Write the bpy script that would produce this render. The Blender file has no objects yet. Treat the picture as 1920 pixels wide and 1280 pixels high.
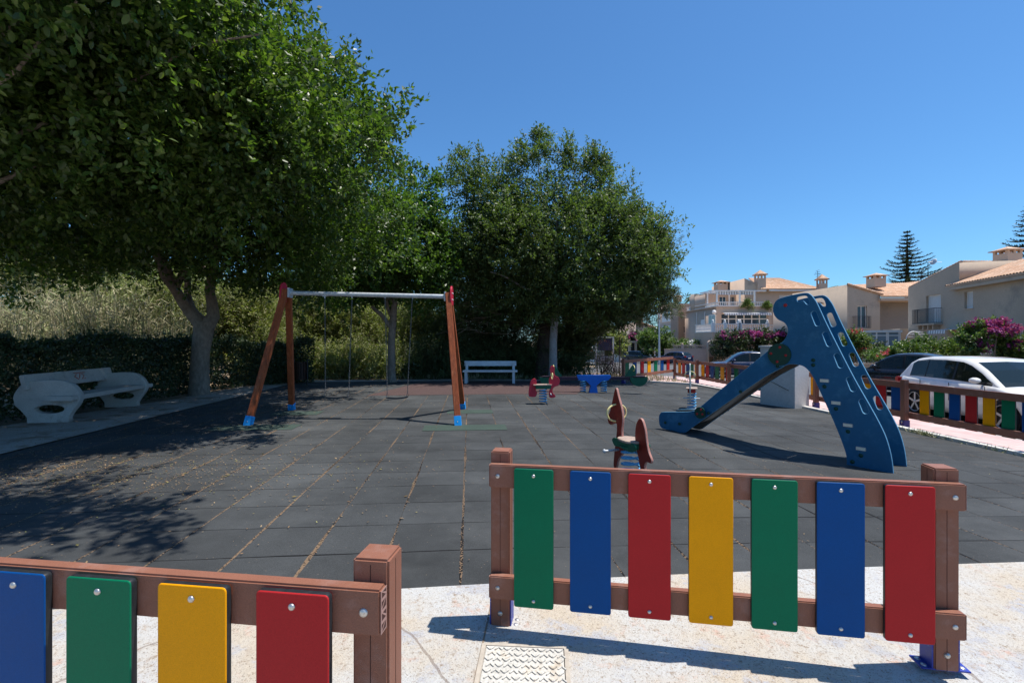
import bpy, bmesh, math, random
import numpy as np
from mathutils import Vector, Matrix
R = math.radians
C = bpy.context.scene.collection
SC = bpy.context.scene
random.seed(7)

# ---------------------------------------------------------------- camera, sky, sun, exposure
F = 906.67; CX = 960.0; CY = 637.0; H = 1.5
cam_d = bpy.data.cameras.new('camera'); cam = bpy.data.objects.new('camera', cam_d); C.objects.link(cam)
cam.location = (0, 0, H); cam.rotation_euler = (R(90), 0, 0)
cam_d.sensor_width = 36; cam_d.lens = 17.0; cam_d.shift_y = -0.0016
cam_d.clip_start = 0.05; cam_d.clip_end = 2000
SC.camera = cam
SUN = Vector((0.37, 0.03, 1.0)).normalized()
w = bpy.data.worlds.new('World'); SC.world = w; w.use_nodes = True
nt = w.node_tree; bg = nt.nodes['Background']
sky = nt.nodes.new('ShaderNodeTexSky'); sky.sky_type = 'NISHITA'; sky.sun_disc = False
sky.sun_elevation = math.asin(SUN.z); sky.sun_rotation = math.atan2(SUN.x, SUN.y)
sky.air_density = 1.0; sky.dust_density = 0.5; sky.ozone_density = 2.6; sky.altitude = 0
tint = nt.nodes.new('ShaderNodeVectorMath'); tint.operation = 'MULTIPLY'; tint.inputs[1].default_value = (0.46, 0.79, 1.04)
nt.links.new(sky.outputs[0], tint.inputs[0]); nt.links.new(tint.outputs[0], bg.inputs[0]); bg.inputs[1].default_value = 0.115
sun_d = bpy.data.lights.new('sun', 'SUN'); sun_d.energy = 4.8; sun_d.angle = R(0.53); sun_d.color = (1, 0.95, 0.87)
sun = bpy.data.objects.new('sun', sun_d); C.objects.link(sun)
sun.rotation_euler = SUN.to_track_quat('Z', 'Y').to_euler(); sun.location = (5, 0, 20)
SC.view_settings.view_transform = 'Standard'; SC.view_settings.look = 'None'
SC.view_settings.exposure = 0.42; SC.view_settings.gamma = 1
SC.cycles.max_bounces = 7; SC.cycles.transparent_max_bounces = 6

# ---------------------------------------------------------------- ground height and pixel -> place helpers
def sp(t, k=0.8):
    t = t / k
    return k * (t if t > 20 else math.log1p(math.exp(t)))
def zg(x, y):
    lat = min(sp(x - 0.8), sp(10 - 0.8))
    z = -0.03 * lat - 0.028 * min(sp(y - 20, 2.0), 75)
    return z + 0.03 * sp(-0.8) + 0.028 * sp(-20, 2.0)
def gp(px, py, dz=0.0):
    a = (px - CX) / F; b = (py - CY) / F
    y = H / b
    for i in range(40):
        y = (H - zg(a * y, y) - dz) / b
    return Vector((a * y, y, zg(a * y, y) + dz))
def at(px, py, y):
    return Vector(((px - CX) / F * y, y, H - (py - CY) / F * y))
class VPlane:                      # an upright plane through two ground points
    def __init__(s, p0, p1):
        s.o = Vector((p0[0], p0[1], 0)); d = Vector((p1[0] - p0[0], p1[1] - p0[1], 0)); s.L = d.length; s.u = d.normalized()
        s.n = Vector((s.u.y, -s.u.x, 0))
    def sz(s, px, py=CY):
        d = Vector(((px - CX) / F, 1, -(py - CY) / F)); t = s.o.dot(s.n) / d.dot(s.n)
        p = d * t
        return (Vector((p.x, p.y, 0)) - s.o).dot(s.u), p.z + H
    def w(s, a, z, off=0.0):       # off > 0 : towards n
        p = s.o + s.u * a + s.n * off
        return Vector((p.x, p.y, z))
    def shift(s, off):
        q = VPlane((0, 0), (1, 0)); q.o = s.o + s.n * off; q.u = s.u; q.n = s.n; q.L = s.L
        return q

# ---------------------------------------------------------------- scene graph helpers
def tag(o, label=None, cat=None, group=None, kind=None):
    if label: o['label'] = label
    if cat: o['category'] = cat
    if group: o['group'] = group
    if kind: o['kind'] = kind
    return o
def thing(name, label, cat, loc=(0, 0, 0), group=None, rz=0.0):
    o = bpy.data.objects.new(name, None); C.objects.link(o); o.empty_display_size = 0.1
    o.location = loc; o.rotation_euler = (0, 0, rz)
    o.matrix_world = Matrix.Translation(Vector(loc)) @ Matrix.Rotation(rz, 4, 'Z')
    return tag(o, label, cat, group)
WM = {}                            # world matrix of every object we make (no depsgraph needed)
def wmat(o):
    if o is None: return Matrix.Identity(4)
    m = Matrix.Translation(o.location) @ o.rotation_euler.to_matrix().to_4x4()
    return wmat(o.parent) @ m if o.parent else m
def link(name, me, parent=None, local=False, smooth=False):
    """mesh in world coordinates (or local=True: already in the parent's frame) becomes one object"""
    o = bpy.data.objects.new(name, me); C.objects.link(o)
    if parent is not None:
        if not local: me.transform(wmat(parent).inverted())
        o.parent = parent
    if smooth:
        me.polygons.foreach_set('use_smooth', [True] * len(me.polygons))
    return o
def adopt(o, parent):
    o.data.transform(wmat(parent).inverted()); o.parent = parent; return o
def copy_tree(o, parent=None):
    c = o.copy(); C.objects.link(c); c.parent = parent
    for ch in list(o.children): copy_tree(ch, c)
    return c

class MB:
    def __init__(s): s.v = []; s.f = []; s.m = []; s.sm = []
    def add(s, vs, fs, mi=0, smooth=False):
        n = len(s.v); s.v += [tuple(v) for v in vs]
        for f in fs: s.f.append(tuple(i + n for i in f)); s.m.append(mi); s.sm.append(smooth)
        return s
    def box(s, c, sz, mi=0, rz=0.0, M=None):
        hx, hy, hz = sz[0] / 2, sz[1] / 2, sz[2] / 2
        vs = [Vector((x, y, z)) for z in (-hz, hz) for y in (-hy, hy) for x in (-hx, hx)]
        if M is None: M = Matrix.Translation(Vector(c)) @ Matrix.Rotation(rz, 4, 'Z')
        else: M = Matrix.Translation(Vector(c)) @ M
        vs = [M @ v for v in vs]
        return s.add(vs, [(0, 2, 3, 1), (4, 5, 7, 6), (0, 1, 5, 4), (2, 6, 7, 3), (0, 4, 6, 2), (1, 3, 7, 5)], mi)
    def bar(s, a, b, wd, th, mi=0, up=Vector((0, 0, 1))):        # square bar between two points
        a = Vector(a); b = Vector(b); d = (b - a); L = d.length; d.normalize()
        x = d.cross(up)
        if x.length < 1e-4: x = Vector((1, 0, 0))
        x.normalize(); y = d.cross(x).normalized()
        M = Matrix((x, y, d)).transposed().to_4x4()
        return s.box((a + b) / 2, (wd, th, L), mi, M=M)
    def tube(s, pts, rad, n=8, mi=0, caps=True, closed=False):
        pts = [Vector(p) for p in pts]; m = len(pts)
        if not isinstance(rad, (list, tuple)): rad = [rad] * m
        ref = None; rings = []
        for i, p in enumerate(pts):
            if closed: d = pts[(i + 1) % m] - pts[i - 1]
            else: d = pts[min(i + 1, m - 1)] - pts[max(i - 1, 0)]
            d = d.normalized() if d.length > 1e-9 else Vector((0, 0, 1))
            if ref is None:
                ref = d.cross(Vector((0, 0, 1)))
                if ref.length < 1e-2: ref = Vector((1, 0, 0))
            ref = (ref - d * ref.dot(d)).normalized(); b = d.cross(ref)
            rings.append([p + (ref * math.cos(2 * math.pi * k / n) + b * math.sin(2 * math.pi * k / n)) * rad[i] for k in range(n)])
        vs = [v for r in rings for v in r]; fs = []
        for i in range(m if closed else m - 1):
            j = (i + 1) % m
            for k in range(n): fs.append((i * n + k, i * n + (k + 1) % n, j * n + (k + 1) % n, j * n + k))
        s.add(vs, fs, mi, True)
        if caps and not closed:
            s.add(rings[0], [tuple(range(n))[::-1]], mi); s.add(rings[-1], [tuple(range(n))], mi)
        return s
    def cyl(s, a, b, r, n=16, mi=0): return s.tube([a, b], r, n, mi)
    def dome(s, c, axis, r, h, n=12, mi=0):      # round bolt head
        axis = Vector(axis).normalized(); x = axis.cross(Vector((0, 0, 1)))
        if x.length < 1e-3: x = Vector((1, 0, 0))
        x.normalize(); y = axis.cross(x); c = Vector(c); vs = []; fs = []
        for j in range(4):
            t = j / 4 * math.pi / 2
            for k in range(n):
                a = 2 * math.pi * k / n
                vs.append(c + (x * math.cos(a) + y * math.sin(a)) * r * math.cos(t) + axis * h * math.sin(t))
        vs.append(c + axis * h)
        for j in range(3):
            for k in range(n): fs.append((j * n + k, j * n + (k + 1) % n, (j + 1) * n + (k + 1) % n, (j + 1) * n + k))
        for k in range(n): fs.append((3 * n + k, 3 * n + (k + 1) % n, 4 * n))
        return s.add(vs, fs, mi, True)
    def lathe(s, prof, c=(0, 0, 0), n=12, mi=0):
        vs = []; fs = []
        for (r, z) in prof:
            for k in range(n):
                a = 2 * math.pi * k / n; vs.append((c[0] + r * math.cos(a), c[1] + r * math.sin(a), c[2] + z))
        for j in range(len(prof) - 1):
            for k in range(n): fs.append((j * n + k, j * n + (k + 1) % n, (j + 1) * n + (k + 1) % n, (j + 1) * n + k))
        return s.add(vs, fs, mi, True)
    def build(s, name, mats, parent=None, bev=0.0, local=False, raw=False):
        me = bpy.data.meshes.new(name); me.from_pydata(s.v, [], s.f)
        if not isinstance(mats, (list, tuple)): mats = [mats]
        for m in mats: me.materials.append(m)
        me.polygons.foreach_set('material_index', s.m); me.polygons.foreach_set('use_smooth', s.sm)
        me.update()
        bm = bmesh.new(); bm.from_mesh(me); bmesh.ops.recalc_face_normals(bm, faces=bm.faces)
        if bev > 0:
            ed = [e for e in bm.edges if len(e.link_faces) == 2 and e.calc_face_angle(0) > 0.6]
            bmesh.ops.bevel(bm, geom=ed, offset=bev, segments=2, affect='EDGES', clamp_overlap=True)
        bm.to_mesh(me); bm.free()
        if raw: return me
        return link(name, me, parent, local)

def catmull(pts, k=5, closed=True):
    out = []; n = len(pts)
    rng = range(n) if closed else range(n - 1)
    for i in rng:
        if closed: p0, p1, p2, p3 = pts[i - 1], pts[i], pts[(i + 1) % n], pts[(i + 2) % n]
        else: p0, p1, p2, p3 = pts[max(i - 1, 0)], pts[i], pts[i + 1], pts[min(i + 2, n - 1)]
        for j in range(k):
            t = j / k
            out.append(tuple(0.5 * ((2 * p1[a]) + (-p0[a] + p2[a]) * t + (2 * p0[a] - 5 * p1[a] + 4 * p2[a] - p3[a]) * t * t + (-p0[a] + 3 * p1[a] - 3 * p2[a] + p3[a]) * t ** 3) for a in range(len(p1))))
    if not closed: out.append(tuple(pts[-1]))
    return out
def circ(cx, cy, rx, ry=None, n=24):
    ry = ry or rx
    return [(cx + rx * math.cos(2 * math.pi * i / n), cy + ry * math.sin(2 * math.pi * i / n)) for i in range(n)]
def rrect(cx, cy, a, b, r, rot=0.0, n=5):
    out = []
    for (sx, sy, a0) in ((1, 1, 0), (-1, 1, 90), (-1, -1, 180), (1, -1, 270)):
        for i in range(n + 1):
            t = R(a0 + 90 * i / n); x = sx * (a / 2 - r) + r * math.cos(t); y = sy * (b / 2 - r) + r * math.sin(t)
            out.append((cx + x * math.cos(rot) - y * math.sin(rot), cy + x * math.sin(rot) + y * math.cos(rot)))
    return out
def plate(name, outline, holes, th, pl, mat, parent=None, bev=0.0, off=0.0, raw=False, edge=None):
    """flat board cut to an outline; (s,z) in the upright plane pl, thickness th centred at off along pl.n"""
    cu = bpy.data.curves.new(name, 'CURVE'); cu.dimensions = '2D'; cu.fill_mode = 'BOTH'
    cu.extrude = max(th / 2 - bev, 1e-4); cu.bevel_depth = bev; cu.bevel_resolution = 1; cu.offset = -bev
    for pts in [outline] + list(holes):
        spn = cu.splines.new('POLY'); spn.points.add(len(pts) - 1)
        for i, p in enumerate(pts): spn.points[i].co = (p[0], p[1], 0, 1)
        spn.use_cyclic_u = True
    ob = bpy.data.objects.new(name, cu); me = bpy.data.meshes.new_from_object(ob)
    bpy.data.objects.remove(ob); bpy.data.curves.remove(cu)
    M = Matrix((pl.u, Vector((0, 0, 1)), pl.n)).transposed().to_4x4()
    me.transform(Matrix.Translation(pl.o + pl.n * off) @ M)
    me.materials.clear(); me.materials.append(mat)
    if edge:
        me.materials.append(edge); me.polygons.foreach_set('material_index', [1 if abs(p.normal.dot(pl.n)) < 0.93 else 0 for p in me.polygons])
    if raw: return me
    return link(name, me, parent)

# ---------------------------------------------------------------- materials
def mat(name, col, rough=0.6, var=0.12, scale=3.0, bump=0.0, bscale=60.0, metal=0.0, col2=None, col2amt=0.5, col2scale=1.2, spec=0.28, coat=0.0, stretch=None, fine=0.0, emit=None):
    m = bpy.data.materials.new(name); m.use_nodes = True; t = m.node_tree; N = t.nodes; L = t.links
    b = N['Principled BSDF']; b.inputs['Roughness'].default_value = rough; b.inputs['Metallic'].default_value = metal
    b.inputs['Specular IOR Level'].default_value = spec; b.inputs['Coat Weight'].default_value = coat
    g = N.new('ShaderNodeTexCoord'); src = g.outputs['Object']
    if stretch:
        mp = N.new('ShaderNodeMapping'); mp.inputs['Scale'].default_value = stretch; L.new(src, mp.inputs[0]); src = mp.outputs[0]
    n1 = N.new('ShaderNodeTexNoise'); n1.inputs['Scale'].default_value = scale; n1.inputs['Detail'].default_value = 8; n1.inputs['Roughness'].default_value = 0.65
    L.new(src, n1.inputs['Vector'])
    r = N.new('ShaderNodeMapRange'); r.inputs['From Min'].default_value = 0.3; r.inputs['From Max'].default_value = 0.7
    r.inputs['To Min'].default_value = 1 - var; r.inputs['To Max'].default_value = 1 + var
    L.new(n1.outputs[0], r.inputs[0])
    base = N.new('ShaderNodeRGB'); base.outputs[0].default_value = (*col, 1); out = base.outputs[0]
    if col2:
        n2 = N.new('ShaderNodeTexNoise'); n2.inputs['Scale'].default_value = col2scale; n2.inputs['Detail'].default_value = 10; n2.inputs['Roughness'].default_value = 0.7
        L.new(src, n2.inputs['Vector'])
        r2 = N.new('ShaderNodeMapRange'); r2.inputs['From Min'].default_value = 0.75 - col2amt * 0.5; r2.inputs['From Max'].default_value = 0.87 - col2amt * 0.5
        L.new(n2.outputs[0], r2.inputs[0])
        mx = N.new('ShaderNodeMix'); mx.data_type = 'RGBA'; L.new(r2.outputs[0], mx.inputs['Factor']); L.new(out, mx.inputs['A']); mx.inputs['B'].default_value = (*col2, 1); out = mx.outputs['Result']
    if fine:
        n3 = N.new('ShaderNodeTexNoise'); n3.inputs['Scale'].default_value = bscale; n3.inputs['Detail'].default_value = 3; L.new(src, n3.inputs['Vector'])
        r3 = N.new('ShaderNodeMapRange'); r3.inputs['From Min'].default_value = 0.3; r3.inputs['From Max'].default_value = 0.7; r3.inputs['To Min'].default_value = 1 - fine; r3.inputs['To Max'].default_value = 1 + fine
        L.new(n3.outputs[0], r3.inputs[0])
        mm = N.new('ShaderNodeMath'); mm.operation = 'MULTIPLY'; L.new(r.outputs[0], mm.inputs[0]); L.new(r3.outputs[0], mm.inputs[1]); fac = mm.outputs[0]
    else: fac = r.outputs[0]
    v = N.new('ShaderNodeVectorMath'); v.operation = 'SCALE'; L.new(out, v.inputs[0]); L.new(fac, v.inputs['Scale'])
    L.new(v.outputs[0], b.inputs['Base Color'])
    if bump:
        nb = N.new('ShaderNodeTexNoise'); nb.inputs['Scale'].default_value = bscale; nb.inputs['Detail'].default_value = 4; L.new(src, nb.inputs['Vector'])
        bp = N.new('ShaderNodeBump'); bp.inputs['Strength'].default_value = bump; bp.inputs['Distance'].default_value = 0.01; L.new(nb.outputs[0], bp.inputs['Height']); L.new(bp.outputs[0], b.inputs['Normal'])
    rr = N.new('ShaderNodeMapRange'); rr.inputs['From Min'].default_value = 0.3; rr.inputs['From Max'].default_value = 0.7
    rr.inputs['To Min'].default_value = max(rough - 0.07, 0.02); rr.inputs['To Max'].default_value = min(rough + 0.09, 1); L.new(n1.outputs[0], rr.inputs[0]); L.new(rr.outputs[0], b.inputs['Roughness'])
    return m
def leaf_mat(name, cols, rough=0.42, trans=0.3, spec=0.5):
    m = bpy.data.materials.new(name); m.use_nodes = True; t = m.node_tree; N = t.nodes; L = t.links
    b = N['Principled BSDF']; b.inputs['Roughness'].default_value = rough; b.inputs['Specular IOR Level'].default_value = spec
    gi = N.new('ShaderNodeNewGeometry'); cr = N.new('ShaderNodeValToRGB'); e = cr.color_ramp.elements
    e[0].color = (*cols[0], 1); e[0].position = 0.0; e[1].color = (*cols[-1], 1); e[1].position = 1.0
    for i, c in enumerate(cols[1:-1]): x = e.new((i + 1) / (len(cols) - 1)); x.color = (*c, 1)
    L.new(gi.outputs['Random Per Island'], cr.inputs[0])
    n1 = N.new('ShaderNodeTexNoise'); n1.inputs['Scale'].default_value = 0.9; n1.inputs['Detail'].default_value = 3
    tc = N.new('ShaderNodeTexCoord'); L.new(tc.outputs['Object'], n1.inputs['Vector'])
    r = N.new('ShaderNodeMapRange'); r.inputs['From Min'].default_value = 0.3; r.inputs['From Max'].default_value = 0.7; r.inputs['To Min'].default_value = 0.65; r.inputs['To Max'].default_value = 1.35; L.new(n1.outputs[0], r.inputs[0])
    v = N.new('ShaderNodeVectorMath'); v.operation = 'SCALE'; L.new(cr.outputs[0], v.inputs[0]); L.new(r.outputs[0], v.inputs['Scale']); L.new(v.outputs[0], b.inputs['Base Color'])
    if trans > 0:
        tr = N.new('ShaderNodeBsdfTranslucent'); v2 = N.new('ShaderNodeVectorMath'); v2.operation = 'MULTIPLY'; L.new(v.outputs[0], v2.inputs[0]); v2.inputs[1].default_value = (1.35, 1.6, 0.55); L.new(v2.outputs[0], tr.inputs[0])
        mx = N.new('ShaderNodeMixShader'); mx.inputs[0].default_value = trans; L.new(b.outputs[0], mx.inputs[1]); L.new(tr.outputs[0], mx.inputs[2]); L.new(mx.outputs[0], N['Material Output'].inputs[0])
    return m
def glass_mat(name, col=(0.02, 0.025, 0.03), alpha=0.8, rough=0.04):
    m = bpy.data.materials.new(name); m.use_nodes = True; b = m.node_tree.nodes['Principled BSDF']
    b.inputs['Base Color'].default_value = (*col, 1); b.inputs['Roughness'].default_value = rough; b.inputs['Alpha'].default_value = alpha
    b.inputs['Specular IOR Level'].default_value = 0.45
    return m

M = {}
M['recycled'] = mat('brown_recycled_plastic', (0.245, 0.102, 0.065), 0.5, 0.08, 5, 0.25, 300, stretch=(1, 1, 1), fine=0.10, col2=(0.27, 0.135, 0.10), col2amt=0.45, col2scale=9)
M['recycled_cut'] = mat('brown_plastic_cut_end', (0.34, 0.20, 0.17), 0.6, 0.1, 40)
M['dark_hole'] = mat('dark_hole', (0.06, 0.025, 0.02), 0.8)
for n, c in (('green', (0.001, 0.150, 0.068)), ('blue', (0.0006, 0.062, 0.23)), ('red', (0.42, 0.020, 0.022)), ('yellow', (0.80, 0.325, 0.001))):
    M[n] = mat(n + '_board', c, 0.45, 0.06, 4, 0.08, 400, spec=0.12, fine=0.10, col2=tuple(min(1, x * 1.2 + 0.001) for x in c), col2amt=0.3, col2scale=2.5)
M['board_edge'] = mat('black_board_edge', (0.02, 0.022, 0.025), 0.4, 0.3, 60)
M['steel'] = mat('steel_bolt', (0.55, 0.53, 0.50), 0.38, 0.2, 30, metal=0.85, col2=(0.30, 0.20, 0.14), col2amt=0.42, col2scale=50)
M['galv'] = mat('galvanised_steel', (0.50, 0.53, 0.56), 0.5, 0.15, 12, metal=0.35, fine=0.08, bscale=40)
M['plate_blue'] = mat('blue_base_plate', (0.03, 0.05, 0.30), 0.45, 0.2, 20, col2=(0.6, 0.6, 0.62), col2amt=0.3, col2scale=30)
M['purple'] = mat('purple_post_base', (0.06, 0.045, 0.20), 0.5, 0.15, 12, col2=(0.2, 0.2, 0.3), col2amt=0.35, col2scale=14)
M['slide_blue'] = mat('blue_slide_board', (0.011, 0.105, 0.215), 0.42, 0.14, 1.6, 0.15, 180, fine=0.14, col2=(0.03, 0.145, 0.26), col2amt=0.46, col2scale=5)
M['slide_edge'] = mat('pale_blue_edge', (0.10, 0.27, 0.42), 0.5, 0.15, 20)
M['chute'] = mat('worn_steel_chute', (0.26, 0.25, 0.24), 0.38, 0.2, 3, metal=0.7, fine=0.1, bscale=60, col2=(0.14, 0.12, 0.10), col2amt=0.4, col2scale=4)
M['knob_green'] = mat('dark_green_cap', (0.006, 0.045, 0.03), 0.4, 0.15, 10)
M['knob_red'] = mat('red_cap', (0.35, 0.02, 0.02), 0.35, 0.15, 10)
M['step_tab'] = mat('cream_step_end', (0.75, 0.66, 0.52), 0.6, 0.15, 30)
M['wood_red'] = mat('red_brown_timber', (0.30, 0.075, 0.026), 0.6, 0.35, 2.2, 0.5, 40, stretch=(9, 9, 0.9), fine=0.2, col2=(0.44, 0.16, 0.08), col2amt=0.36, col2scale=3)
M['foot_blue'] = mat('bright_blue_foot', (0.015, 0.30, 0.72), 0.45, 0.1, 14)
M['chain'] = mat('dull_chain', (0.16, 0.16, 0.16), 0.5, 0.2, 30, metal=0.5)
M['rubber_seat'] = mat('black_rubber', (0.045, 0.045, 0.048), 0.6, 0.2, 20)
M['concrete_white'] = mat('white_painted_concrete', (0.50, 0.46, 0.42), 0.75, 0.14, 3, 0.3, 60, fine=0.1, col2=(0.30, 0.27, 0.24), col2amt=0.38, col2scale=3.5)
M['bench_paint'] = mat('white_bench_paint', (0.50, 0.55, 0.58), 0.55, 0.1, 5, 0.1, 40)
M['rider_red'] = mat('red_rider_board', (0.24, 0.024, 0.014), 0.42, 0.15, 7, 0.1, 90, fine=0.1, col2=(0.34, 0.07, 0.04), col2amt=0.35, col2scale=8)
M['rider_pink'] = mat('bright_red_rider_board', (0.50, 0.025, 0.05), 0.4, 0.12, 6)
M['rider_edge'] = mat('pale_board_edge', (0.42, 0.20, 0.16), 0.5, 0.2, 30)
M['spring'] = mat('light_blue_spring', (0.10, 0.36, 0.62), 0.3, 0.15, 20, coat=0.3)
M['seat_grey'] = mat('worn_seat_top', (0.36, 0.27, 0.22), 0.6, 0.2, 12, fine=0.15, bscale=80)
M['rider_green'] = mat('dark_green_board', (0.008, 0.10, 0.055), 0.42, 0.15, 8)
M['cream_pipe'] = mat('cream_handle_pipe', (0.72, 0.62, 0.28), 0.35, 0.12, 20)
M['rider_grey'] = mat('weathered_grey_board', (0.42, 0.47, 0.46), 0.5, 0.15, 8)
M['seesaw_beam'] = mat('dark_seesaw_beam', (0.035, 0.02, 0.035), 0.5, 0.2, 6)
M['seesaw_blue'] = mat('blue_seesaw_frame', (0.01, 0.14, 0.55), 0.35, 0.12, 8)
M['bark_ficus'] = mat('pale_ficus_bark', (0.23, 0.185, 0.15), 0.85, 0.28, 4, 0.7, 18, fine=0.2, col2=(0.12, 0.10, 0.085), col2amt=0.4, col2scale=3, stretch=(1, 1, 0.5))
M['bark_dark'] = mat('dark_pine_bark', (0.07, 0.05, 0.04), 0.9, 0.35, 6, 0.8, 14, stretch=(1, 1, 0.4))
M['twig'] = mat('grey_twig', (0.20, 0.16, 0.13), 0.85, 0.2, 8)
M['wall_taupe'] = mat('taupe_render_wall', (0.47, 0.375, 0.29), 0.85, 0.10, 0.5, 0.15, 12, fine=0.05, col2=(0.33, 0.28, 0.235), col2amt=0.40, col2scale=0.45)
M['wall_recess_shade'] = mat('recess_shaded_wall', (0.28, 0.235, 0.20), 0.85, 0.06, 0.6, col2=(0.21, 0.185, 0.17), col2amt=0.4, col2scale=0.7)  # darker render for set-back walls, recess shade put into the colour
M['wall_pink'] = mat('pink_beige_wall', (0.56, 0.42, 0.32), 0.85, 0.08, 0.5, col2=(0.46, 0.36, 0.29), col2amt=0.35, col2scale=0.8)
M['garden_pink'] = mat('salmon_garden_wall', (0.60, 0.42, 0.34), 0.85, 0.1, 1.0, col2=(0.48, 0.36, 0.30), col2amt=0.35, col2scale=1)
M['white_paint'] = mat('white_paint', (0.82, 0.80, 0.77), 0.5, 0.06, 2)
M['shutter'] = mat('white_roller_shutter', (0.70, 0.69, 0.68), 0.5, 0.05, 2)
M['win_glass'] = glass_mat('window_glass', (0.05, 0.08, 0.11), 1.0, 0.05)
M['cons_glass'] = glass_mat('conservatory_glass', (0.22, 0.29, 0.34), 1.0, 0.12)
M['curtain'] = mat('beige_curtain', (0.42, 0.36, 0.28), 0.8, 0.15, 6, stretch=(3, 3, .2))
M['iron'] = mat('dark_iron', (0.03, 0.03, 0.035), 0.5, 0.2, 20)
M['tile_roof'] = mat('terracotta_roof_tile', (0.50, 0.30, 0.19), 0.8, 0.18, 1.5, 0.3, 12, fine=0.22, col2=(0.60, 0.44, 0.32), col2amt=0.5, col2scale=2.0)
M['awning'] = mat('striped_awning', (0.35, 0.36, 0.38), 0.8)
M['awning_w'] = mat('white_awning_stripe', (0.75, 0.75, 0.75), 0.8)
M['tyre'] = mat('tyre_rubber', (0.018, 0.018, 0.02), 0.8)
M['rim'] = mat('alloy_rim', (0.45, 0.46, 0.48), 0.35, 0.1, 10, metal=0.8)
M['car_white'] = mat('white_car_paint', (0.76, 0.74, 0.70), 0.28, 0.03, 3, coat=0.8)
M['car_black'] = mat('black_car_paint', (0.012, 0.014, 0.022), 0.25, 0.05, 3, coat=0.8)
M['car_navy'] = mat('navy_car_paint', (0.012, 0.02, 0.06), 0.25, 0.05, 3, coat=0.8)
M['car_grey'] = mat('dark_grey_car_paint', (0.04, 0.055, 0.065), 0.25, 0.05, 3, coat=0.8)
M['car_trim'] = mat('black_car_trim', (0.015, 0.015, 0.016), 0.5)
M['car_glass'] = glass_mat('car_glass', (0.010, 0.016, 0.014), 0.86, 0.03)
M['lamp_red'] = mat('red_tail_lamp', (0.35, 0.015, 0.02), 0.2)
M['lamp_clear'] = mat('clear_headlamp', (0.6, 0.62, 0.65), 0.12, metal=0.3)
M['plate_white'] = mat('white_number_plate', (0.7, 0.7, 0.7), 0.5)
M['sign_dark'] = mat('dark_notice', (0.02, 0.022, 0.05), 0.5, 0.3, 8)
M['sign_white'] = mat('white_notice', (0.42, 0.44, 0.50), 0.5)
M['sign_red'] = mat('red_print', (0.40, 0.07, 0.04), 0.6)
M['sign_ink'] = mat('dark_print', (0.04, 0.045, 0.07), 0.6)
M['graffiti'] = mat('red_graffiti', (0.55, 0.09, 0.05), 0.6)
M['magenta'] = leaf_mat('bougainvillea_bract', [(0.22, 0.03, 0.17), (0.32, 0.04, 0.24), (0.38, 0.07, 0.28)], 0.6, 0.3)
M['pinkflower'] = leaf_mat('red_pink_blossom', [(0.45, 0.04, 0.10), (0.55, 0.10, 0.16)], 0.6, 0.3)
M['l_near'] = leaf_mat('glossy_ficus_leaf', [(0.032, 0.062, 0.013), (0.052, 0.096, 0.019), (0.080, 0.132, 0.027), (0.136, 0.184, 0.040)], 0.40, 0.42)
M['l_tree2'] = leaf_mat('bright_ficus_leaf', [(0.045, 0.094, 0.018), (0.070, 0.131, 0.026), (0.107, 0.176, 0.037)], 0.45, 0.42)
M['l_mid'] = leaf_mat('olive_green_leaf', [(0.063, 0.095, 0.032), (0.090, 0.131, 0.041), (0.135, 0.176, 0.054)], 0.55, 0.36)
M['l_pine'] = leaf_mat('pine_needle', [(0.050, 0.070, 0.026), (0.072, 0.095, 0.032), (0.10, 0.12, 0.045)], 0.6, 0.2)
M['l_scrub'] = leaf_mat('yellow_green_scrub_leaf', [(0.12, 0.145, 0.05), (0.18, 0.205, 0.072), (0.25, 0.27, 0.10), (0.29, 0.24, 0.16)], 0.6, 0.35)
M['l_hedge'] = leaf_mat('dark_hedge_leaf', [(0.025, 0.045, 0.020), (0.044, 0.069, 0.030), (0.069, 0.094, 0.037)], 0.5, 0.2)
M['l_garden'] = leaf_mat('garden_hedge_leaf', [(0.055, 0.110, 0.022), (0.099, 0.165, 0.033), (0.165, 0.198, 0.055)], 0.5, 0.25)
M['l_reed'] = leaf_mat('dry_reed', [(0.34, 0.30, 0.18), (0.50, 0.43, 0.29), (0.27, 0.29, 0.13), (0.18, 0.23, 0.08), (0.36, 0.29, 0.17)], 0.75, 0.0)
M['l_fallen'] = leaf_mat('fallen_leaf', [(0.18, 0.10, 0.05), (0.25, 0.15, 0.075), (0.34, 0.24, 0.13), (0.13, 0.07, 0.035), (0.28, 0.27, 0.08)], 0.6, 0.1)
M['l_araucaria'] = leaf_mat('araucaria_frond', [(0.02, 0.045, 0.02), (0.035, 0.06, 0.028)], 0.6, 0.1)
M['dry_branch'] = mat('dry_grey_branch', (0.26, 0.20, 0.15), 0.85, 0.2, 8)
M['red_rubber'] = mat('red_brown_rubber', (0.075, 0.047, 0.045), 0.9, 0.15, 4, 0.5, 200, fine=0.3)
M['green_rubber'] = mat('green_rubber', (0.042, 0.064, 0.053), 0.9, 0.15, 4, 0.5, 200, fine=0.25)
M['path'] = mat('grey_concrete_path', (0.38, 0.34, 0.30), 0.85, 0.15, 2, 0.4, 80, fine=0.15, col2=(0.20, 0.155, 0.115), col2amt=0.5, col2scale=1.6)
M['kerb'] = mat('pale_kerb_stone', (0.55, 0.53, 0.50), 0.8, 0.12, 3, 0.3, 60, fine=0.1, col2=(0.42, 0.38, 0.33), col2amt=0.35, col2scale=3)
M['soil'] = mat('dry_soil', (0.20, 0.145, 0.095), 0.95, 0.3, 1.5, 0.8, 25, fine=0.3, col2=(0.36, 0.28, 0.18), col2amt=0.5, col2scale=0.8)
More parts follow.
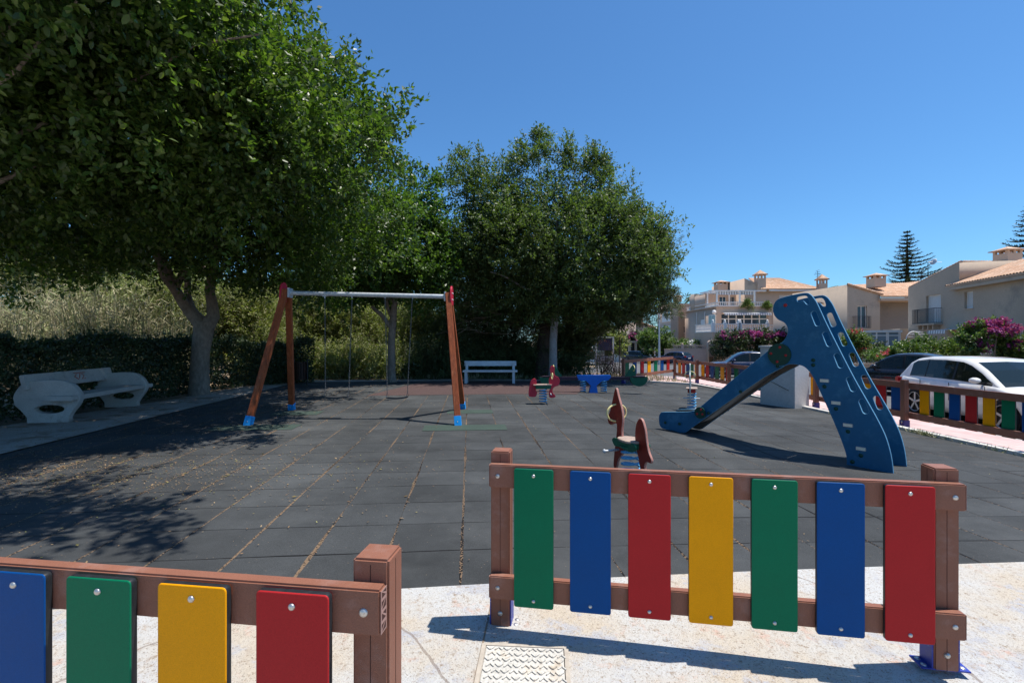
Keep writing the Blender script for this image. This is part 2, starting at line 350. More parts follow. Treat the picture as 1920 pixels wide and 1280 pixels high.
M['asphalt'] = mat('worn_asphalt', (0.115, 0.115, 0.118), 0.9, 0.1, 1.0, 0.4, 90, fine=0.2, col2=(0.15, 0.148, 0.145), col2amt=0.4, col2scale=0.5)

# floor materials with tile grids
GA = math.atan(0.088)              # playground tiles are turned a little
def floor_mat():  # worn rubber tiles
    m = bpy.data.materials.new('rubber_tile'); m.use_nodes = True; t = m.node_tree; N = t.nodes; L = t.links; b = N['Principled BSDF']
    tc = N.new('ShaderNodeTexCoord'); mp = N.new('ShaderNodeMapping'); mp.inputs['Rotation'].default_value = (0, 0, -GA); mp.inputs['Scale'].default_value = (1 / 0.52,) * 3
    mp.inputs['Location'].default_value = (0.105, 0.33, 0); L.new(tc.outputs['Object'], mp.inputs[0])
    nz = N.new('ShaderNodeTexNoise'); nz.inputs['Scale'].default_value = 1.3; nz.inputs['Detail'].default_value = 5; L.new(tc.outputs['Object'], nz.inputs[0])
    ds = N.new('ShaderNodeVectorMath'); ds.operation = 'SUBTRACT'; L.new(nz.outputs['Color'], ds.inputs[0]); ds.inputs[1].default_value = (.5, .5, .5)
    dd = N.new('ShaderNodeVectorMath'); dd.operation = 'SCALE'; dd.inputs['Scale'].default_value = 0.05; L.new(ds.outputs[0], dd.inputs[0])
    ad = N.new('ShaderNodeVectorMath'); ad.operation = 'ADD'; L.new(mp.outputs[0], ad.inputs[0]); L.new(dd.outputs[0], ad.inputs[1])
    sx = N.new('ShaderNodeSeparateXYZ'); L.new(ad.outputs[0], sx.inputs[0])
    def math_(op, a, b_=None, c_=None):
        n = N.new('ShaderNodeMath'); n.operation = op
        for i, q in enumerate((a, b_, c_)):
            if q is None: continue
            if isinstance(q, (int, float)): n.inputs[i].default_value = q
            else: L.new(q, n.inputs[i])
        return n.outputs[0]
    dist = []
    for ax in (0, 1):
        fr = math_('FRACT', sx.outputs[ax]); dist.append(math_('SUBTRACT', 0.5, math_('ABSOLUTE', math_('SUBTRACT', fr, 0.5))))
    fl = N.new('ShaderNodeVectorMath'); fl.operation = 'FLOOR'; L.new(ad.outputs[0], fl.inputs[0])
    wn = N.new('ShaderNodeTexWhiteNoise'); wn.noise_dimensions = '2D'; L.new(fl.outputs[0], wn.inputs[0])
    # gap width varies from joint to joint
    gw = N.new('ShaderNodeTexNoise'); gw.inputs['Scale'].default_value = 1.1; gw.inputs['Detail'].default_value = 3; L.new(tc.outputs['Object'], gw.inputs[0])
    wx = math_('MULTIPLY_ADD', gw.outputs[0], 0.085, -0.026); wy = math_('MULTIPLY_ADD', gw.outputs[0], 0.055, -0.017)
    jx = math_('LESS_THAN', dist[0], wx); jy = math_('LESS_THAN', dist[1], wy); joint = math_('MAXIMUM', jx, jy)
    # base colour
    sp1 = N.new('ShaderNodeTexNoise'); sp1.inputs['Scale'].default_value = 260; sp1.inputs['Detail'].default_value = 2; L.new(tc.outputs['Object'], sp1.inputs[0])
    sp2 = N.new('ShaderNodeTexNoise'); sp2.inputs['Scale'].default_value = 0.7; sp2.inputs['Detail'].default_value = 9; sp2.inputs['Roughness'].default_value = 0.65; L.new(tc.outputs['Object'], sp2.inputs[0])
    f1 = math_('MULTIPLY_ADD', sp1.outputs[0], 1.9, 0.05)
    f2 = math_('MULTIPLY_ADD', wn.outputs['Value'], 0.26, 0.87)
    f3 = math_('MULTIPLY_ADD', sp2.outputs[0], 1.9, 0.05)
    ff = math_('MULTIPLY', math_('MULTIPLY', f1, f2), f3)
    v = N.new('ShaderNodeVectorMath'); v.operation = 'SCALE'; v.inputs[0].default_value = (0.043, 0.046, 0.048); L.new(ff, v.inputs['Scale'])
    # dust patches
    du = N.new('ShaderNodeTexNoise'); du.inputs['Scale'].default_value = 0.45; du.inputs['Detail'].default_value = 9; du.inputs['Roughness'].default_value = 0.7; L.new(tc.outputs['Object'], du.inputs[0])
    dr = N.new('ShaderNodeMapRange'); dr.inputs['From Min'].default_value = 0.48; dr.inputs['From Max'].default_value = 0.78; dr.inputs['To Max'].default_value = 0.38; L.new(du.outputs[0], dr.inputs[0])
    m1 = N.new('ShaderNodeMix'); m1.data_type = 'RGBA'; L.new(dr.outputs[0], m1.inputs['Factor']); L.new(v.outputs[0], m1.inputs['A']); m1.inputs['B'].default_value = (0.16, 0.165, 0.165, 1)
    # pale crumbs
    vo = N.new('ShaderNodeTexVoronoi'); vo.inputs['Scale'].default_value = 17; L.new(tc.outputs['Object'], vo.inputs[0])
    cru = math_('LESS_THAN', vo.outputs['Distance'], 0.075); m2 = N.new('ShaderNodeMix'); m2.data_type = 'RGBA'
    L.new(math_('MULTIPLY', cru, 0.45), m2.inputs['Factor']); L.new(m1.outputs['Result'], m2.inputs['A']); m2.inputs['B'].default_value = (0.22, 0.17, 0.12, 1)
    # joints: dark, with tan grit in the long ones
    gr = N.new('ShaderNodeTexNoise'); gr.inputs['Scale'].default_value = 70; gr.inputs['Detail'].default_value = 2; L.new(tc.outputs['Object'], gr.inputs[0])
    gr2 = N.new('ShaderNodeTexNoise'); gr2.inputs['Scale'].default_value = 0.8; gr2.inputs['Detail'].default_value = 3; L.new(tc.outputs['Object'], gr2.inputs[0])
    xs = N.new('ShaderNodeSeparateXYZ'); L.new(tc.outputs['Object'], xs.inputs[0])
    lf = N.new('ShaderNodeMapRange'); lf.inputs['From Min'].default_value = -4; lf.inputs['From Max'].default_value = 4; lf.inputs['To Min'].default_value = 0.08; lf.inputs['To Max'].default_value = -0.07; L.new(xs.outputs[0], lf.inputs[0])
    thr = math_('GREATER_THAN', math_('ADD', math_('ADD', gr.outputs[0], lf.outputs[0]), math_('MULTIPLY_ADD', gr2.outputs[0], 0.7, -0.35)), 0.53)
    gx = math_('MULTIPLY', jx, thr)
    m3 = N.new('ShaderNodeMix'); m3.data_type = 'RGBA'; L.new(joint, m3.inputs['Factor']); L.new(m2.outputs['Result'], m3.inputs['A']); m3.inputs['B'].default_value = (0.006, 0.006, 0.007, 1)
    m4 = N.new('ShaderNodeMix'); m4.data_type = 'RGBA'; L.new(gx, m4.inputs['Factor']); L.new(m3.outputs['Result'], m4.inputs['A']); m4.inputs['B'].default_value = (0.18, 0.12, 0.075, 1)
    L.new(m4.outputs['Result'], b.inputs['Base Color']); b.inputs['Roughness'].default_value = 0.9; b.inputs['Specular IOR Level'].default_value = 0.25
    hh = math_('ADD', math_('MULTIPLY', sp1.outputs[0], 0.25), math_('MULTIPLY', joint, -1.0)); hh = math_('ADD', hh, math_('MULTIPLY', wn.outputs['Value'], 0.3))
    bp = N.new('ShaderNodeBump'); bp.inputs['Strength'].default_value = 0.7; bp.inputs['Distance'].default_value = 0.012; L.new(hh, bp.inputs['Height']); L.new(bp.outputs[0], b.inputs['Normal'])
    return m
M['floor'] = floor_mat()
def apron_mat():
    m = bpy.data.materials.new('worn_white_painted_concrete'); m.use_nodes = True; t = m.node_tree; N = t.nodes; L = t.links; b = N['Principled BSDF']
    tc = N.new('ShaderNodeTexCoord')
    def noise(s, d=8, r=0.6):
        n = N.new('ShaderNodeTexNoise'); n.inputs['Scale'].default_value = s; n.inputs['Detail'].default_value = d; n.inputs['Roughness'].default_value = r; L.new(tc.outputs['Object'], n.inputs[0]); return n.outputs[0]
    def ramp(src, a, c):
        r = N.new('ShaderNodeMapRange'); r.inputs['From Min'].default_value = a; r.inputs['From Max'].default_value = c; L.new(src, r.inputs[0]); return r.outputs[0]
    def mix(f, A, B):
        x = N.new('ShaderNodeMix'); x.data_type = 'RGBA'; L.new(f, x.inputs['Factor'])
        if isinstance(A, tuple): x.inputs['A'].default_value = (*A, 1)
        else: L.new(A, x.inputs['A'])
        x.inputs['B'].default_value = (*B, 1); return x.outputs['Result']
    c = mix(ramp(noise(1.1), 0.42, 0.58), (0.50, 0.495, 0.48), (0.50, 0.435, 0.35))
    c = mix(ramp(noise(2.3, 10, 0.75), 0.53, 0.60), c, (0.41, 0.41, 0.43))
    c = mix(ramp(noise(5, 10, 0.75), 0.57, 0.66), c, (0.52, 0.36, 0.29))
    c = mix(ramp(noise(14, 8, 0.8), 0.56, 0.66), c, (0.40, 0.32, 0.25))
    c = mix(ramp(noise(34, 6, 0.75), 0.56, 0.66), c, (0.27, 0.20, 0.14))
    c = mix(ramp(noise(130, 3, 0.6), 0.58, 0.66), c, (0.22, 0.17, 0.13))
    # hairline cracks
    vo = N.new('ShaderNodeTexVoronoi'); vo.feature = 'DISTANCE_TO_EDGE'; vo.inputs['Scale'].default_value = 0.55
    nd = N.new('ShaderNodeTexNoise'); nd.inputs['Scale'].default_value = 3; nd.inputs['Detail'].default_value = 8; L.new(tc.outputs['Object'], nd.inputs[0])
    mm = N.new('ShaderNodeMix'); mm.data_type = 'RGBA'; mm.inputs['Factor'].default_value = 0.12; L.new(tc.outputs['Object'], mm.inputs['A']); L.new(nd.outputs['Color'], mm.inputs['B']); L.new(mm.outputs['Result'], vo.inputs[0])
    cr = N.new('ShaderNodeMath'); cr.operation = 'LESS_THAN'; cr.inputs[1].default_value = 0.0035; L.new(vo.outputs['Distance'], cr.inputs[0])
    cm = N.new('ShaderNodeMath'); cm.operation = 'MULTIPLY'; cm.inputs[1].default_value = 0.6; L.new(cr.outputs[0], cm.inputs[0])
    c = mix(cm.outputs[0], c, (0.18, 0.13, 0.10))
    L.new(c, b.inputs['Base Color']); b.inputs['Roughness'].default_value = 0.85
    bp = N.new('ShaderNodeBump'); bp.inputs['Strength'].default_value = 0.9; bp.inputs['Distance'].default_value = 0.012
    ad = N.new('ShaderNodeMath'); ad.operation = 'ADD'; L.new(noise(60, 6, 0.7), ad.inputs[0]); L.new(noise(9, 5), ad.inputs[1]); L.new(ad.outputs[0], bp.inputs['Height']); L.new(bp.outputs[0], b.inputs['Normal'])
    return m
M['apron'] = apron_mat()
def paver_mat(name, c1, c2, cm, sx, sy, rot=0.0):
    m = bpy.data.materials.new(name); m.use_nodes = True; t = m.node_tree; N = t.nodes; L = t.links; b = N['Principled BSDF']
    tc = N.new('ShaderNodeTexCoord'); mp = N.new('ShaderNodeMapping'); mp.inputs['Rotation'].default_value = (0, 0, rot); L.new(tc.outputs['Object'], mp.inputs[0])
    br = N.new('ShaderNodeTexBrick'); L.new(mp.outputs[0], br.inputs[0]); br.inputs['Color1'].default_value = (*c1, 1); br.inputs['Color2'].default_value = (*c2, 1); br.inputs['Mortar'].default_value = (*cm, 1)
    br.inputs['Scale'].default_value = 1; br.inputs['Brick Width'].default_value = sx; br.inputs['Row Height'].default_value = sy; br.inputs['Mortar Size'].default_value = 0.008; br.offset = 0.5
    n = N.new('ShaderNodeTexNoise'); n.inputs['Scale'].default_value = 2; n.inputs['Detail'].default_value = 8; L.new(tc.outputs['Object'], n.inputs[0])
    r = N.new('ShaderNodeMapRange'); r.inputs['From Min'].default_value = .3; r.inputs['From Max'].default_value = .7; r.inputs['To Min'].default_value = .85; r.inputs['To Max'].default_value = 1.15; L.new(n.outputs[0], r.inputs[0])
    v = N.new('ShaderNodeVectorMath'); v.operation = 'SCALE'; L.new(br.outputs[0], v.inputs[0]); L.new(r.outputs[0], v.inputs['Scale']); L.new(v.outputs[0], b.inputs['Base Color']); b.inputs['Roughness'].default_value = 0.8
    return m
M['pink_paver'] = paver_mat('pink_pavement_tile', (0.60, 0.42, 0.40), (0.54, 0.37, 0.35), (0.38, 0.29, 0.27), 0.3, 0.15, GA)
def wave_mat(name, base, scale, col2):
    m = mat(name, base, 0.8, 0.1, 1.0, col2=col2, col2amt=0.4, col2scale=0.5); return m

# ---------------------------------------------------------------- ground, floor, path, road
def sheet(name, poly, m, dz, step=0.5, thick=0.0, kind='structure'):
    """polygon (list of xy) draped on the ground at height dz, cut into a grid so it follows the slope"""
    bm = bmesh.new(); vs = [bm.verts.new((x, y, 0)) for x, y in poly]; bm.faces.new(vs)
    xs = [p[0] for p in poly]; ys = [p[1] for p in poly]
    def cut(lo, hi, ax):
        k = math.ceil(lo / step) * step
        while k < hi:
            co = [0, 0, 0]; no = [0, 0, 0]; co[ax] = k; no[ax] = 1
            bmesh.ops.bisect_plane(bm, geom=bm.verts[:] + bm.edges[:] + bm.faces[:], plane_co=co, plane_no=no); k += step
    cut(min(xs) + .01, max(xs), 0); cut(min(ys) + .01, max(ys), 1)
    if thick:
        r = bmesh.ops.extrude_face_region(bm, geom=bm.faces[:])
        for v in [g for g in r['geom'] if isinstance(g, bmesh.types.BMVert)]: v.co.z -= thick
    for v in bm.verts: v.co.z += zg(v.co.x, v.co.y) + dz
    bmesh.ops.recalc_face_normals(bm, faces=bm.faces)
    me = bpy.data.meshes.new(name); bm.to_mesh(me); bm.free(); me.materials.append(m)
    if not thick and me.polygons and me.polygons[0].normal.z < 0: me.flip_normals()
    o = link(name, me)
    if kind: o['kind'] = kind
    return o
ROAD_DZ = -0.14
# ground: one sheet reaching the horizon, a graded grid
xsn = sorted(set([-900, -400, -200, -100, -60] + list(range(-40, -8, 2)) + [x * 0.5 for x in range(-16, 60)] + list(range(30, 80, 3)) + [100, 200, 400, 900]))
ysn = sorted(set([-300, -60, -20, -8, -4] + [y * 0.5 for y in range(-4, 60)] + list(range(30, 110, 3)) + [130, 200, 400, 900]))
def gdrop(x, y):
    t = min(max((x - (8.55 - 0.033 * (y - 8))) / 0.3, 0), 1)
    if y > 23: t = max(t, min(max((y - 23 - (0 if x > 2.5 else 3)) / 3, 0), 1) if x > 1 else t)
    return -0.02 - 0.15 * t
gv = [(x, y, zg(x, y) + gdrop(x, y)) for y in ysn for x in xsn]; nx = len(xsn)
gf = [(j * nx + i, j * nx + i + 1, (j + 1) * nx + i + 1, (j + 1) * nx + i) for j in range(len(ysn) - 1) for i in range(nx - 1)]
me = bpy.data.meshes.new('ground'); me.from_pydata(gv, [], gf); me.materials.append(M['soil']); g_ = link('ground', me); g_['kind'] = 'structure'

ga = (math.cos(GA), math.sin(GA)); gb = (-math.sin(GA), math.cos(GA))
front = lambda x: 2.99 + 0.123 * x
pl_left = lambda y: -6.62 - 0.085 * (y - 6)
kerbx = lambda y: 7.35 - 0.045 * (y - 8)
LB, RB = (pl_left(2.3), 2.2), (pl_left(17.2), 17.2)
rubber = [(pl_left(2.2), front(pl_left(2.2))), (0, front(0)), (kerbx(3.8), front(kerbx(3.8))), (kerbx(8), 8), (kerbx(14), 14), (6.75, 18.4), (4.2, 19.6), (1.2, 17.9), (-3, 17.6), (pl_left(17.0), 17.0)]
sheet('rubber_playground_floor', rubber, M['floor'], 0.0)
sheet('red_rubber_strip', [(-3.9, 12.9), (1.8, 13.6), (3.1, 17.6), (-3.2, 17.1)], M['red_rubber'], 0.005)
sheet('concrete_apron', [(-14, -6), (14, -6), (kerbx(3.8) + 0.14, front(7.5) ), (kerbx(3.8), front(kerbx(3.8)) - 0.004), (0, front(0) - 0.004), (pl_left(2.2), front(pl_left(2.2)) - 0.004), (-14, 2.0)], M['apron'], 0.004)
sheet('concrete_path', [(pl_left(2.2) - 2.6, 2.0), (pl_left(2.2), 2.05), (pl_left(9), 9), (pl_left(17.0), 17.0), (pl_left(17) - 1.1, 17.2), (pl_left(12) - 1.35, 12), (pl_left(9) - 1.9, 9)], M['path'], 0.012)
sheet('back_path', [(pl_left(17.0) - .5, 17.08), (-3, 17.65), (1.2, 17.95), (1.2, 18.6), (-3, 18.3), (pl_left(17) - .5, 17.9)], M['path'], 0.008)
def ribbon(fn, y0, y1, w, n=24): return [(fn(y0 + (y1 - y0) * i / n), y0 + (y1 - y0) * i / n) for i in range(n + 1)] + [(fn(y1 - (y1 - y0) * i / n) + w, y1 - (y1 - y0) * i / n) for i in range(n + 1)]
sheet('kerb_strip', ribbon(kerbx, 3.9, 16.2, 0.16), M['kerb'], 0.05, thick=0.12)
sheet('kerb_strip', [(kerbx(16.2), 16.2), (6.75, 18.3), (4.3, 19.5), (2.6, 19.0), (2.6, 19.17), (4.3, 19.68), (6.9, 18.45), (kerbx(16.2) + .16, 16.2)], M['kerb'], 0.05, thick=0.12)
EDGE = [(9.1, -6), (8.75, 8), (8.7, 12), (9.2, 17), (9.6, 21.5), (8, 24), (4.5, 25.5), (2.6, 25.8)]     # outer edge of the pavement
sheet('pink_pavement', [(kerbx(3.9) + .165, 3.9), (kerbx(16.2) + .165, 16.2), (6.92, 18.46), (4.3, 19.70), (2.62, 19.3), (2.6, 25.8)] + EDGE[::-1][1:] + [(8.0, -6), (kerbx(3.9) + .2, 3.7)], M['pink_paver'], 0.004)
rk = []
for (a, b_) in zip(EDGE[:-1], EDGE[1:]): pass
off_ = [(x + 0.16 * (1 if y < 22 else 0.6), y + (0.0 if y < 22 else 0.13)) for x, y in EDGE]
sheet('road_kerb', EDGE + off_[::-1], M['kerb'], 0.008, thick=0.2)
ROADF = [(60, -6), (60, 14), (24.0, 17.5), (20.0, 26), (19.5, 36), (22, 46), (24, 60), (24, 100), (6, 100), (10, 60), (8, 45), (2.5, 34), (-14, 40), (-14, 30), (-2, 27.5)]
sheet('road', off_ + [(2.4, 26.2)] + ROADF[::-1], M['asphalt'], ROAD_DZ, step=2.0)
for gx, gy, nxx in ((465, 802, 3), (547, 775, 2), (861, 802, 3), (872, 772, 2)):
    p = gp(gx, gy)
    c = (p.x + .1, p.y + .02); hw = .52 * nxx / 2 * .9; hh = .26
    sheet('green_rubber_patch', [(c[0] + a * ga[0] * hw + b2 * gb[0] * hh, c[1] + a * ga[1] * hw + b2 * gb[1] * hh) for a, b2 in ((-1, -1), (1, -1), (1, 1), (-1, 1))], M['green_rubber'], 0.006)

# ribbed drain cover in the apron
mb = MB(); sheet('apron_joint', [(-.235, 1.2), (-.222, 1.2), (-.10, 2.93), (-.108, 2.93)], M['board_edge'] if False else mat('dirt_joint', (0.24, 0.18, 0.13), .9, .3, 30), 0.0075)
p = gp(982, 1246); t = thing('utility_cover', 'pale ribbed square utility cover set in the white concrete before the fence', 'cover', (p.x, p.y, p.z))
a0 = R(-4)
def cw(x, y, z): return (p.x + x * math.cos(a0) - y * math.sin(a0), p.y + x * math.sin(a0) + y * math.cos(a0), p.z + z)
mb = MB(); mb.box(cw(0, -.11, .009), (.37, .44, .006), 0, a0)
for i in range(9):
    for j in range(11):
        for q, dx in ((1, -.009), (-1, .009)):
            x = -.165 + i * .041 + (0.012 if j % 2 else 0); y = -.31 + j * .04
            mb.box(cw(x + dx, y, .0155), (.026, .006, .004), 0, a0 + q * R(48) * (1 if (i + j) % 2 else -1))
mb.build('lid', mat('ribbed_lid', (0.50, 0.48, 0.44), 0.8, 0.12, 6, fine=0.2, bscale=70, col2=(0.42, 0.35, 0.27), col2amt=0.40, col2scale=10), t)
mb = MB(); 
for sx in (-1, 1): mb.box(cw(sx * .2, -.11, .006), (.02, .48, .012), 0, a0)
mb.box(cw(0, .125, .006), (.38, .02, .012), 0, a0)
mb.build('frame', mat('rusty_frame', (0.42, 0.37, 0.31), 0.85, 0.2, 20), t)

# ---------------------------------------------------------------- fences of coloured boards
PW = 0.2
def board_mesh(col, wd=PW, z0=0.153, z1=0.853, th=0.022):
    key = 'board_%s' % col
    if key in bpy.data.meshes: return bpy.data.meshes[key]
    pl = VPlane((0, 0), (1, 0))
    face = plate(key, rrect(0, (z0 + z1) / 2, wd, z1 - z0, 0.012), [], th, pl, M[col], raw=True, bev=0.003)
    bm = bmesh.new(); bm.from_mesh(face)
    core = plate('core', rrect(0, (z0 + z1) / 2, wd - .001, z1 - z0 - .001, 0.012), [], 0.008, pl, M[col], raw=True)
    n0 = len(bm.faces)
    # black laminate core shows in the edge: side faces away from front get the dark colour
    for f in bm.faces: f.material_index = 1 if (abs(f.normal.y) < 0.5 and f.calc_center_median().y > -0.006) else 0
    me = bpy.data.meshes.new(key)
    b2 = MB()
    for z in (z0 + .035, z1 - .035): b2.dome((0, -th / 2, z), (0, -1, 0), .0095, .007, 14, 2)
    bolts = b2.build('bolts', [M[col], M['board_edge'], M['steel']], raw=True); bm.from_mesh(bolts)
    bm.to_mesh(me); bm.free(); bpy.data.meshes.remove(core); bpy.data.meshes.remove(bolts); bpy.data.meshes.remove(face)
    for m in (M[col], M['board_edge'], M['steel']): me.materials.append(m)
    me.name = key
    return me
def post_mesh(key='fence_post_mesh', base='plate'):
    if key in bpy.data.meshes: return bpy.data.meshes[key]
    mb = MB(); mb.box((0, 0, .46), (.1, .1, .92), 0)
    me = mb.build(key, [M['recycled'], M['steel'], M['dark_hole']], bev=0.006, raw=True)
    bm = bmesh.new(); bm.from_mesh(me); b2 = MB()
    for s_ in (-1, 1):
        b2.box((0, s_ * .0502, .455), (.0022, .001, .90), 2); b2.box((s_ * .0502, 0, .455), (.001, .0022, .90), 2)
    b2.dome((0, -.05, .075), (0, -1, 0), .014 if base == 'plate' else .02, .01, 14, 1)
    x = b2.build('x', [M['recycled'], M['steel'], M['dark_hole']], raw=True); bm.from_mesh(x); bm.to_mesh(me); bm.free(); bpy.data.meshes.remove(x)
    return me
def rail_mesh(L, out=(True, True)):
    mb = MB(); mb.box((0, 0, 0), (L, .042, .118), 0)
    me = mb.build('rail', [M['recycled'], M['steel'], M['recycled_cut'], M['dark_hole']], bev=0.005, raw=True)
    bm = bmesh.new(); bm.from_mesh(me); b2 = MB()
    for s_ in (-1, 1):
        xe = s_ * (L / 2 + .0006)
        b2.box((xe, 0, 0), (.0012, .036, .110), 2)
        zz = [-.052, -.030, -.024, -.002, .004, .028, .034, .052]
        for k in range(4):
            a, b_ = zz[2 * k] + .002, zz[2 * k + 1] - .001; q = (1 if k % 2 else -1)
            b2.add([(xe + s_ * .0009, -.013 * q, a), (xe + s_ * .0009, .012 * q, a), (xe + s_ * .0009, -.013 * q, b_)], [(0, 1, 2)], 3)
            b2.add([(xe + s_ * .0009, .014 * q, b_), (xe + s_ * .0009, .014 * q, a + .006), (xe + s_ * .0009, -.007 * q, b_)], [(0, 1, 2)], 3)
        b2.dome((s_ * (L / 2 - .045), -.021, 0), (0, -1, 0), .012, .007, 14, 1)
    x = b2.build('x', [M['recycled'], M['steel'], M['recycled_cut'], M['dark_hole']], raw=True); bm.from_mesh(x); bm.to_mesh(me); bm.free(); bpy.data.meshes.remove(x)
    return me
def base_plates(parent, xs, style='plate'):
    for x in xs:
        mb = MB()
        if style == 'plate':
            mb.box((x, 0, .004), (.2, .09, .006), 0)
            for s_ in (-1, 1):
                mb.box((x + s_ * .0535, 0, .075), (.006, .085, .14), 0)
                for q in (-1, 1): mb.dome((x + s_ * .078, q * .022, .007), (0, 0, 1), .013, .006, 10, 1)
            mb.build('base_bracket', [M['plate_blue'], M['steel']], parent, local=True)
        else:
            mb.box((x, 0, .065), (.116, .116, .13), 0); mb.dome((x, -.058, .1), (0, -1, 0), .02, .012, 10, 1)
            mb.build('base_bracket', [M['purple'], M['steel']], parent, local=True)
def fence(name, label, p0, rz, L, posts, boards, cat='fence', group=None, side=-1, rail=(0, None), style='plate', z=0.0, bw=1.0):
    """local x along the fence, boards on the local -y side (side=-1) or +y"""
    t = thing(name, label, cat, (p0[0], p0[1], z), group, rz)
    pm = post_mesh('fence_post_' + style, style)
    for x in posts:
        o = link('post', pm, t, local=True); o.location = (x, 0, 0)
        if side > 0: o.rotation_euler = (0, 0, math.pi) if False else (0, 0, 0)
    base_plates(t, posts, style)
    r0, r1 = rail[0], rail[1] if rail[1] is not None else L
    rm = rail_mesh(r1 - r0)
    for zc in (.228, .803):
        o = link('rail', rm, t, local=True); o.location = ((r0 + r1) / 2, side * .0725, zc)
        if side > 0: o.rotation_euler = (0, 0, math.pi)
    for x, c in boards:
        o = link('board', board_mesh(c), t, local=True); o.location = (x, side * .1065, 0)
        o['label'] = c + ' board'
        if side > 0: o.rotation_euler = (0, 0, math.pi); o.scale.x = bw
    return t
# near right fence: front-left corner of left post at (-.111,2.539), direction -9.45 deg
rz1 = R(-9.45); u1 = Vector((math.cos(rz1), math.sin(rz1))); n1_ = Vector((-u1.y, u1.x))
fl = Vector((-.111, 2.539)); c0 = fl + u1 * .05 + n1_ * .05
pl1 = VPlane(c0 - n1_ * .118, c0 - n1_ * .118 + u1)
cols = ['green', 'blue', 'red', 'yellow', 'green', 'blue', 'red']; edges = [(963, 1038), (1068, 1146), (1178, 1258), (1291, 1376), (1409, 1497), (1532, 1622.5), (1660, 1755)]
bd = [((pl1.sz(a)[0] + pl1.sz(b)[0]) / 2, c) for (a, b), c in zip(edges, cols)]
plr = VPlane(c0 - n1_ * .0935, c0 - n1_ * .0935 + u1)
fence('board_fence', 'near brown fence with seven boards starting green, spring rider behind it', c0, rz1, 2.06, [0, 2.062], bd, rail=(plr.sz(917)[0], plr.sz(1813)[0]), z=-0.004)
# near left fence
rz2 = R(-7.6); u2 = Vector((math.cos(rz2), math.sin(rz2))); n2_ = Vector((-u2.y, u2.x))
fl = Vector((-.424, 1.286)); c2 = fl + u2 * .05 + n2_ * .05
pl2 = VPlane(c2 - n2_ * .118, c2 - n2_ * .118 + u2)
bd = [((pl2.sz(a)[0] + pl2.sz(b)[0]) / 2, c) for (a, b), c in zip([(119, 248), (291, 427), (475, 620)], ['green', 'yellow', 'red'])]
sb = pl2.sz(83)[0] - .1; bd = [(sb, 'blue')] + bd
bd = [(sb - .285, 'red')] + bd
plr2 = VPlane(c2 - n2_ * .0935, c2 - n2_ * .0935 + u2)
fence('board_fence', 'nearest brown fence with blue, green, yellow and red boards and hollow rail end', c2, rz2, 2.0, [0, -2.06], bd, rail=(-2.12, plr2.sz(713)[0]))
# street fence along the pavement; boards on the street side
def sf(px, a=8.0, b_=-0.033):
    y = a / ((px - CX) / F - b_); return Vector((a + b_ * y, y))
P = [sf(1265), sf(1307), sf(1367), sf(1442), sf(1530), sf(1696)]
P.append(P[-1] + (P[-1] - P[-2]).normalized() * 2.35); P0s = Vector((gp(1169, 718.7).x, gp(1169, 718.7).y))
segs = [(P0s, P[0], 'green blue red yellow green blue red', 'far street fence panel at the corner, green to red boards, behind the seesaw'),
        (P[0], P[1], 'yellow red blue green yellow', 'short street fence panel behind the thin spring rider, five boards'),
        (P[1], P[2], 'yellow red blue green yellow red', 'street fence panel with six boards between thin rider and slide chute'),
        (P[2], P[3], 'green blue red yellow green blue', 'street fence panel mostly hidden by the blue slide chute'),
        (P[3], P[4], 'red yellow green blue red yellow', 'street fence panel hidden behind the white cabinet'),
        (P[4], P[5], 'yellow blue green yellow red blue', 'street fence panel seen through the slots of the slide panel'),
        (P[5], P[6], 'yellow green blue red yellow green blue', 'street fence panel in front of the white hatchback with yellow first board')]
for a, b_, cs, lab in segs:
    d = b_ - a; L = d.length; rz = math.atan2(d.y, d.x); cs = cs.split(); n = len(cs)
    zz = zg(*a)
    # local -y must be the street side: for direction towards the camera, street (+x) lies to the left = +y
    pos = [(L * (i + .75) / (n + .5) if n > 5 else L * (i + .7) / (n + .4)) for i in range(n)]
    if lab.startswith('street fence panel in front'):
        pos = [.33 + .3 * i for i in range(7)]
    last = (b_ is P[6])
    fence('street_fence', lab, a, rz, L, [0] + ([L] if last else []), list(zip(pos, cs)), group='board fence panels along the street', side=1, rail=(-.02, L + .0), style='purple', z=zz, bw=max(1.0, min(1.6, .68 * (pos[1] - pos[0]) / .2)))
# ---------------------------------------------------------------- slide
A0 = gp(1676, 887); A1 = gp(1279, 812); B0 = gp(1714, 877)
NP = VPlane(A0, A1)                # near panel, s runs from the ladder foot to the chute foot
if NP.n.dot(Vector((B0.x - A0.x, B0.y - A0.y, 0))) < 0: NP_sgn = -1
else: NP_sgn = 1
WID = abs(NP.n.dot(Vector((B0.x - A0.x, B0.y - A0.y, 0)))); WID = 0.57
print('slide width', WID, 'A0', A0, 'A1', A1)
T = thing('slide', 'blue board playground slide with slotted ladder sides and steel chute', 'slide', (A0.x, A0.y, A0.z))
def q(u, v): return NP.sz(1100 + u / 3, 520 + v / 3)
side_px = [(1050, 190), (1054, 155), (1072, 128), (1105, 113), (1170, 97), (1235, 87), (1262, 97), (1280, 118), (1300, 150), (1350, 258), (1430, 418), (1510, 572), (1590, 712), (1640, 802), (1680, 885), (1705, 962), (1720, 1035), (1728, 1110)]
bot_px = [(1465, 1077), (1465, 1055), (1462, 1000), (1440, 930), (1400, 830), (1360, 740), (1320, 652), (1285, 578), (1255, 530), (1215, 497), (1150, 488), (1085, 500), (1040, 450), (1050, 395), (1100, 366), (1127, 330), (1134, 290), (1115, 256), (1080, 238), (1058, 215)]
outl = catmull([q(*p) for p in side_px], 4, False) + catmull([q(*p) for p in bot_px], 4, False)
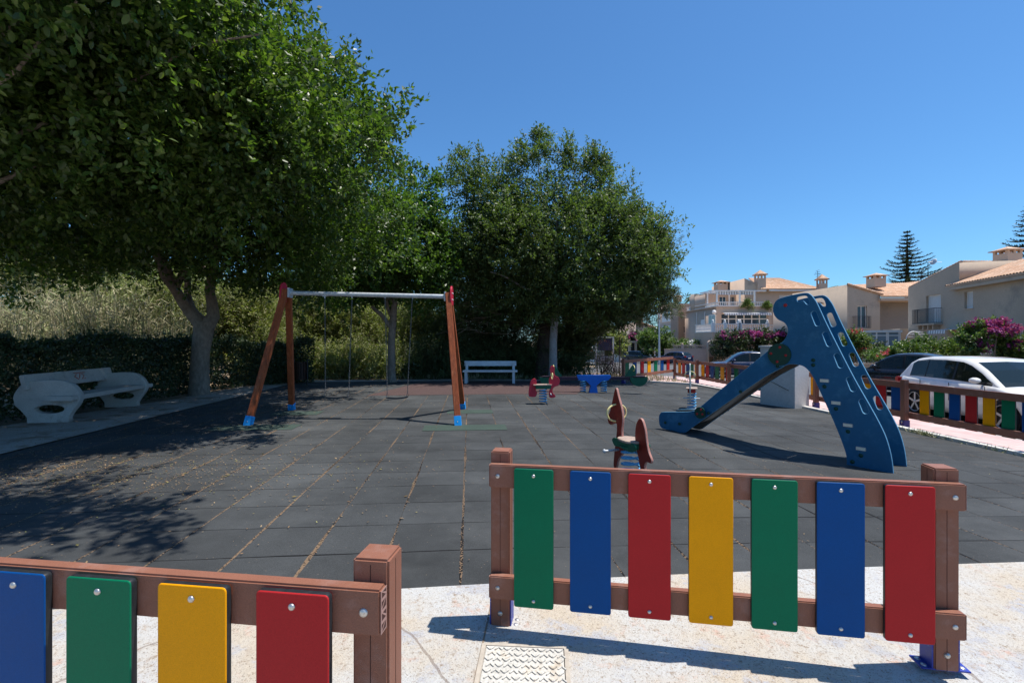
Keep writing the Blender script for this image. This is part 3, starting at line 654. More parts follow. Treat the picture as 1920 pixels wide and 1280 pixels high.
slots = [(1290, 232), (1355, 347), (1420, 468), (1490, 600), (1560, 725)]
holes = []
hs, hz = zip(*[q(*p) for p in ((1185, 108), (1240, 108), (1248, 128), (1238, 160), (1222, 128), (1186, 135))])
holes.append(catmull([q(1186, 112), (q(1232, 104)), q(1250, 122), q(1256, 150), q(1240, 152), q(1218, 132), q(1188, 136)], 4))
a_, b__ = q(1290, 232), q(1560, 725); ang = math.atan2(b__[1] - a_[1], b__[0] - a_[0])
for (u_, v_) in slots:
    c = q(u_, v_); L_ = math.dist(q(u_ - 18, v_ - 40), q(u_ + 18, v_ + 40)); holes.append(rrect(c[0], c[1], L_, .072, .034, ang + R(6)))
def side_panel(off, name, nm):
    me = plate(name, outl, holes, .03, NP, M['slide_blue'], raw=True, bev=0.004, off=off, edge=M['slide_edge'])
    return link(name, me, T)
for off in (0, NP_sgn * WID):
    o = side_panel(off, 'side_panel', 0)
# chute side rails
rail_up = [(1035, 398), (900, 508), (760, 620), (640, 728)]
rail_px = [(1060, 385), (1035, 398), (900, 508), (760, 622), (622, 738), (590, 750), (560, 756), (430, 757), (412, 763), (403, 780), (403, 815), (410, 838), (430, 853), (480, 862), (540, 875), (575, 855), (650, 800), (700, 765), (850, 660), (1000, 558), (1125, 480)]
rl = [q(*p) for p in rail_px]; rl = catmull(rl, 3, True)
M['phenolic'] = mat('bare_grey_brown_board', (0.17, 0.135, 0.11), 0.6, 0.2, 3, fine=.1, col2=(0.25, 0.21, 0.18), col2amt=.4, col2scale=3)
for off, mm_ in ((NP_sgn * .034, M['slide_blue']), (NP_sgn * (WID - .034), M['phenolic'])):
    plate('chute_rail', rl, [], .03, NP, mm_, T, 0.004, off, edge=M['slide_edge'])
mb = MB()
ch = [q(*p) for p in ((1210, 395), (1120, 425), (1000, 520), (850, 632), (700, 745), (640, 790), (590, 815), (500, 835), (440, 838))]
ch = catmull(ch, 4, False); e0, e1 = NP_sgn * .052, NP_sgn * (WID - .052)
vs = []; th = .025
for (s_, z_) in ch: vs += [NP.w(s_, z_, e0), NP.w(s_, z_, e1), NP.w(s_, z_ - th, e1), NP.w(s_, z_ - th, e0)]
fs = []
for i in range(len(ch) - 1):
    for k in range(4): fs.append((4 * i + k, 4 * i + (k + 1) % 4, 4 * i + 4 + (k + 1) % 4, 4 * i + 4 + k))
fs += [(0, 1, 2, 3), tuple(4 * (len(ch) - 1) + k for k in range(4))]
mb.add(vs, fs, 0, True)
mb.build('chute', M['chute'], T)
# treads with cream tenon ends + green caps
for (u_, v_) in ((1340, 580), (1405, 705), (1472, 830), (1545, 962), (1262, 395), (1330, 470)):
    c = q(u_, v_); mb = MB()
    near = -NP_sgn * .022; far = NP_sgn * (WID + .022)
    s_ext = .07 if u_ != 1262 else .2
    ctr = NP.w(c[0] - .0, c[1], (near + far) / 2); rz = math.atan2(NP.u.y, NP.u.x)
    vis = u_ not in (1262, 1330)
    if vis:
        mb.box(ctr, (.11, WID + .05, .048), 1, rz)
        mb.box(NP.w(c[0] + .02, c[1] - .0, NP_sgn * WID / 2), (.20, WID - .034, .044), 0, rz)
        mb.build('step', [M['slide_blue'], M['step_tab']], T, bev=0.004)
mb = MB(); c = q(1215, 300); mb.box(NP.w(c[0] - .05, q(1200, 405)[1], NP_sgn * WID / 2), (.34, WID - .034, .03), 0, math.atan2(NP.u.y, NP.u.x)); mb.build('platform', M['slide_blue'], T)
for off in (-NP_sgn * .015, NP_sgn * (WID + .015)):
    ax = NP.n * (-NP_sgn if off * NP_sgn < 0 else NP_sgn)
    for (u_, v_) in ((1277, 465), (1277, 492), (1340, 613), (1405, 737), (1472, 865), (1545, 1000), (1497, 1035), (868, 642), (688, 762), (445, 815), (525, 822), (1075, 500)):
        c = q(u_, v_); mb = MB(); mb.dome(NP.w(c[0], c[1], off), ax, .026 if v_ > 600 or u_ > 1200 else .022, .016, 12, 0); mb.build('cap_nut', M['knob_green'], T)
    c = q(1120, 157); mb = MB(); mb.dome(NP.w(c[0], c[1], off), ax, .026, .016, 12, 0); tag(mb.build('cap_nut', M['knob_red'], T), 'red cap nut')
    for (u_, v_, r_, red) in ((1088, 433, .155, [(1042, 428), (1093, 392), (1126, 438), (1078, 473)]), (643, 760, .093, [(650, 742), (628, 765), (658, 768)])):
        c = q(u_, v_); mb = MB(); p0 = NP.w(c[0], c[1], off); mb.cyl(p0, p0 + ax * .022, r_, 36, 0)
        for (ru, rv) in red:
            cc = q(ru, rv); mb.dome(NP.w(cc[0], cc[1], off) + ax * .022, ax, .02, .012, 10, 1)
        mb.build('joint_disc', [M['knob_green'], M['knob_red']], T)

# ---------------------------------------------------------------- swing set
def swing_leg(parent, foot, top, flat):
    mb = MB(); f = Vector(foot); tp = Vector(top); mb.bar(f + (tp - f).normalized() * .12, tp, .105, .105, 0, up=Vector((1, 0, 0)))
    o = mb.build('leg', M['wood_red'], None, bev=0.01)
    M_ = wmat(parent).inverted(); o.data.transform(M_); o.parent = parent
    mb = MB(); d = (tp - f).normalized(); mb.bar(f - d * .02, f + d * .16, .118, .118, 0, up=Vector((1, 0, 0))); mb.dome(f + d * .07 + Vector((0, -.058, 0)), (0, -1, 0), .014, .01, 10, 1)
    s_ = mb.build('foot_sleeve', [M['foot_blue'], M['steel']], None, bev=0.004); s_.data.transform(M_); s_.parent = o
TL = at(541, 548, 9.2); TR = at(838, 557, 9.2); TL.z = 2.39; TR.z = 2.32
TS = thing('swing_set', 'timber A-frame swing set with grey crossbar and blue feet', 'swing set', ((TL.x + TR.x) / 2, 9.2, 0))
feet = [gp(465, 797), gp(547, 768), gp(859, 797), gp(868, 766)]
for f, tp, s_ in ((feet[0], TL, -1), (feet[1], TL, 1), (feet[2], TR, -1), (feet[3], TR, 1)):
    top = tp + Vector((-.03 if tp is TL else .03, s_ * .06, .06)); swing_leg(TS, f, top, 0)
mb = MB(); mb.tube([TL + Vector((.02, 0, 0)), TR - Vector((.02, 0, 0))], .042, 20); mb.build('crossbar', M['galv'], TS)
for tp, s_ in ((TL, -1), (TR, 1)):
    pl = VPlane((tp.x + s_ * .09, tp.y), (tp.x + s_ * .09, tp.y + 1))
    oc = [(0, .20), (.10, .155), (.15, .04), (.16, -.13), (.05, -.17), (0, -.14), (-.05, -.17), (-.16, -.13), (-.15, .04), (-.10, .155)]
    plate('gable_plate', [(a, b_ + tp.z) for a, b_ in catmull(oc, 4)], [], .03, pl, M['rider_pink'], TS, 0.004)
    mb = MB(); mb.box(tp + Vector((-s_ * .03, 0, 0)), (.03, .18, .18), 0)
    for dy in (-.06, .06):
        for dz in (-.06, .06): mb.dome(tp + Vector((s_ * .108, dy, dz)), (s_, 0, 0), .014, .01, 8, 0)
    mb.build('end_bracket', M['galv'], TS, bev=0.004)
def chain(a, b_, r=.0035, lk=.036):
    a = Vector(a); b_ = Vector(b_); n = max(3, int((a - b_).length / (lk * .78))); d = (b_ - a).normalized()
    x = d.cross(Vector((0, 1, 0))).normalized(); y = d.cross(x); mb = MB()
    for i in range(n):
        c = a.lerp(b_, (i + .5) / n); s_ = x if i % 2 else y
        pts = [c + d * (lk / 2) * math.cos(t) * 1.0 + s_ * .009 * math.sin(t) for t in [2 * math.pi * k / 8 for k in range(8)]]
        mb.tube(pts, r, 4, 0, closed=True)
    return mb
for (x0, x1, y_, zs, tilt, lab) in ((608, 656, 743, 0, 0, 'black flat swing seat on two chains, nearer the A-frame with both legs apart'), (724, 766, 744, 0, 0, 'black flat swing seat on two chains, nearer the bench')):
    Y_ = 9.2; a = at(x0 + 2, y_, Y_); b_ = at(x1 - 2, y_ - 1, Y_); mid = (a + b_) / 2
    top_l = at(609 if x0 == 608 else 722, 560, Y_); top_r = at(660 if x0 == 608 else 773, 560, Y_)
    top_l.z = top_r.z = 2.29
    t2 = MB(); n = 10; vs = []; 
    for i in range(n + 1):
        f = i / n; p = a.lerp(b_, f); sag = -.018 * math.sin(math.pi * f)
        for dy, dz in ((-.085, 0), (.085, 0), (.085, -.02), (-.085, -.02)): vs.append(p + Vector((0, dy, dz + sag)))
    fs = [(4 * i + k, 4 * i + (k + 1) % 4, 4 * i + 4 + (k + 1) % 4, 4 * i + 4 + k) for i in range(n) for k in range(4)] + [(0, 1, 2, 3), tuple(4 * n + k for k in range(4))]
    t2.add(vs, fs, 0); so = t2.build('swing_seat', M['rubber_seat'], TS, bev=0.003)
    for p0, p1 in ((top_l, a), (top_r, b_)):
        chain(p0, p1 + Vector((0, 0, .10))).build('chain', M['chain'], TS)
        for dy in (-.075, .075): mb = MB().tube([p1 + Vector((0, 0, .11)), p1 + Vector((0, dy, 0))], .004, 5); mb.build('seat_hanger', M['chain'], TS)
        mb = MB(); mb.tube([p0 + Vector((0, 0, .07)), p0], .012, 8); mb.box(p0 + Vector((0, 0, .045)), (.07, .05, .025)); mb.build('swing_bearing', M['galv'], TS)

# ---------------------------------------------------------------- spring riders
def helix(mb, c, r, z0, z1, turns, wr, n=16, mi=0):
    pts = [(c[0] + r * math.cos(2 * math.pi * i / n), c[1] + r * math.sin(2 * math.pi * i / n), z0 + (z1 - z0) * i / (n * turns)) for i in range(int(n * turns) + 1)]
    mb.tube(pts, wr, 8, mi)
def ring(mb, c, ax, r, wr, mi=0, n=28, sx=1.0, sz=1.0):
    ax = Vector(ax).normalized(); x = ax.cross(Vector((0, 0, 1))).normalized(); y = Vector((0, 0, 1))
    mb.tube([Vector(c) + x * r * sx * math.cos(2 * math.pi * k / n) + y * r * sz * math.sin(2 * math.pi * k / n) for k in range(n)], wr, 8, mi, closed=True)
# near rider: figure board runs nearly away from the camera and is turned a little
rp = gp(1183, 902); base = rp
RT = thing('spring_rider', 'dark red animal spring rider with cream ring handle, just behind the near fence', 'spring rider', tuple(rp))
gx = Vector((0.40, -0.917, 0))     # from head to tail
pl = VPlane((rp.x - gx.x * .0, rp.y - gx.y * .0), (rp.x + gx.x, rp.y + gx.y))
def rq(u_, v_): return pl.sz(1100 + u_ * .1406, 720 + v_ * .1406)
mb = MB(); helix(mb, (rp.x, rp.y), .098, rp.z + .03, rp.z + .36, 5.2, .0125); mb.build('spring', M['spring'], RT)
mb = MB(); mb.cyl((rp.x, rp.y, rp.z + .004), (rp.x, rp.y, rp.z + .03), .13, 24); mb.build('base_plate', M['galv'], RT)
mb = MB(); mb.cyl((rp.x, rp.y, rp.z + .365), (rp.x, rp.y, rp.z + .385), .12, 24); mb.box((rp.x, rp.y, rp.z + .40), (.30, .14, .07), 0, math.atan2(gx.y, gx.x))
mb.build('seat_mount', M['rider_green'], RT, bev=0.004)
# head-and-neck board (front) and tail board (back), both in the upright plane along the body
S = rp.z
head = [(-.30, .10), (-.275, .30), (-.25, .42), (-.235, .56), (-.27, .58), (-.35, .55), (-.40, .57), (-.41, .63), (-.36, .72), (-.31, .86), (-.275, .955), (-.245, .975), (-.215, .90), (-.15, .76), (-.13, .64), (-.145, .52), (-.14, .44), (-.10, .38), (-.12, .28), (-.20, .20), (-.25, .08)]
plate('head_board', [(a, S + b_) for a, b_ in catmull(head, 3)], [], .028, pl, M['rider_red'], RT, 0.005, edge=M['rider_edge'])
tail = [(.10, .40), (.085, .50), (.10, .62), (.15, .695), (.20, .69), (.245, .60), (.27, .48), (.30, .38), (.345, .31), (.335, .27), (.27, .27), (.24, .22), (.25, .12), (.235, .03), (.20, .03), (.175, .15), (.14, .28)]
plate('tail_board', [(a, S + b_) for a, b_ in catmull(tail, 3)], [], .028, pl, M['rider_red'], RT, 0.005, edge=M['rider_edge'])
mb = MB(); zt = S + .455
oval = catmull([(-.17, 0), (-.12, .09), (0, .125), (.10, .12), (.15, .05), (.15, -.05), (.10, -.12), (0, -.125), (-.12, -.09)], 3)
ux, uy = gx, Vector((-gx.y, gx.x, 0))
vs = [Vector((rp.x, rp.y, zt)) + ux * a + uy * b_ for a, b_ in oval] + [Vector((rp.x, rp.y, zt - .022)) + ux * a + uy * b_ for a, b_ in oval]; n = len(oval)
mb.add(vs, [tuple(range(n)), tuple(range(n, 2 * n))[::-1]] + [(i, (i + 1) % n, n + (i + 1) % n, n + i) for i in range(n)])
mb.build('seat', M['seat_grey'], RT, bev=0.004)
for s_ in (-1, 1):                 # side boards hugging the seat
    c = Vector((rp.x, rp.y, 0)) + uy * s_ * .085
    p2 = VPlane((c.x, c.y), (c.x + gx.x, c.y + gx.y))
    plate('side_board', [(a, S + b_) for a, b_ in catmull([(-.19, .44), (.17, .44), (.18, .37), (.08, .345), (-.06, .36), (-.17, .36)], 3)], [], .022, p2, M['rider_green'], RT, 0.004)
mb = MB(); cc = Vector((rp.x, rp.y, S + .70)) - gx * .255; 
ring(mb, cc, gx, .095, .0105, sx=1.35, sz=1.0)
mb.build('ring_handle', M['cream_pipe'], RT)
mb = MB(); fc = Vector((rp.x, rp.y, S + .30)) - gx * .20; mb.cyl(fc - uy * .20, fc + uy * .20, .013, 10); mb.dome(fc - uy * .2, -uy, .024, .024, 10); mb.dome(fc + uy * .2, uy, .024, .024, 10)
mb.build('foot_rest', M['galv'], RT)
# far red rider: board faces the camera
rp = gp(1018, 757)
R2 = thing('spring_rider', 'bright red spring rider with round head beside the seesaw, in tree shade', 'spring rider', tuple(rp))
pl = VPlane((rp.x, rp.y), (rp.x + 1, rp.y + .12)); S = rp.z
mb = MB(); helix(mb, (rp.x, rp.y), .085, S + .03, S + .36, 5.2, .014); mb.build('spring', M['spring'], R2)
mb = MB(); mb.box((rp.x, rp.y, S + .40), (.36, .18, .08), 0, .12); mb.build('seat_mount', M['rider_green'], R2, bev=0.004)
mb = MB(); mb.box((rp.x - .02, rp.y, S + .452), (.44, .25, .022), 0, .12); mb.build('seat', M['seat_grey'], R2, bev=0.006)
plate('tail_board', [(a, S + b_) for a, b_ in catmull([(-.34, .20), (-.33, .38), (-.29, .53), (-.22, .60), (-.165, .57), (-.155, .45), (-.17, .33), (-.14, .28), (-.17, .18), (-.27, .17)], 3)], [], .03, pl, M['rider_pink'], R2, 0.004)
plate('head_board', [(a, S + b_) for a, b_ in catmull([(.15, .17), (.15, .30), (.19, .40), (.15, .48), (.15, .60), (.20, .68), (.17, .78), (.18, .86), (.23, .90), (.28, .85), (.27, .76), (.29, .67), (.37, .62), (.40, .53), (.37, .44), (.28, .40), (.23, .34), (.24, .25), (.30, .19), (.28, .15), (.2, .14)], 3)], [], .03, pl, M['rider_pink'], R2, 0.004)
mb = MB(); ring(mb, (rp.x + .21, rp.y - .10, S + .66), (1, 0.1, 0), .07, .011); ring(mb, (rp.x + .21, rp.y + .13, S + .66), (1, 0.1, 0), .07, .011); mb.build('ring_handle', M['cream_pipe'], R2)
mb = MB(); mb.cyl((rp.x + .18, rp.y - .2, S + .24), (rp.x + .18, rp.y + .2, S + .24), .014, 8); mb.build('foot_rest', M['galv'], R2)
# thin far rider seen edge-on
rp = gp(1297, 767)
R3 = thing('spring_rider', 'grey board spring rider seen edge-on above the slide chute foot', 'spring rider', tuple(rp)); S = rp.z
gx = Vector((-.36, -.93, 0)).normalized(); pl = VPlane((rp.x - .035, rp.y), (rp.x - .035 + gx.x, rp.y + gx.y)); uy = Vector((-gx.y, gx.x, 0))
mb = MB(); helix(mb, (rp.x, rp.y), .09, S + .03, S + .38, 5.2, .014); mb.build('spring', M['spring'], R3)
mb = MB(); mb.cyl((rp.x, rp.y, S + .004), (rp.x, rp.y, S + .03), .12, 20); mb.build('base_plate', M['galv'], R3)
mb = MB(); mb.box((rp.x, rp.y, S + .43), (.34, .17, .08), 0, math.atan2(gx.y, gx.x)); mb.build('seat_mount', M['knob_red'], R3, bev=.004)
mb = MB(); mb.box((rp.x, rp.y, S + .482), (.40, .24, .022), 0, math.atan2(gx.y, gx.x)); mb.build('seat', M['seat_grey'], R3, bev=.006)
plate('head_board', [(a, S + b_) for a, b_ in catmull([(.12, .17), (.13, .40), (.17, .55), (.13, .75), (.17, .90), (.22, 1.05), (.28, 1.04), (.33, .88), (.42, .80), (.42, .70), (.31, .66), (.30, .5), (.25, .35), (.22, .2)], 3)], [], .028, pl, M['rider_grey'], R3, .004)
plate('tail_board', [(a, S + b_) for a, b_ in catmull([(-.30, .30), (-.34, .5), (-.28, .66), (-.2, .66), (-.16, .5), (-.18, .3)], 3)], [], .028, pl, M['rider_grey'], R3, .004)
mb = MB(); cc = Vector((rp.x - .035, rp.y, S + .80)) + gx * .24
ring(mb, cc, gx, .085, .009, sx=1.35)
mb.build('ring_handle', M['cream_pipe'], R3)
mb = MB(); fc = Vector((rp.x, rp.y, S + .27)) + gx * .18; mb.cyl(fc - uy * .18, fc + uy * .18, .014, 8); mb.build('foot_rest', M['galv'], R3)

# ---------------------------------------------------------------- seesaw
sc = gp(1112, 736); SS = thing('seesaw', 'spring seesaw with blue centre frame and dark green half-round ends', 'seesaw', tuple(sc)); S = sc.z; Y_ = sc.y
pl = VPlane((sc.x, sc.y), (sc.x + 1, sc.y))
def sq(px, py): return pl.sz(px, py)
L0 = sq(1012, 710)[0]; L1 = sq(1213, 710)[0]
mb = MB(); mb.box((sc.x + (L0 + L1) / 2, Y_, S + .42), (L1 - L0, .11, .10)); mb.build('beam', M['seesaw_beam'], SS, bev=.006)
cap = [(sq(1082, 703)), (sq(1144, 703)), (sq(1144, 708)), (sq(1138, 713)), (sq(1128, 713)), (sq(1118, 722)), (sq(1120, 736)), (sq(1104, 736)), (sq(1107, 722)), (sq(1098, 713)), (sq(1088, 713)), (sq(1082, 708))]
for off in (-.075, .075): plate('centre_board', cap, [], .03, pl, M['seesaw_blue'], SS, .003, off)
mb = MB(); mb.box((sc.x, Y_, S + .385), (.9, .13, .03)); mb.build('spring_mount', M['seesaw_blue'], SS)
for px in (1093, 1132):
    mb = MB(); c = sq(px, 730)[0] + sc.x; helix(mb, (c, Y_), .085, S + .02, S + .36, 5, .016); mb.build('spring', M['spring'], SS)
for s_ in (-1, 1):
    ce = (L1 - .25 if s_ > 0 else L0 + .25); r_ = .26
    half = [(ce + r_ * math.cos(t), S + .45 + r_ * math.sin(t) * 1.0) for t in [R(180 + 180 * k / 16) for k in range(17)]]
    for off in (-.07, .07): plate('end_board', half, [], .026, pl, M['rider_green'], SS, .003, off)
    hx = ce - s_ * .15
    tri = [(hx - .0 - s_ * .26, S + .47), (hx + s_ * .08, S + .47), (hx + s_ * .06, S + .80), (hx + s_ * .02, S + .83), (hx - s_ * .05, S + .78)]
    plate('handle_board', tri, [], .026, pl, M['rider_green'], SS, .003)
    mb = MB(); ring(mb, (sc.x + hx - s_ * .0, Y_, S + .72), (1, 0, 0), .085, .012, sx=1.9); mb.build('handle', M['cream_pipe'], SS)
    mb = MB(); mb.box((sc.x + ce, Y_, S + .478), (.34, .24, .016)); mb.build('seat', M['seesaw_beam'], SS, bev=.004)

# ---------------------------------------------------------------- benches, bin, cabinet
BN = thing('concrete_bench', 'worn white concrete bench with round scroll ends under the tree', 'bench', (-8.25, 9.7, 0))
def bo(u_, v_): return ((u_ - 295) * .0029, (1200 - v_) * .0029)
oc = [(118, 1040), (130, 1000), (170, 952), (240, 936), (330, 932), (390, 940), (440, 970), (475, 1030), (465, 1080), (432, 1130), (412, 1165)]
ot = catmull([bo(*p) for p in oc], 4, False) + [bo(415, 1200), bo(192, 1200)] + catmull([bo(*p) for p in ((190, 1160), (165, 1125), (128, 1085))], 3, False)
for Yb in (8.72, 10.85):
    pb = VPlane((-8.33, Yb), (-7.33, Yb)); plate('end_support', ot, [circ(.045, .255, .235, .078)], .13, pb, M['concrete_white'], BN, .01)
mb = MB(); ca = R(14)
for nm, cx_, cz_, wx, wz, rot in (('backrest', -.30, .745, .07, .27, ca), ('seat', .27, .455, .44, .085, 0)):
    mb = MB(); Mx = Matrix.Rotation(-rot, 4, 'Y'); y0, y1 = (8.50, 11.15) if nm == 'seat' else (8.56, 11.0)
    mb.box((-8.33 + cx_, (y0 + y1) / 2, cz_), (wx, y1 - y0, wz), 0, M=Mx)
    mb.build(nm, M['concrete_white'], BN, bev=.012)
mb = MB()
def gpt(y, z): return Vector((-8.33 - .30 + .036 / math.cos(ca) + (-(z - .745)) * math.tan(ca) + .004, y, z))
for pts in ([(9.86, .80), (9.80, .76), (9.90, .70)], [(9.97, .81), (9.93, .72)], [(10.02, .80), (10.08, .77), (10.0, .70), (10.1, .71)], [(9.80, .83), (10.12, .825)]):
    mb.tube([gpt(y, z) for y, z in pts], .007, 5)
mb.build('graffiti', M['graffiti'], BN)
BN.rotation_euler = (0, 0, R(10.4)); BN.location = (-8.45, 9.7, 0)
FB = thing('painted_bench', 'pale painted plank bench with two legs in the shade of the far tree', 'bench', (at(920, 700, 16.8).x, 16.8, 0))
Y_ = 16.8
def ax(px): return (px - CX) / F * Y_
def az(py): return H - (py - CY) / F * Y_
mb = MB(); mb.box(((ax(870) + ax(968)) / 2, Y_ + .16, (az(677) + az(686.5)) / 2), (ax(968) - ax(870), .05, az(677) - az(686.5)), 0, M=Matrix.Rotation(R(-8), 4, 'X')); mb.build('backrest', M['bench_paint'], FB, bev=.008)
mb = MB(); mb.box(((ax(869) + ax(970)) / 2, Y_ - .12, az(695)), (ax(970) - ax(869), .42, .06)); mb.build('seat', M['bench_paint'], FB, bev=.008)
for px in (875, 963):
    mb = MB(); mb.box((ax(px), Y_ - .28, az(694) / 2), (.09, .07, az(694) - .02)); mb.box((ax(px), Y_ + .08, .36), (.09, .07, .74)); mb.box((ax(px), Y_ - .1, .36), (.07, .35, .07)); mb.build('leg', M['bench_paint'], FB, bev=.006)
LB_ = thing('litter_bin', 'dark slatted litter bin behind the swing leg, at the hedge', 'litter bin', (at(564, 700, 16).x, 16.0, 0))
bx_ = at(564, 700, 16).x; mb = MB()
for k in range(14):
    a = 2 * math.pi * k / 14; mb.box((bx_ + .17 * math.cos(a), 16 + .17 * math.sin(a), .48), (.02, .06, .58), 0, a)
mb.build('slats', mat('dark_bin_timber', (0.045, 0.02, 0.014), 0.6, .2, 10), LB_)
mb = MB(); mb.tube([(bx_, 16, .18), (bx_, 16, .74)], .155, 16); mb.build('liner', M['iron'], LB_)
mb = MB(); mb.tube([(bx_ - .22, 16, 0), (bx_ - .22, 16, .85)], .025, 8); mb.tube([(bx_ + .22, 16, 0), (bx_ + .22, 16, .85)], .025, 8); mb.build('stand', M['iron'], LB_)
# concrete cabinet behind the slide
ca_ = gp(1490, 766); cb_ = gp(1425, 757); cc_ = gp(1527, 762)
CB = thing('utility_cabinet', 'white painted masonry cabinet standing behind the blue slide', 'cabinet', (ca_.x, ca_.y, ca_.z))
mb = MB(); zt = H - (652 - CY) / F * ca_.y; d1 = Vector((cb_.x - ca_.x, cb_.y - ca_.y, 0)); d2 = Vector((cc_.x - ca_.x, cc_.y - ca_.y, 0))
d2 = Vector((-d1.y, d1.x, 0)).normalized() * (.62 if Vector((-d1.y, d1.x, 0)).dot(d2) > 0 else -.62)
p4 = [ca_, ca_ + d1, ca_ + d1 + d2, ca_ + d2]; zb = ca_.z - .1
mb.add([(p.x, p.y, zb) for p in p4] + [(p.x, p.y, zt) for p in p4], [(0, 1, 2, 3), (7, 6, 5, 4), (0, 4, 5, 1), (1, 5, 6, 2), (2, 6, 7, 3), (3, 7, 4, 0)])
M['cab_white'] = mat('white_masonry_paint', (0.50, 0.49, 0.48), 0.8, 0.08, 3, .4, 20, fine=.06, col2=(0.36, 0.35, 0.34), col2amt=.34, col2scale=3)
mb.build('body', M['cab_white'], CB, bev=.01)
mb = MB(); mid = (p4[0] + p4[2]) / 2; mb.box((mid.x, mid.y, zt + .02), (d1.length + .06, d2.length + .06, .05), 0, math.atan2(d1.y, d1.x)); mb.build('top_slab', M['cab_white'], CB, bev=.006)
mb = MB(); w1, w2 = p4[0] + d1 * .15 - d2.normalized() * .012, p4[0] + d1 * .95 - d2.normalized() * .012
mb.tube([(w1.x, w1.y, .25), (w2.x, w2.y, .55), (w2.x, w2.y, 1.0)], .006, 5); mb.build('cable', M['iron'], CB)

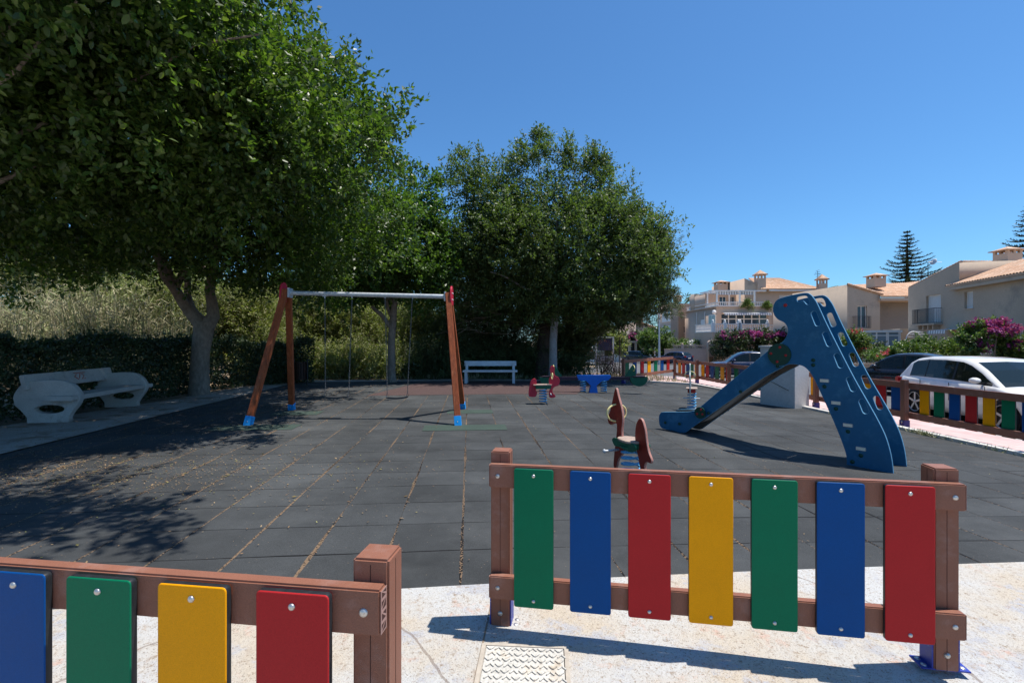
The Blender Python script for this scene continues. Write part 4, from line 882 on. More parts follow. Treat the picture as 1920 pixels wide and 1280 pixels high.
# ---------------------------------------------------------------- cars
def interp(tab, x):
    for (a, va), (b, vb) in zip(tab[:-1], tab[1:]):
        if x <= b: t = (x - a) / (b - a) if b > a else 0; t = max(0, min(1, t)); return va + (vb - va) * t
    return tab[-1][1]
def car(name, label, loc, rz, paint, L=4.2, W=1.78, Hh=1.48, kind='hatch', group=None, seats=True):
    t = thing(name, label, 'car', loc, group, rz); x0, x1 = -L / 2, L / 2; w = W / 2
    wb = L * .615; xr, xf = x0 + L * .185, x0 + L * .185 + wb; rw = .32 if kind != 'suv' else .36; zb = .19 if kind != 'suv' else .24
    f = lambda a: x0 + a * L
    belt = .92 * Hh / 1.48 if kind != 'suv' else 1.02 * Hh / 1.6
    if kind == 'hatch': deck = [(f(0), .78), (f(.02), .90), (f(.05), belt + .03), (f(.12), belt + .01), (f(.70), belt - .01), (f(.76), belt - .02), (f(.85), .83), (f(.94), .74), (f(.985), .62), (f(1), .5)]; roof = [(f(.035), belt + .02), (f(.10), Hh - .17), (f(.15), Hh - .06), (f(.24), Hh - .012), (f(.38), Hh), (f(.50), Hh - .03), (f(.56), Hh - .10), (f(.64), Hh - .26), (f(.765), belt - .02)]
    elif kind == 'suv': deck = [(f(0), .85), (f(.02), 1.0), (f(.05), belt + .03), (f(.70), belt), (f(.76), belt), (f(.86), .96), (f(.95), .86), (f(.99), .70), (f(1), .55)]; roof = [(f(.03), belt + .02), (f(.09), Hh - .2), (f(.13), Hh - .07), (f(.22), Hh - .01), (f(.40), Hh), (f(.52), Hh - .04), (f(.58), Hh - .11), (f(.65), Hh - .27), (f(.75), belt)]
    else: deck = [(f(0), .80), (f(.02), .93), (f(.06), .97), (f(.15), .96), (f(.22), belt), (f(.68), belt - .01), (f(.74), belt - .03), (f(.84), .84), (f(.94), .74), (f(.985), .62), (f(1), .5)]; roof = [(f(.155), belt), (f(.24), Hh - .20), (f(.30), Hh - .07), (f(.37), Hh - .01), (f(.46), Hh), (f(.54), Hh - .03), (f(.59), Hh - .11), (f(.64), Hh - .23), (f(.735), belt - .02)]
    xs = sorted(set([x for x, _ in deck] + [f(i / 26) for i in range(27)])); mb = MB(); rings = []
    for x in xs:
        e = min(x - x0, x1 - x); k = 1 - .20 * max(0, 1 - e / .45) ** 2.2; zt = interp(deck, x); a = zb + .05 * max(0, 1 - e / .3)
        arch = max([0] + [math.sqrt(max(0, (rw + .055) ** 2 - (x - c) ** 2)) for c in (xr, xf)])
        zlow = max(a, rw + arch) if arch > 0 else a; zlow = min(zlow, zt - .12)
        zm = (zlow + zt) / 2
        prof = [(0, a + .02), (w * .80 * k, a + .01), (w * .93 * k, zlow), (w * .985 * k, zlow + (zt - zlow) * .18), (w * k, zlow + (zt - zlow) * .55), (w * .985 * k, zlow + (zt - zlow) * .80), (w * .95 * k, zt - .012), (w * .90 * k, zt), (w * .5 * k, zt + .02), (0, zt + .028)]
        rings.append([(x, y, z) for y, z in prof] + [(x, -y, z) for y, z in prof[-2:0:-1]])
    n = len(rings[0]); vs = [v for r in rings for v in r]; fs = []
    for i in range(len(rings) - 1):
        for k in range(n): fs.append((i * n + k, i * n + (k + 1) % n, (i + 1) * n + (k + 1) % n, (i + 1) * n + k))
    mb.add(vs, fs, 0, True); mb.add(rings[0], [tuple(range(n))], 0); mb.add(rings[-1], [tuple(range(n))[::-1]], 0)
    # greenhouse
    pill = {'hatch': (.245, .255, .455, .470), 'suv': (.17, .20, .47, .49), 'sedan': (.23, .25, .47, .487)}[kind]
    gx = sorted(set([x for x, _ in roof] + [f(p) for p in pill] + [f(.04 + .04 * i) for i in range(20) if roof[0][0] < f(.04 + .04 * i) < roof[-1][0]]))
    rg = []
    for x in gx:
        zr = interp(roof, x); zk = interp(deck, x) - .03; zr = max(zr, zk + .02); h_ = zr - zk; wr = w * (.93 - .20 * min(1, h_ / .55))
        rg.append([(w * .93, zk), (w * (.93 - .03 * min(1, h_ / .55)), zk + h_ * .12), (w * (.93 - .165 * min(1, h_ / .55)), zr - min(.075, h_ * .4)), (wr, zr - min(.025, h_ * .15)), (wr * .86, zr), (0, zr + .02)])
    gl = MB(); roofstart = f(.14 if kind == 'hatch' else .13 if kind == 'suv' else .30); roofend = f(.545)
    for i in range(len(gx) - 1):
        xm = (gx[i] + gx[i + 1]) / 2; a, b_ = rg[i], rg[i + 1]
        for s_ in (1, -1):
            for k in range(5):
                quad = [(gx[i], s_ * a[k][0], a[k][1]), (gx[i + 1], s_ * b_[k][0], b_[k][1]), (gx[i + 1], s_ * b_[k + 1][0], b_[k + 1][1]), (gx[i], s_ * a[k + 1][0], a[k + 1][1])]
                pil = any(abs(xm - f((pill[j] + pill[j + 1]) / 2)) < (f(pill[j + 1]) - f(pill[j])) / 2 + .001 for j in (0, 2)) 
                first, last = xm < f(.115 if kind == 'hatch' else .09 if kind == 'suv' else .20), xm > f(.715)
                if k == 1: isg = not (pil or first or last)
                elif k == 4 or k == 3: isg = (xm > roofend or xm < roofstart) and (k == 4)
                else: isg = False
                (gl if isg else mb).add(quad, [(0, 1, 2, 3)], 3 if (k == 1 and pil and not first) else 0, True)
    body = mb.build('body', [paint, M['car_trim'], M['car_trim'], M['car_trim']], t, local=True)
    m_ = body.data; bm = bmesh.new(); bm.from_mesh(m_); bmesh.ops.remove_doubles(bm, verts=bm.verts, dist=.0015); bmesh.ops.recalc_face_normals(bm, faces=bm.faces); bm.to_mesh(m_); bm.free()
    gl.build('window_glass', M['car_glass'], t, local=True)
    for xw in (xr, xf):
        for s_ in (1, -1):
            mb = MB(); y = s_ * (w - .11); prof = [(rw - .07, -.10), (rw - .02, -.105), (rw, -.08), (rw, .08), (rw - .02, .105), (rw - .07, .10)]
            nn = 24; vs = [(xw + r * math.cos(2 * math.pi * k / nn), y + d * s_, rw + r * math.sin(2 * math.pi * k / nn)) for r, d in prof for k in range(nn)]
            fs = [(j * nn + k, j * nn + (k + 1) % nn, (j + 1) * nn + (k + 1) % nn, (j + 1) * nn + k) for j in range(5) for k in range(nn)]
            mb.add(vs, fs, 0, True); wh = mb.build('wheel', M['tyre'], t, local=True)
            mb = MB(); yo = y + s_ * .085
            mb.tube([(xw, yo - s_ * .05, rw), (xw, yo - s_ * .045, rw)], rw - .075, 24, 1); mb.dome((xw, yo - .01 * s_, rw), (0, s_, 0), .05, .02, 10, 0)
            mb.tube([(xw + (rw - .075) * math.cos(2 * math.pi * k / 24), yo, rw + (rw - .075) * math.sin(2 * math.pi * k / 24)) for k in range(24)], .014, 6, 0, closed=True)
            for k in range(5):
                a = 2 * math.pi * k / 5 + .3; mb.bar((xw, yo - .012 * s_, rw), (xw + (rw - .08) * math.cos(a), yo - .012 * s_, rw + (rw - .08) * math.sin(a)), .05, .02, 0, up=Vector((0, 1, 0)))
            r_ = mb.build('rim', [M['rim'], M['car_trim']], None); r_.parent = wh
    mb = MB()                         # dark wheel wells and underbody
    for xw in (xr, xf): mb.tube([(xw, -w + .06, rw + .01), (xw, w - .06, rw + .01)], rw + .05, 20)
    mb.box((0, 0, zb + .03), (L * .9, W * .8, .12)); mb.build('underbody', M['car_trim'], t, local=True)
    for s_ in (1, -1):
        mb = MB(); c = Vector((f(.665), s_ * (w + .07), belt + .09)); pr = [(.0, .02), (.06, .075), (.12, .085), (.17, .07), (.2, .02)]
        vs = []; nn = 10
        for (d, r) in pr: vs += [(c.x + .1 - d, c.y + r * 1.25 * math.cos(2 * math.pi * k / nn), c.z + r * .8 * math.sin(2 * math.pi * k / nn)) for k in range(nn)]
        mb.add(vs, [(j * nn + k, j * nn + (k + 1) % nn, (j + 1) * nn + (k + 1) % nn, (j + 1) * nn + k) for j in range(4) for k in range(nn)] + [tuple(range(nn)), tuple(range(4 * nn, 5 * nn))], 0, True)
        mb.box((c.x + .03, s_ * (w - .03), belt + .03), (.07, .14, .03), 1); mb.build('mirror', [paint, M['car_trim']], t, local=True)
        for hx in (.30, .485):
            mb = MB(); mb.tube([(f(hx) - .09, s_ * (w + .004), belt - .12), (f(hx) - .06, s_ * (w + .028), belt - .115), (f(hx) + .06, s_ * (w + .028), belt - .115), (f(hx) + .09, s_ * (w + .004), belt - .12)], .014, 6); mb.build('door_handle', paint, t, local=True)
        mb = MB(); mb.box((x0 + .075, s_ * w * .80, .84 if kind != 'suv' else .95), (.16, .30, .15)); mb.build('tail_light', M['lamp_red'], t, bev=.03, local=True)
        mb = MB(); mb.box((x1 - .13, s_ * w * .72, .66 if kind != 'suv' else .78), (.22, .34, .13)); mb.build('headlight', M['lamp_clear'], t, bev=.03, local=True)
        mb = MB()
        for xd in (.24, .463, .70):
            mb.box((f(xd), s_ * (w * .9985), (zb + belt) / 2 + .14), (.006, .012, (belt - zb) * .56))
        mb.tube([(f(.12), s_ * (w + .001), belt - .17), (f(.4), s_ * (w + .003), belt - .19), (f(.78), s_ * (w + .001), belt - .22)], .005, 5)
        mb.build('door_seam', M['car_trim'], t, local=True)
    mb = MB(); mb.box((x1 - .02, 0, .50 if kind != 'suv' else .62), (.05, W * .46, .14 if kind != 'suv' else .24)); mb.build('grille', M['car_trim'] if kind != 'suv' else M['galv'], t, bev=.015, local=True)
    mb = MB(); mb.box((x1 - .0, 0, .36), (.03, .5, .10)); mb.build('number_plate', M['plate_white'], t, local=True)
    mb = MB(); mb.box((x0 + .0, 0, .66 if kind != 'suv' else .78), (.03, .5, .11)); mb.build('number_plate', M['plate_white'], t, local=True)
    if seats:
        for xx, n_ in ((f(.47), 2), (f(.26), 2)):
            for s_ in (1, -1):
                mb = MB(); mb.box((xx, s_ * .36, belt - .05), (.14, .46, .6)); mb.box((xx - .03, s_ * .36, belt + .33), (.10, .26, .19)); mb.tube([(xx, s_ * .36, belt + .2), (xx - .02, s_ * .36, belt + .36)], .02, 6); mb.build('seat', M['car_trim'], t, bev=.04, local=True)
    return t
def road_at(px, Y, py=640): 
    x = (px - CX) / F * Y; return (x, Y, zg(x, Y) + ROAD_DZ)
ang = math.atan2(-.993, -.12)
def place(x, y): return (x, y, zg(x, y) + ROAD_DZ)
car('parked_car', 'white hatchback parked beyond the street fence, nearest of the parked cars', place(11.12, 11.1), ang, M['car_white'], 4.2, 1.78, 1.50)
car('parked_car', 'black car parked behind the white hatchback, seen beside the slide', place(13.9, 16.9), R(122), M['car_black'], 4.3, 1.78, 1.46, 'sedan')
car('parked_car', 'dark blue saloon car parked before the bougainvillea hedge', place(13.1, 27.2), R(166), M['car_navy'], 4.5, 1.8, 1.45, 'sedan', seats=False)
p = road_at(1264, 58); car('parked_car', 'navy hatch car seen from behind, by the salmon garden wall', (p[0], p[1], H - (682.5 - CY) / F * 58), R(125), M['car_navy'], 4.2, 1.8, 1.50, 'suv', seats=False)
p = road_at(1199, 66); car('parked_car', 'dark grey SUV with bright grille, facing the playground, left of the lamp post', (p[0], p[1], H - (680 - CY) / F * 66), R(-42), M['car_grey'], 4.5, 1.88, 1.62, 'suv', seats=False)
p = road_at(1110, 55); car('parked_car', 'dark car far up the road behind the dark notice board', (p[0], p[1], H - (672 - CY) / F * 55), R(60), M['car_grey'], 4.2, 1.8, 1.5, 'suv', seats=False)

# ---------------------------------------------------------------- leaves, crowns and trees
def leaf_mesh(name, cen, axis, nrm, ln, wd, mats, midx=None, six=False):
    """one mesh of many leaf faces; arrays (n,3),(n,3),(n,3),(n,),(n,)"""
    n = len(cen); axis = axis / np.linalg.norm(axis, axis=1, keepdims=True)
    side = np.cross(axis, nrm); side /= (np.linalg.norm(side, axis=1, keepdims=True) + 1e-9); up = np.cross(side, axis)
    L_ = ln[:, None]; W_ = wd[:, None]
    if six:
        P_ = np.stack([cen, cen + axis * L_ * .35 + side * W_ * .5 + up * W_ * .12, cen + axis * L_ * .75 + side * W_ * .38 + up * W_ * .10, cen + axis * L_, cen + axis * L_ * .75 - side * W_ * .38 + up * W_ * .10, cen + axis * L_ * .35 - side * W_ * .5 + up * W_ * .12], 1).reshape(-1, 3)
        k = np.arange(n)[:, None] * 6; loops = np.concatenate([k + 0, k + 1, k + 2, k + 3, k + 0, k + 3, k + 4, k + 5], 1).reshape(-1); nf = 2 * n; nv = 6
    else:
        P_ = np.stack([cen, cen + axis * L_ * .45 + side * W_ * .5, cen + axis * L_, cen + axis * L_ * .45 - side * W_ * .5], 1).reshape(-1, 3)
        loops = np.arange(4 * n); nf = n; nv = 4
    me = bpy.data.meshes.new(name); me.vertices.add(n * nv); me.vertices.foreach_set('co', P_.astype(np.float32).ravel())
    me.loops.add(nf * 4); me.loops.foreach_set('vertex_index', loops.astype(np.int32)); me.polygons.add(nf); me.polygons.foreach_set('loop_start', np.arange(nf, dtype=np.int32) * 4)
    for m in (mats if isinstance(mats, (list, tuple)) else [mats]): me.materials.append(m)
    if midx is not None: me.polygons.foreach_set('material_index', np.repeat(midx, nf // n).astype(np.int32))
    me.update(calc_edges=True); return me
def rnd_dir(rs, n):
    v = rs.normal(size=(n, 3)); return v / np.linalg.norm(v, axis=1, keepdims=True)
def crown(name, lobes, ntw, leaves, ln, wd, m, parent, seed=0, tw=.35, up=.15, shell=.55, six=False, jag=.13, lmin=-9, spread=.35, keep=None, local=False, clump=11, cs=.30):
    """twigs spread through a set of lobes (x,y,z,rx,ry,rz), each twig carrying a spray of leaves"""
    rs = np.random.RandomState(seed); lb = np.array(lobes, float); wgt = (lb[:, 3] * lb[:, 4] + lb[:, 4] * lb[:, 5] + lb[:, 3] * lb[:, 5]); wgt /= wgt.sum()
    nc = max(3, ntw // clump); kc = rs.choice(len(lb), nc, p=wgt); dc = rnd_dir(rs, nc); rc = shell + (1 - shell) * rs.rand(nc) ** .5; ci = rs.randint(0, nc, ntw)
    k = kc[ci]; d = dc[ci]; r = rc[ci]
    # uneven outline: the reach of each direction wanders smoothly plus outliers
    ph = lb[k, 0] * 3.1 + lb[k, 2] * 1.7
    wob = 1 + jag * (np.sin(d[:, 0] * 4.3 + ph) * np.sin(d[:, 2] * 5.1 + ph * 1.3) + .6 * np.sin(d[:, 1] * 9.0 + d[:, 2] * 7.7 + ph * 2))
    r = r * wob
    sg = np.minimum(cs * 1.0, lb[k, 3:].min(axis=1) * .45)[:, None]
    o = lb[k, :3] + d * lb[k, 3:] * r[:, None] + rs.normal(size=(ntw, 3)) * sg * np.array([1, 1, .75])
    td = d * .8 + rnd_dir(rs, ntw) * .7 + np.array([0, 0, up]); td /= np.linalg.norm(td, axis=1, keepdims=True)
    T_ = np.tile(np.arange(leaves), ntw).reshape(ntw, leaves) / leaves + rs.rand(ntw, leaves) * .08
    c = o[:, None, :] + td[:, None, :] * (T_[..., None] * tw) + rs.normal(size=(ntw, leaves, 3)) * tw * .09
    la = td[:, None, :] * .7 + rnd_dir(rs, ntw * leaves).reshape(ntw, leaves, 3) * 1.0
    nn = rnd_dir(rs, ntw * leaves).reshape(ntw, leaves, 3) * .8 + np.array([0, 0, .9])
    c = c.reshape(-1, 3); la = la.reshape(-1, 3); nn = nn.reshape(-1, 3)
    if lmin > -9: q_ = c[:, 2] > lmin; c, la, nn = c[q_], la[q_], nn[q_]
    if keep is not None: q_ = keep(c); c, la, nn = c[q_], la[q_], nn[q_]
    n = len(c); sz = (.7 + .6 * rs.rand(n))
    me = leaf_mesh(name, c, la, nn, ln * sz, wd * sz, m, six=six)
    return link(name, me, parent, local)
def limb(mb, a, b_, r0, r1, bend=.15, n=7, seed=0, k=9):
    rs = random.Random(seed); a = Vector(a); b_ = Vector(b_); L_ = (b_ - a).length; pts = []
    o1 = Vector((rs.uniform(-1, 1), rs.uniform(-1, 1), rs.uniform(-.3, .6))) * bend * L_
    for i in range(n + 1):
        t = i / n; p = a.lerp(b_, t) + o1 * math.sin(math.pi * t) * .6 + Vector((rs.uniform(-1, 1), rs.uniform(-1, 1), rs.uniform(-1, 1))) * .02 * L_ * (0 < i < n)
        pts.append(p)
    mb.tube(pts, [r0 + (r1 - r0) * (i / n) ** .8 for i in range(n + 1)], k, 0); return pts

# --- the big left tree: trunk by the bench
tb = Vector((at(376, 740, 13.2).x, 13.2, 0)); Y_ = 13.2
T1 = thing('ficus_tree', 'large glossy-leaved shade tree with pale forked trunk by the concrete bench', 'tree', tuple(tb))
def a1(px, py, dy=0): return at(px, py, Y_ + dy)
mb = MB()
tr = [a1(373, 746), a1(374, 735), a1(374, 700), a1(376, 660), a1(381, 625), a1(384, 603)]
mb.tube([tr[0] - Vector((0, 0, .05))] + tr[1:], [.34, .26, .235, .22, .245, .27], 16)
mb.tube([a1(381, 612), a1(362, 590), a1(345, 570), a1(330, 545, -.3), a1(310, 520, -.8), a1(290, 470, -1.5)], [.20, .165, .14, .12, .10, .07], 12)
mb.tube([a1(388, 612), a1(400, 592, .1), a1(398, 570, .2), a1(393, 545, .3), a1(400, 500, .5), a1(430, 420, 1)], [.20, .165, .14, .13, .11, .07], 12)
mb.tube([a1(362, 588), a1(352, 560, .2), a1(352, 530, .5), a1(345, 470, 1)], [.12, .10, .085, .06], 10)
ends = [(-11, 12, 6.5), (-10, 9, 5.5), (-6.5, 9, 6.5), (-5, 13, 5.5), (-8, 15, 7), (-12, 14, 5.5), (-7, 11, 8.5), (-4, 9.5, 7)]
for i, e in enumerate(ends): limb(mb, a1((330, 400)[i % 2], (540, 520)[i % 2], (-.3, .4)[i % 2]), e, .09, .025, .12, 7, i)
mb.build('trunk', M['bark_ficus'], T1)
lob1 = [(-8.6, 12.4, 7.2, 4.2, 3.6, 3.6), (-7.3, 11, 6.9, 2.8, 3.0, 2.8), (-5.2, 12.6, 5.2, 2.6, 2.6, 2.2), (-10.5, 11.5, 5.8, 3.6, 3.2, 2.4), (-5.5, 10.2, 6.6, 1.7, 2.0, 1.3), (-3.35, 10.0, 6.85, .55, .6, .5), (-2.9, 9.9, 6.1, .6, .6, .4), (-3.7, 10.0, 5.5, 1.3, 1.4, 1.3), (-12.5, 12.6, 4.9, 3.2, 3, 1.9), (-7.4, 11, 4.0, 2.2, 2.2, .9), (-6, 9.6, 4.8, 2.4, 2.2, 1.6), (-9.3, 9.8, 4.4, 2.6, 2.2, 1.3), (-2.9, 9.6, 5.3, .8, .9, .35), (-4.0, 9.9, 6.4, .8, .8, .7), (-3.8, 11.2, 4.4, 1.3, 1.3, .9), (-6.3, 12, 3.6, 1.6, 1.6, .7), (-7.9, 10.5, 10, 3, 3, 2), (-11, 12, 7.5, 3.5, 3, 2.5), (-5.0, 11.5, 3.9, 1.8, 1.6, .8), (-9.5, 12.5, 4.1, 2.6, 2, .8)]
crown('crown', lob1, 14500, 16, .115, .055, M['l_near'], T1, 3, .42, .05, .45, lmin=2.35, clump=22, cs=.34)
# --- a second tree out of frame at the left, its branches hanging into the top of the picture
T0 = thing('ficus_tree', 'overhanging shade tree whose near branches fill the top corner', 'tree', (-8.6, 5.2, 0))
mb = MB(); mb.tube([(-8.6, 5.2, -.05), (-8.6, 5.2, 1.2), (-8.4, 5.2, 2.4)], [.32, .24, .24], 12)
for i, e in enumerate([(-4.5, 5, 5), (-3.4, 6.5, 5.6), (-5.5, 7.5, 5), (-7, 3.5, 5.5), (-9.5, 7, 5.5), (-3.2, 4.6, 6.2)]): limb(mb, (-8.4, 5.2, 2.3), e, .055, .012, .1, 8, 20 + i)
mb.build('trunk', M['bark_ficus'], T0)
lob0 = [(-6.6, 5.6, 6.4, 3.0, 2.6, 2.6), (-5.3, 6.3, 6.0, 1.9, 1.8, 2.0), (-5.5, 7.6, 4.9, 2.1, 1.8, 1.7), (-7.6, 7.2, 4.6, 2.4, 1.8, 1.5), (-4.7, 5.0, 7.0, 1.2, 1.0, 1.0), (-4.4, 7.8, 5.0, 1.1, 1.1, 1.1), (-8.5, 5.4, 5.2, 2.6, 2.4, 2.0), (-4.7, 7.8, 5.9, .8, .8, .8), (-2.9, 7.8, 4.5, 1.0, .6, .35), (-4.2, 7.3, 4.6, 1.4, .9, .7), (-4.0, 7.6, 5.0, 1.3, .8, .7), (-1.7, 4.0, 6.2, 1.5, .40, .35), (-3.0, 4.1, 5.9, 1.5, .55, .5), (-3.4, 4.2, 6.3, 1.6, .7, .7), (-5.4, 4.1, 5.6, 1.8, .8, .8), (-5.1, 7.3, 5.4, 1.6, 1.0, 1.1), (-6.6, 6.4, 4.2, 1.6, 1.2, .9), (-4.7, 4.6, 5.9, 1.3, 1.2, 1.1), (-2.6, 4.3, 6.9, 1.0, .8, .6)]
crown('crown', lob0, 11500, 16, .092, .046, M['l_near'], T0, 5, .40, -.05, .35, six=True, lmin=2.6, clump=16, cs=.24)
# --- second ficus behind the swings
Y_ = 17.4; T2 = thing('ficus_tree', 'mid-sized bright green tree with slim pale trunk behind the swings', 'tree', (at(735, 715, Y_).x, Y_, 0))
mb = MB(); mb.tube([at(735, 718, Y_), at(734, 700, Y_), at(734, 640, Y_), at(737, 600, Y_), at(740, 560, Y_)], [.19, .15, .13, .13, .10], 12)
mb.tube([at(734, 615, Y_), at(715, 590, Y_), at(697, 575, Y_)], [.09, .075, .06], 8); mb.tube([at(737, 600, Y_), at(728, 580, Y_), at(720, 540, Y_)], [.08, .06, .05], 8)
for i, (px, py) in enumerate(((690, 500), (780, 470), (820, 520), (650, 530), (740, 420), (800, 400))): limb(mb, at(738, 560, Y_), at(px, py, Y_ + (i % 3 - 1)), .07, .02, .12, 6, 40 + i)
mb.build('trunk', M['bark_ficus'], T2)
def L2(px, py, rpx, rpy, dy=0, ry=None, Y_=17.4):
    p = at(px, py, Y_ + dy); return (p.x, p.y, p.z, rpx / F * Y_, ry if ry else rpx / F * Y_, rpy / F * Y_)
lob2 = [L2(745, 450, 80, 75), L2(690, 500, 90, 60), L2(780, 490, 60, 60), L2(815, 420, 24, 48), L2(822, 360, 13, 28), L2(775, 370, 28, 48), L2(768, 335, 10, 26), L2(640, 470, 80, 70, -1.5), L2(840, 455, 26, 30), L2(620, 540, 60, 30, -1), L2(790, 545, 40, 28), L2(700, 400, 60, 50, -1)]
crown('crown', lob2, 4600, 15, .13, .062, M['l_tree2'], T2, 7, .42, .25, .5)
# --- the big middle tree
Y_ = 18.3; T3 = thing('ficus_tree', 'big free-standing olive green tree with whitewashed trunk behind the red rider', 'tree', (at(1037, 700, Y_).x, Y_, 0))
mb = MB(); mb.tube([at(1036, 722, Y_), at(1037, 690, Y_), at(1037, 640, Y_), at(1040, 600, Y_), at(1043, 560, Y_)], [.19, .16, .145, .135, .13], 14)
for i, (px, py, dy) in enumerate(((960, 470, 0), (1100, 430, 1), (1180, 500, 0), (1040, 380, -.5), (880, 420, 1), (1150, 560, -1), (920, 540, -1), (1010, 330, .5), (1090, 340, 0), (1220, 520, 0))): limb(mb, at(1043, 562, Y_), at(px, py - 30, Y_ + dy), .07, .015, .05, 8, 60 + i)
mb.build('trunk', mat('whitewashed_bark', (0.32, 0.30, 0.30), 0.85, .2, 4, .5, 18, col2=(0.2, .17, .15), col2amt=.4, col2scale=3), T3)
def L3(px, py, rpx, rpy, dy=0, ry=None): return L2(px, py, rpx, rpy, dy, ry, 18.3)
lob3 = [L3(1020, 450, 110, 100), L3(1100, 470, 100, 90), L3(950, 470, 90, 80), L3(1180, 490, 70, 75), L3(1200, 500, 40, 55, 0), L3(890, 350, 32, 55), L3(868, 318, 18, 26), L3(848, 272, 7, 8), L3(930, 380, 45, 60), L3(965, 330, 22, 42), L3(1008, 298, 18, 55), L3(1012, 262, 10, 22), L3(1065, 325, 26, 52), L3(1072, 290, 14, 26), L3(1122, 345, 24, 52), L3(1120, 300, 14, 26), L3(1140, 340, 12, 30), L3(1160, 400, 40, 45), L3(1180, 390, 16, 18), L3(905, 470, 60, 60), L3(870, 520, 45, 55), L3(1210, 440, 30, 38), L3(1226, 480, 20, 45)]
lob3 += [L3(980, 560, 80, 36, .5), L3(1100, 560, 90, 34, 0), L3(1014, 250, 7, 16), L3(990, 285, 10, 20), L3(1078, 280, 7, 18), L3(1125, 292, 7, 16), L3(860, 300, 8, 14), L3(1195, 400, 10, 12), L3(1236, 475, 10, 20)]
crown('crown', lob3, 13000, 14, .115, .05, M['l_mid'], T3, 11, .40, .3, .45)
# --- pine under and behind it
Y_ = 20; T4 = thing('pine_tree', 'dark pine with bushy drooping boughs low behind the big middle tree', 'tree', (at(1018, 700, Y_).x, Y_, 0))
mb = MB(); mb.tube([at(1016, 716, 19.4), at(1018, 680, 19.4), at(1024, 600, Y_), at(1030, 520, Y_)], [.33, .29, .26, .18], 12)
for i, (px, py, dy) in enumerate(((900, 560, 0), (1120, 590, -1.5), (1180, 580, -1.5), (950, 610, -1), (860, 600, 0), (1080, 600, -1), (1220, 560, -1))): limb(mb, at(1026, 570, Y_), at(px, py, Y_ + dy), .09, .02, .14, 8, 80 + i)
mb.build('trunk', M['bark_dark'], T4)
def L4(px, py, rpx, rpy, dy=0, ry=None): return L2(px, py, rpx, rpy, dy, ry, 20.0)
lob4 = [L4(1130, 560, 80, 40, -1), L4(1190, 560, 55, 42, -1), L4(1214, 540, 32, 32, -1), L4(1150, 585, 45, 20, -1), L4(1090, 590, 60, 26, -.5), L4(930, 560, 90, 50, 1), L4(870, 570, 60, 60, 1.5), L4(1030, 550, 90, 45, .5), L4(1186, 592, 22, 10, -1), L4(1150, 598, 30, 10, -1.5), L4(1180, 480, 70, 60, .5), L4(860, 500, 50, 60, 1)]
crown('crown', lob4, 5200, 26, .17, .022, M['l_pine'], T4, 13, .26, .15, .5, spread=.5)
mb = MB(); rs = random.Random(5)
for i in range(46):
    a = at(rs.uniform(860, 1010), rs.uniform(570, 625), 18.6 + rs.uniform(0, 1.5)); b_ = a + Vector((rs.uniform(-1.4, .6), rs.uniform(-.5, .3), rs.uniform(-.3, .35))); limb(mb, a, b_, .014, .004, .2, 6, 300 + i, 4)
mb.build('dead_twigs', M['dry_branch'], T4)

# ---------------------------------------------------------------- shrubs, reeds, hedge on the left and behind
def shrub(name, label, px, py, rpx, rpy, Y, m, ntw, seed, leaves=20, ln=.085, wd=.026, group=None, extra=(), tw=.35, jag=.25, up=.5, cat='shrub', shell=.35):
    p = at(px, py, Y); t = thing(name, label, cat, (p.x, Y, 0), group)
    lobes = [(p.x, Y, p.z, rpx / F * Y, rpx / F * Y * .7, rpy / F * Y)]
    for (qx, qy, rx, ry) in extra: q_ = at(qx, qy, Y - .3); lobes.append((q_.x, q_.y, q_.z, rx / F * Y, rx / F * Y * .8, ry / F * Y))
    crown('foliage', lobes, int(ntw * 2.1), leaves, ln * 1.15, wd * 1.25, m, t, seed, tw, up, shell, lmin=-.6, jag=jag)
    mb = MB(); rs = random.Random(seed)
    for i in range(9): limb(mb, (p.x + rs.uniform(-.2, .2), Y + rs.uniform(-.2, .2), -.1), (p.x + rs.uniform(-1, 1) * rpx / F * Y * .7, Y + rs.uniform(-.5, .5), p.z + rs.uniform(-.3, .6)), .035, .008, .15, 6, seed * 31 + i, 5)
    mb.build('stem', M['twig'], t); return t
G_ = 'sunlit scrub bushes behind the playground'
shrub('scrub_bush', 'sunlit yellow-green bush filling the gap between left trunk and swing frame', 450, 618, 75, 66, 18.6, M['l_scrub'], 1500, 21, group=G_, extra=[(410, 600, 45, 40), (480, 600, 40, 45), (440, 570, 30, 22)])
shrub('scrub_bush', 'sunlit bush behind the left swing seat chains', 590, 625, 62, 74, 22, M['l_scrub'], 1500, 22, group=G_, extra=[(570, 575, 36, 30), (615, 600, 36, 40), (560, 640, 40, 45)])
shrub('scrub_bush', 'olive bush between the two swing seats', 668, 632, 54, 66, 22, M['l_scrub'], 1100, 23, group=G_, extra=[(650, 600, 26, 26), (690, 620, 30, 40)])
shrub('scrub_bush', 'shaded bush behind the slim pale trunk, right of the swings', 780, 640, 70, 76, 22.5, M['l_scrub'], 1500, 24, group=G_, extra=[(740, 660, 40, 50), (820, 610, 50, 60), (790, 600, 30, 30)])
shrub('scrub_bush', 'dark scrub bush behind the painted plank bench', 900, 640, 85, 75, 21.5, M['l_pine'], 2300, 25, group=G_, extra=[(860, 660, 60, 55), (960, 660, 60, 55), (940, 610, 50, 40)])
shrub('scrub_bush', 'dark green bush between the whitewashed trunk and the notice boards', 1065, 655, 36, 52, 21, M['l_pine'], 1000, 26, group=G_, extra=[(1085, 635, 26, 26), (1060, 690, 26, 26), (1100, 620, 26, 16)])
shrub('scrub_bush', 'yellow-green bush with tall top behind the reeds, at the left edge', 60, 545, 90, 70, 24, M['l_scrub'], 1900, 27, group=G_, extra=[(40, 500, 60, 40), (190, 570, 60, 50)])
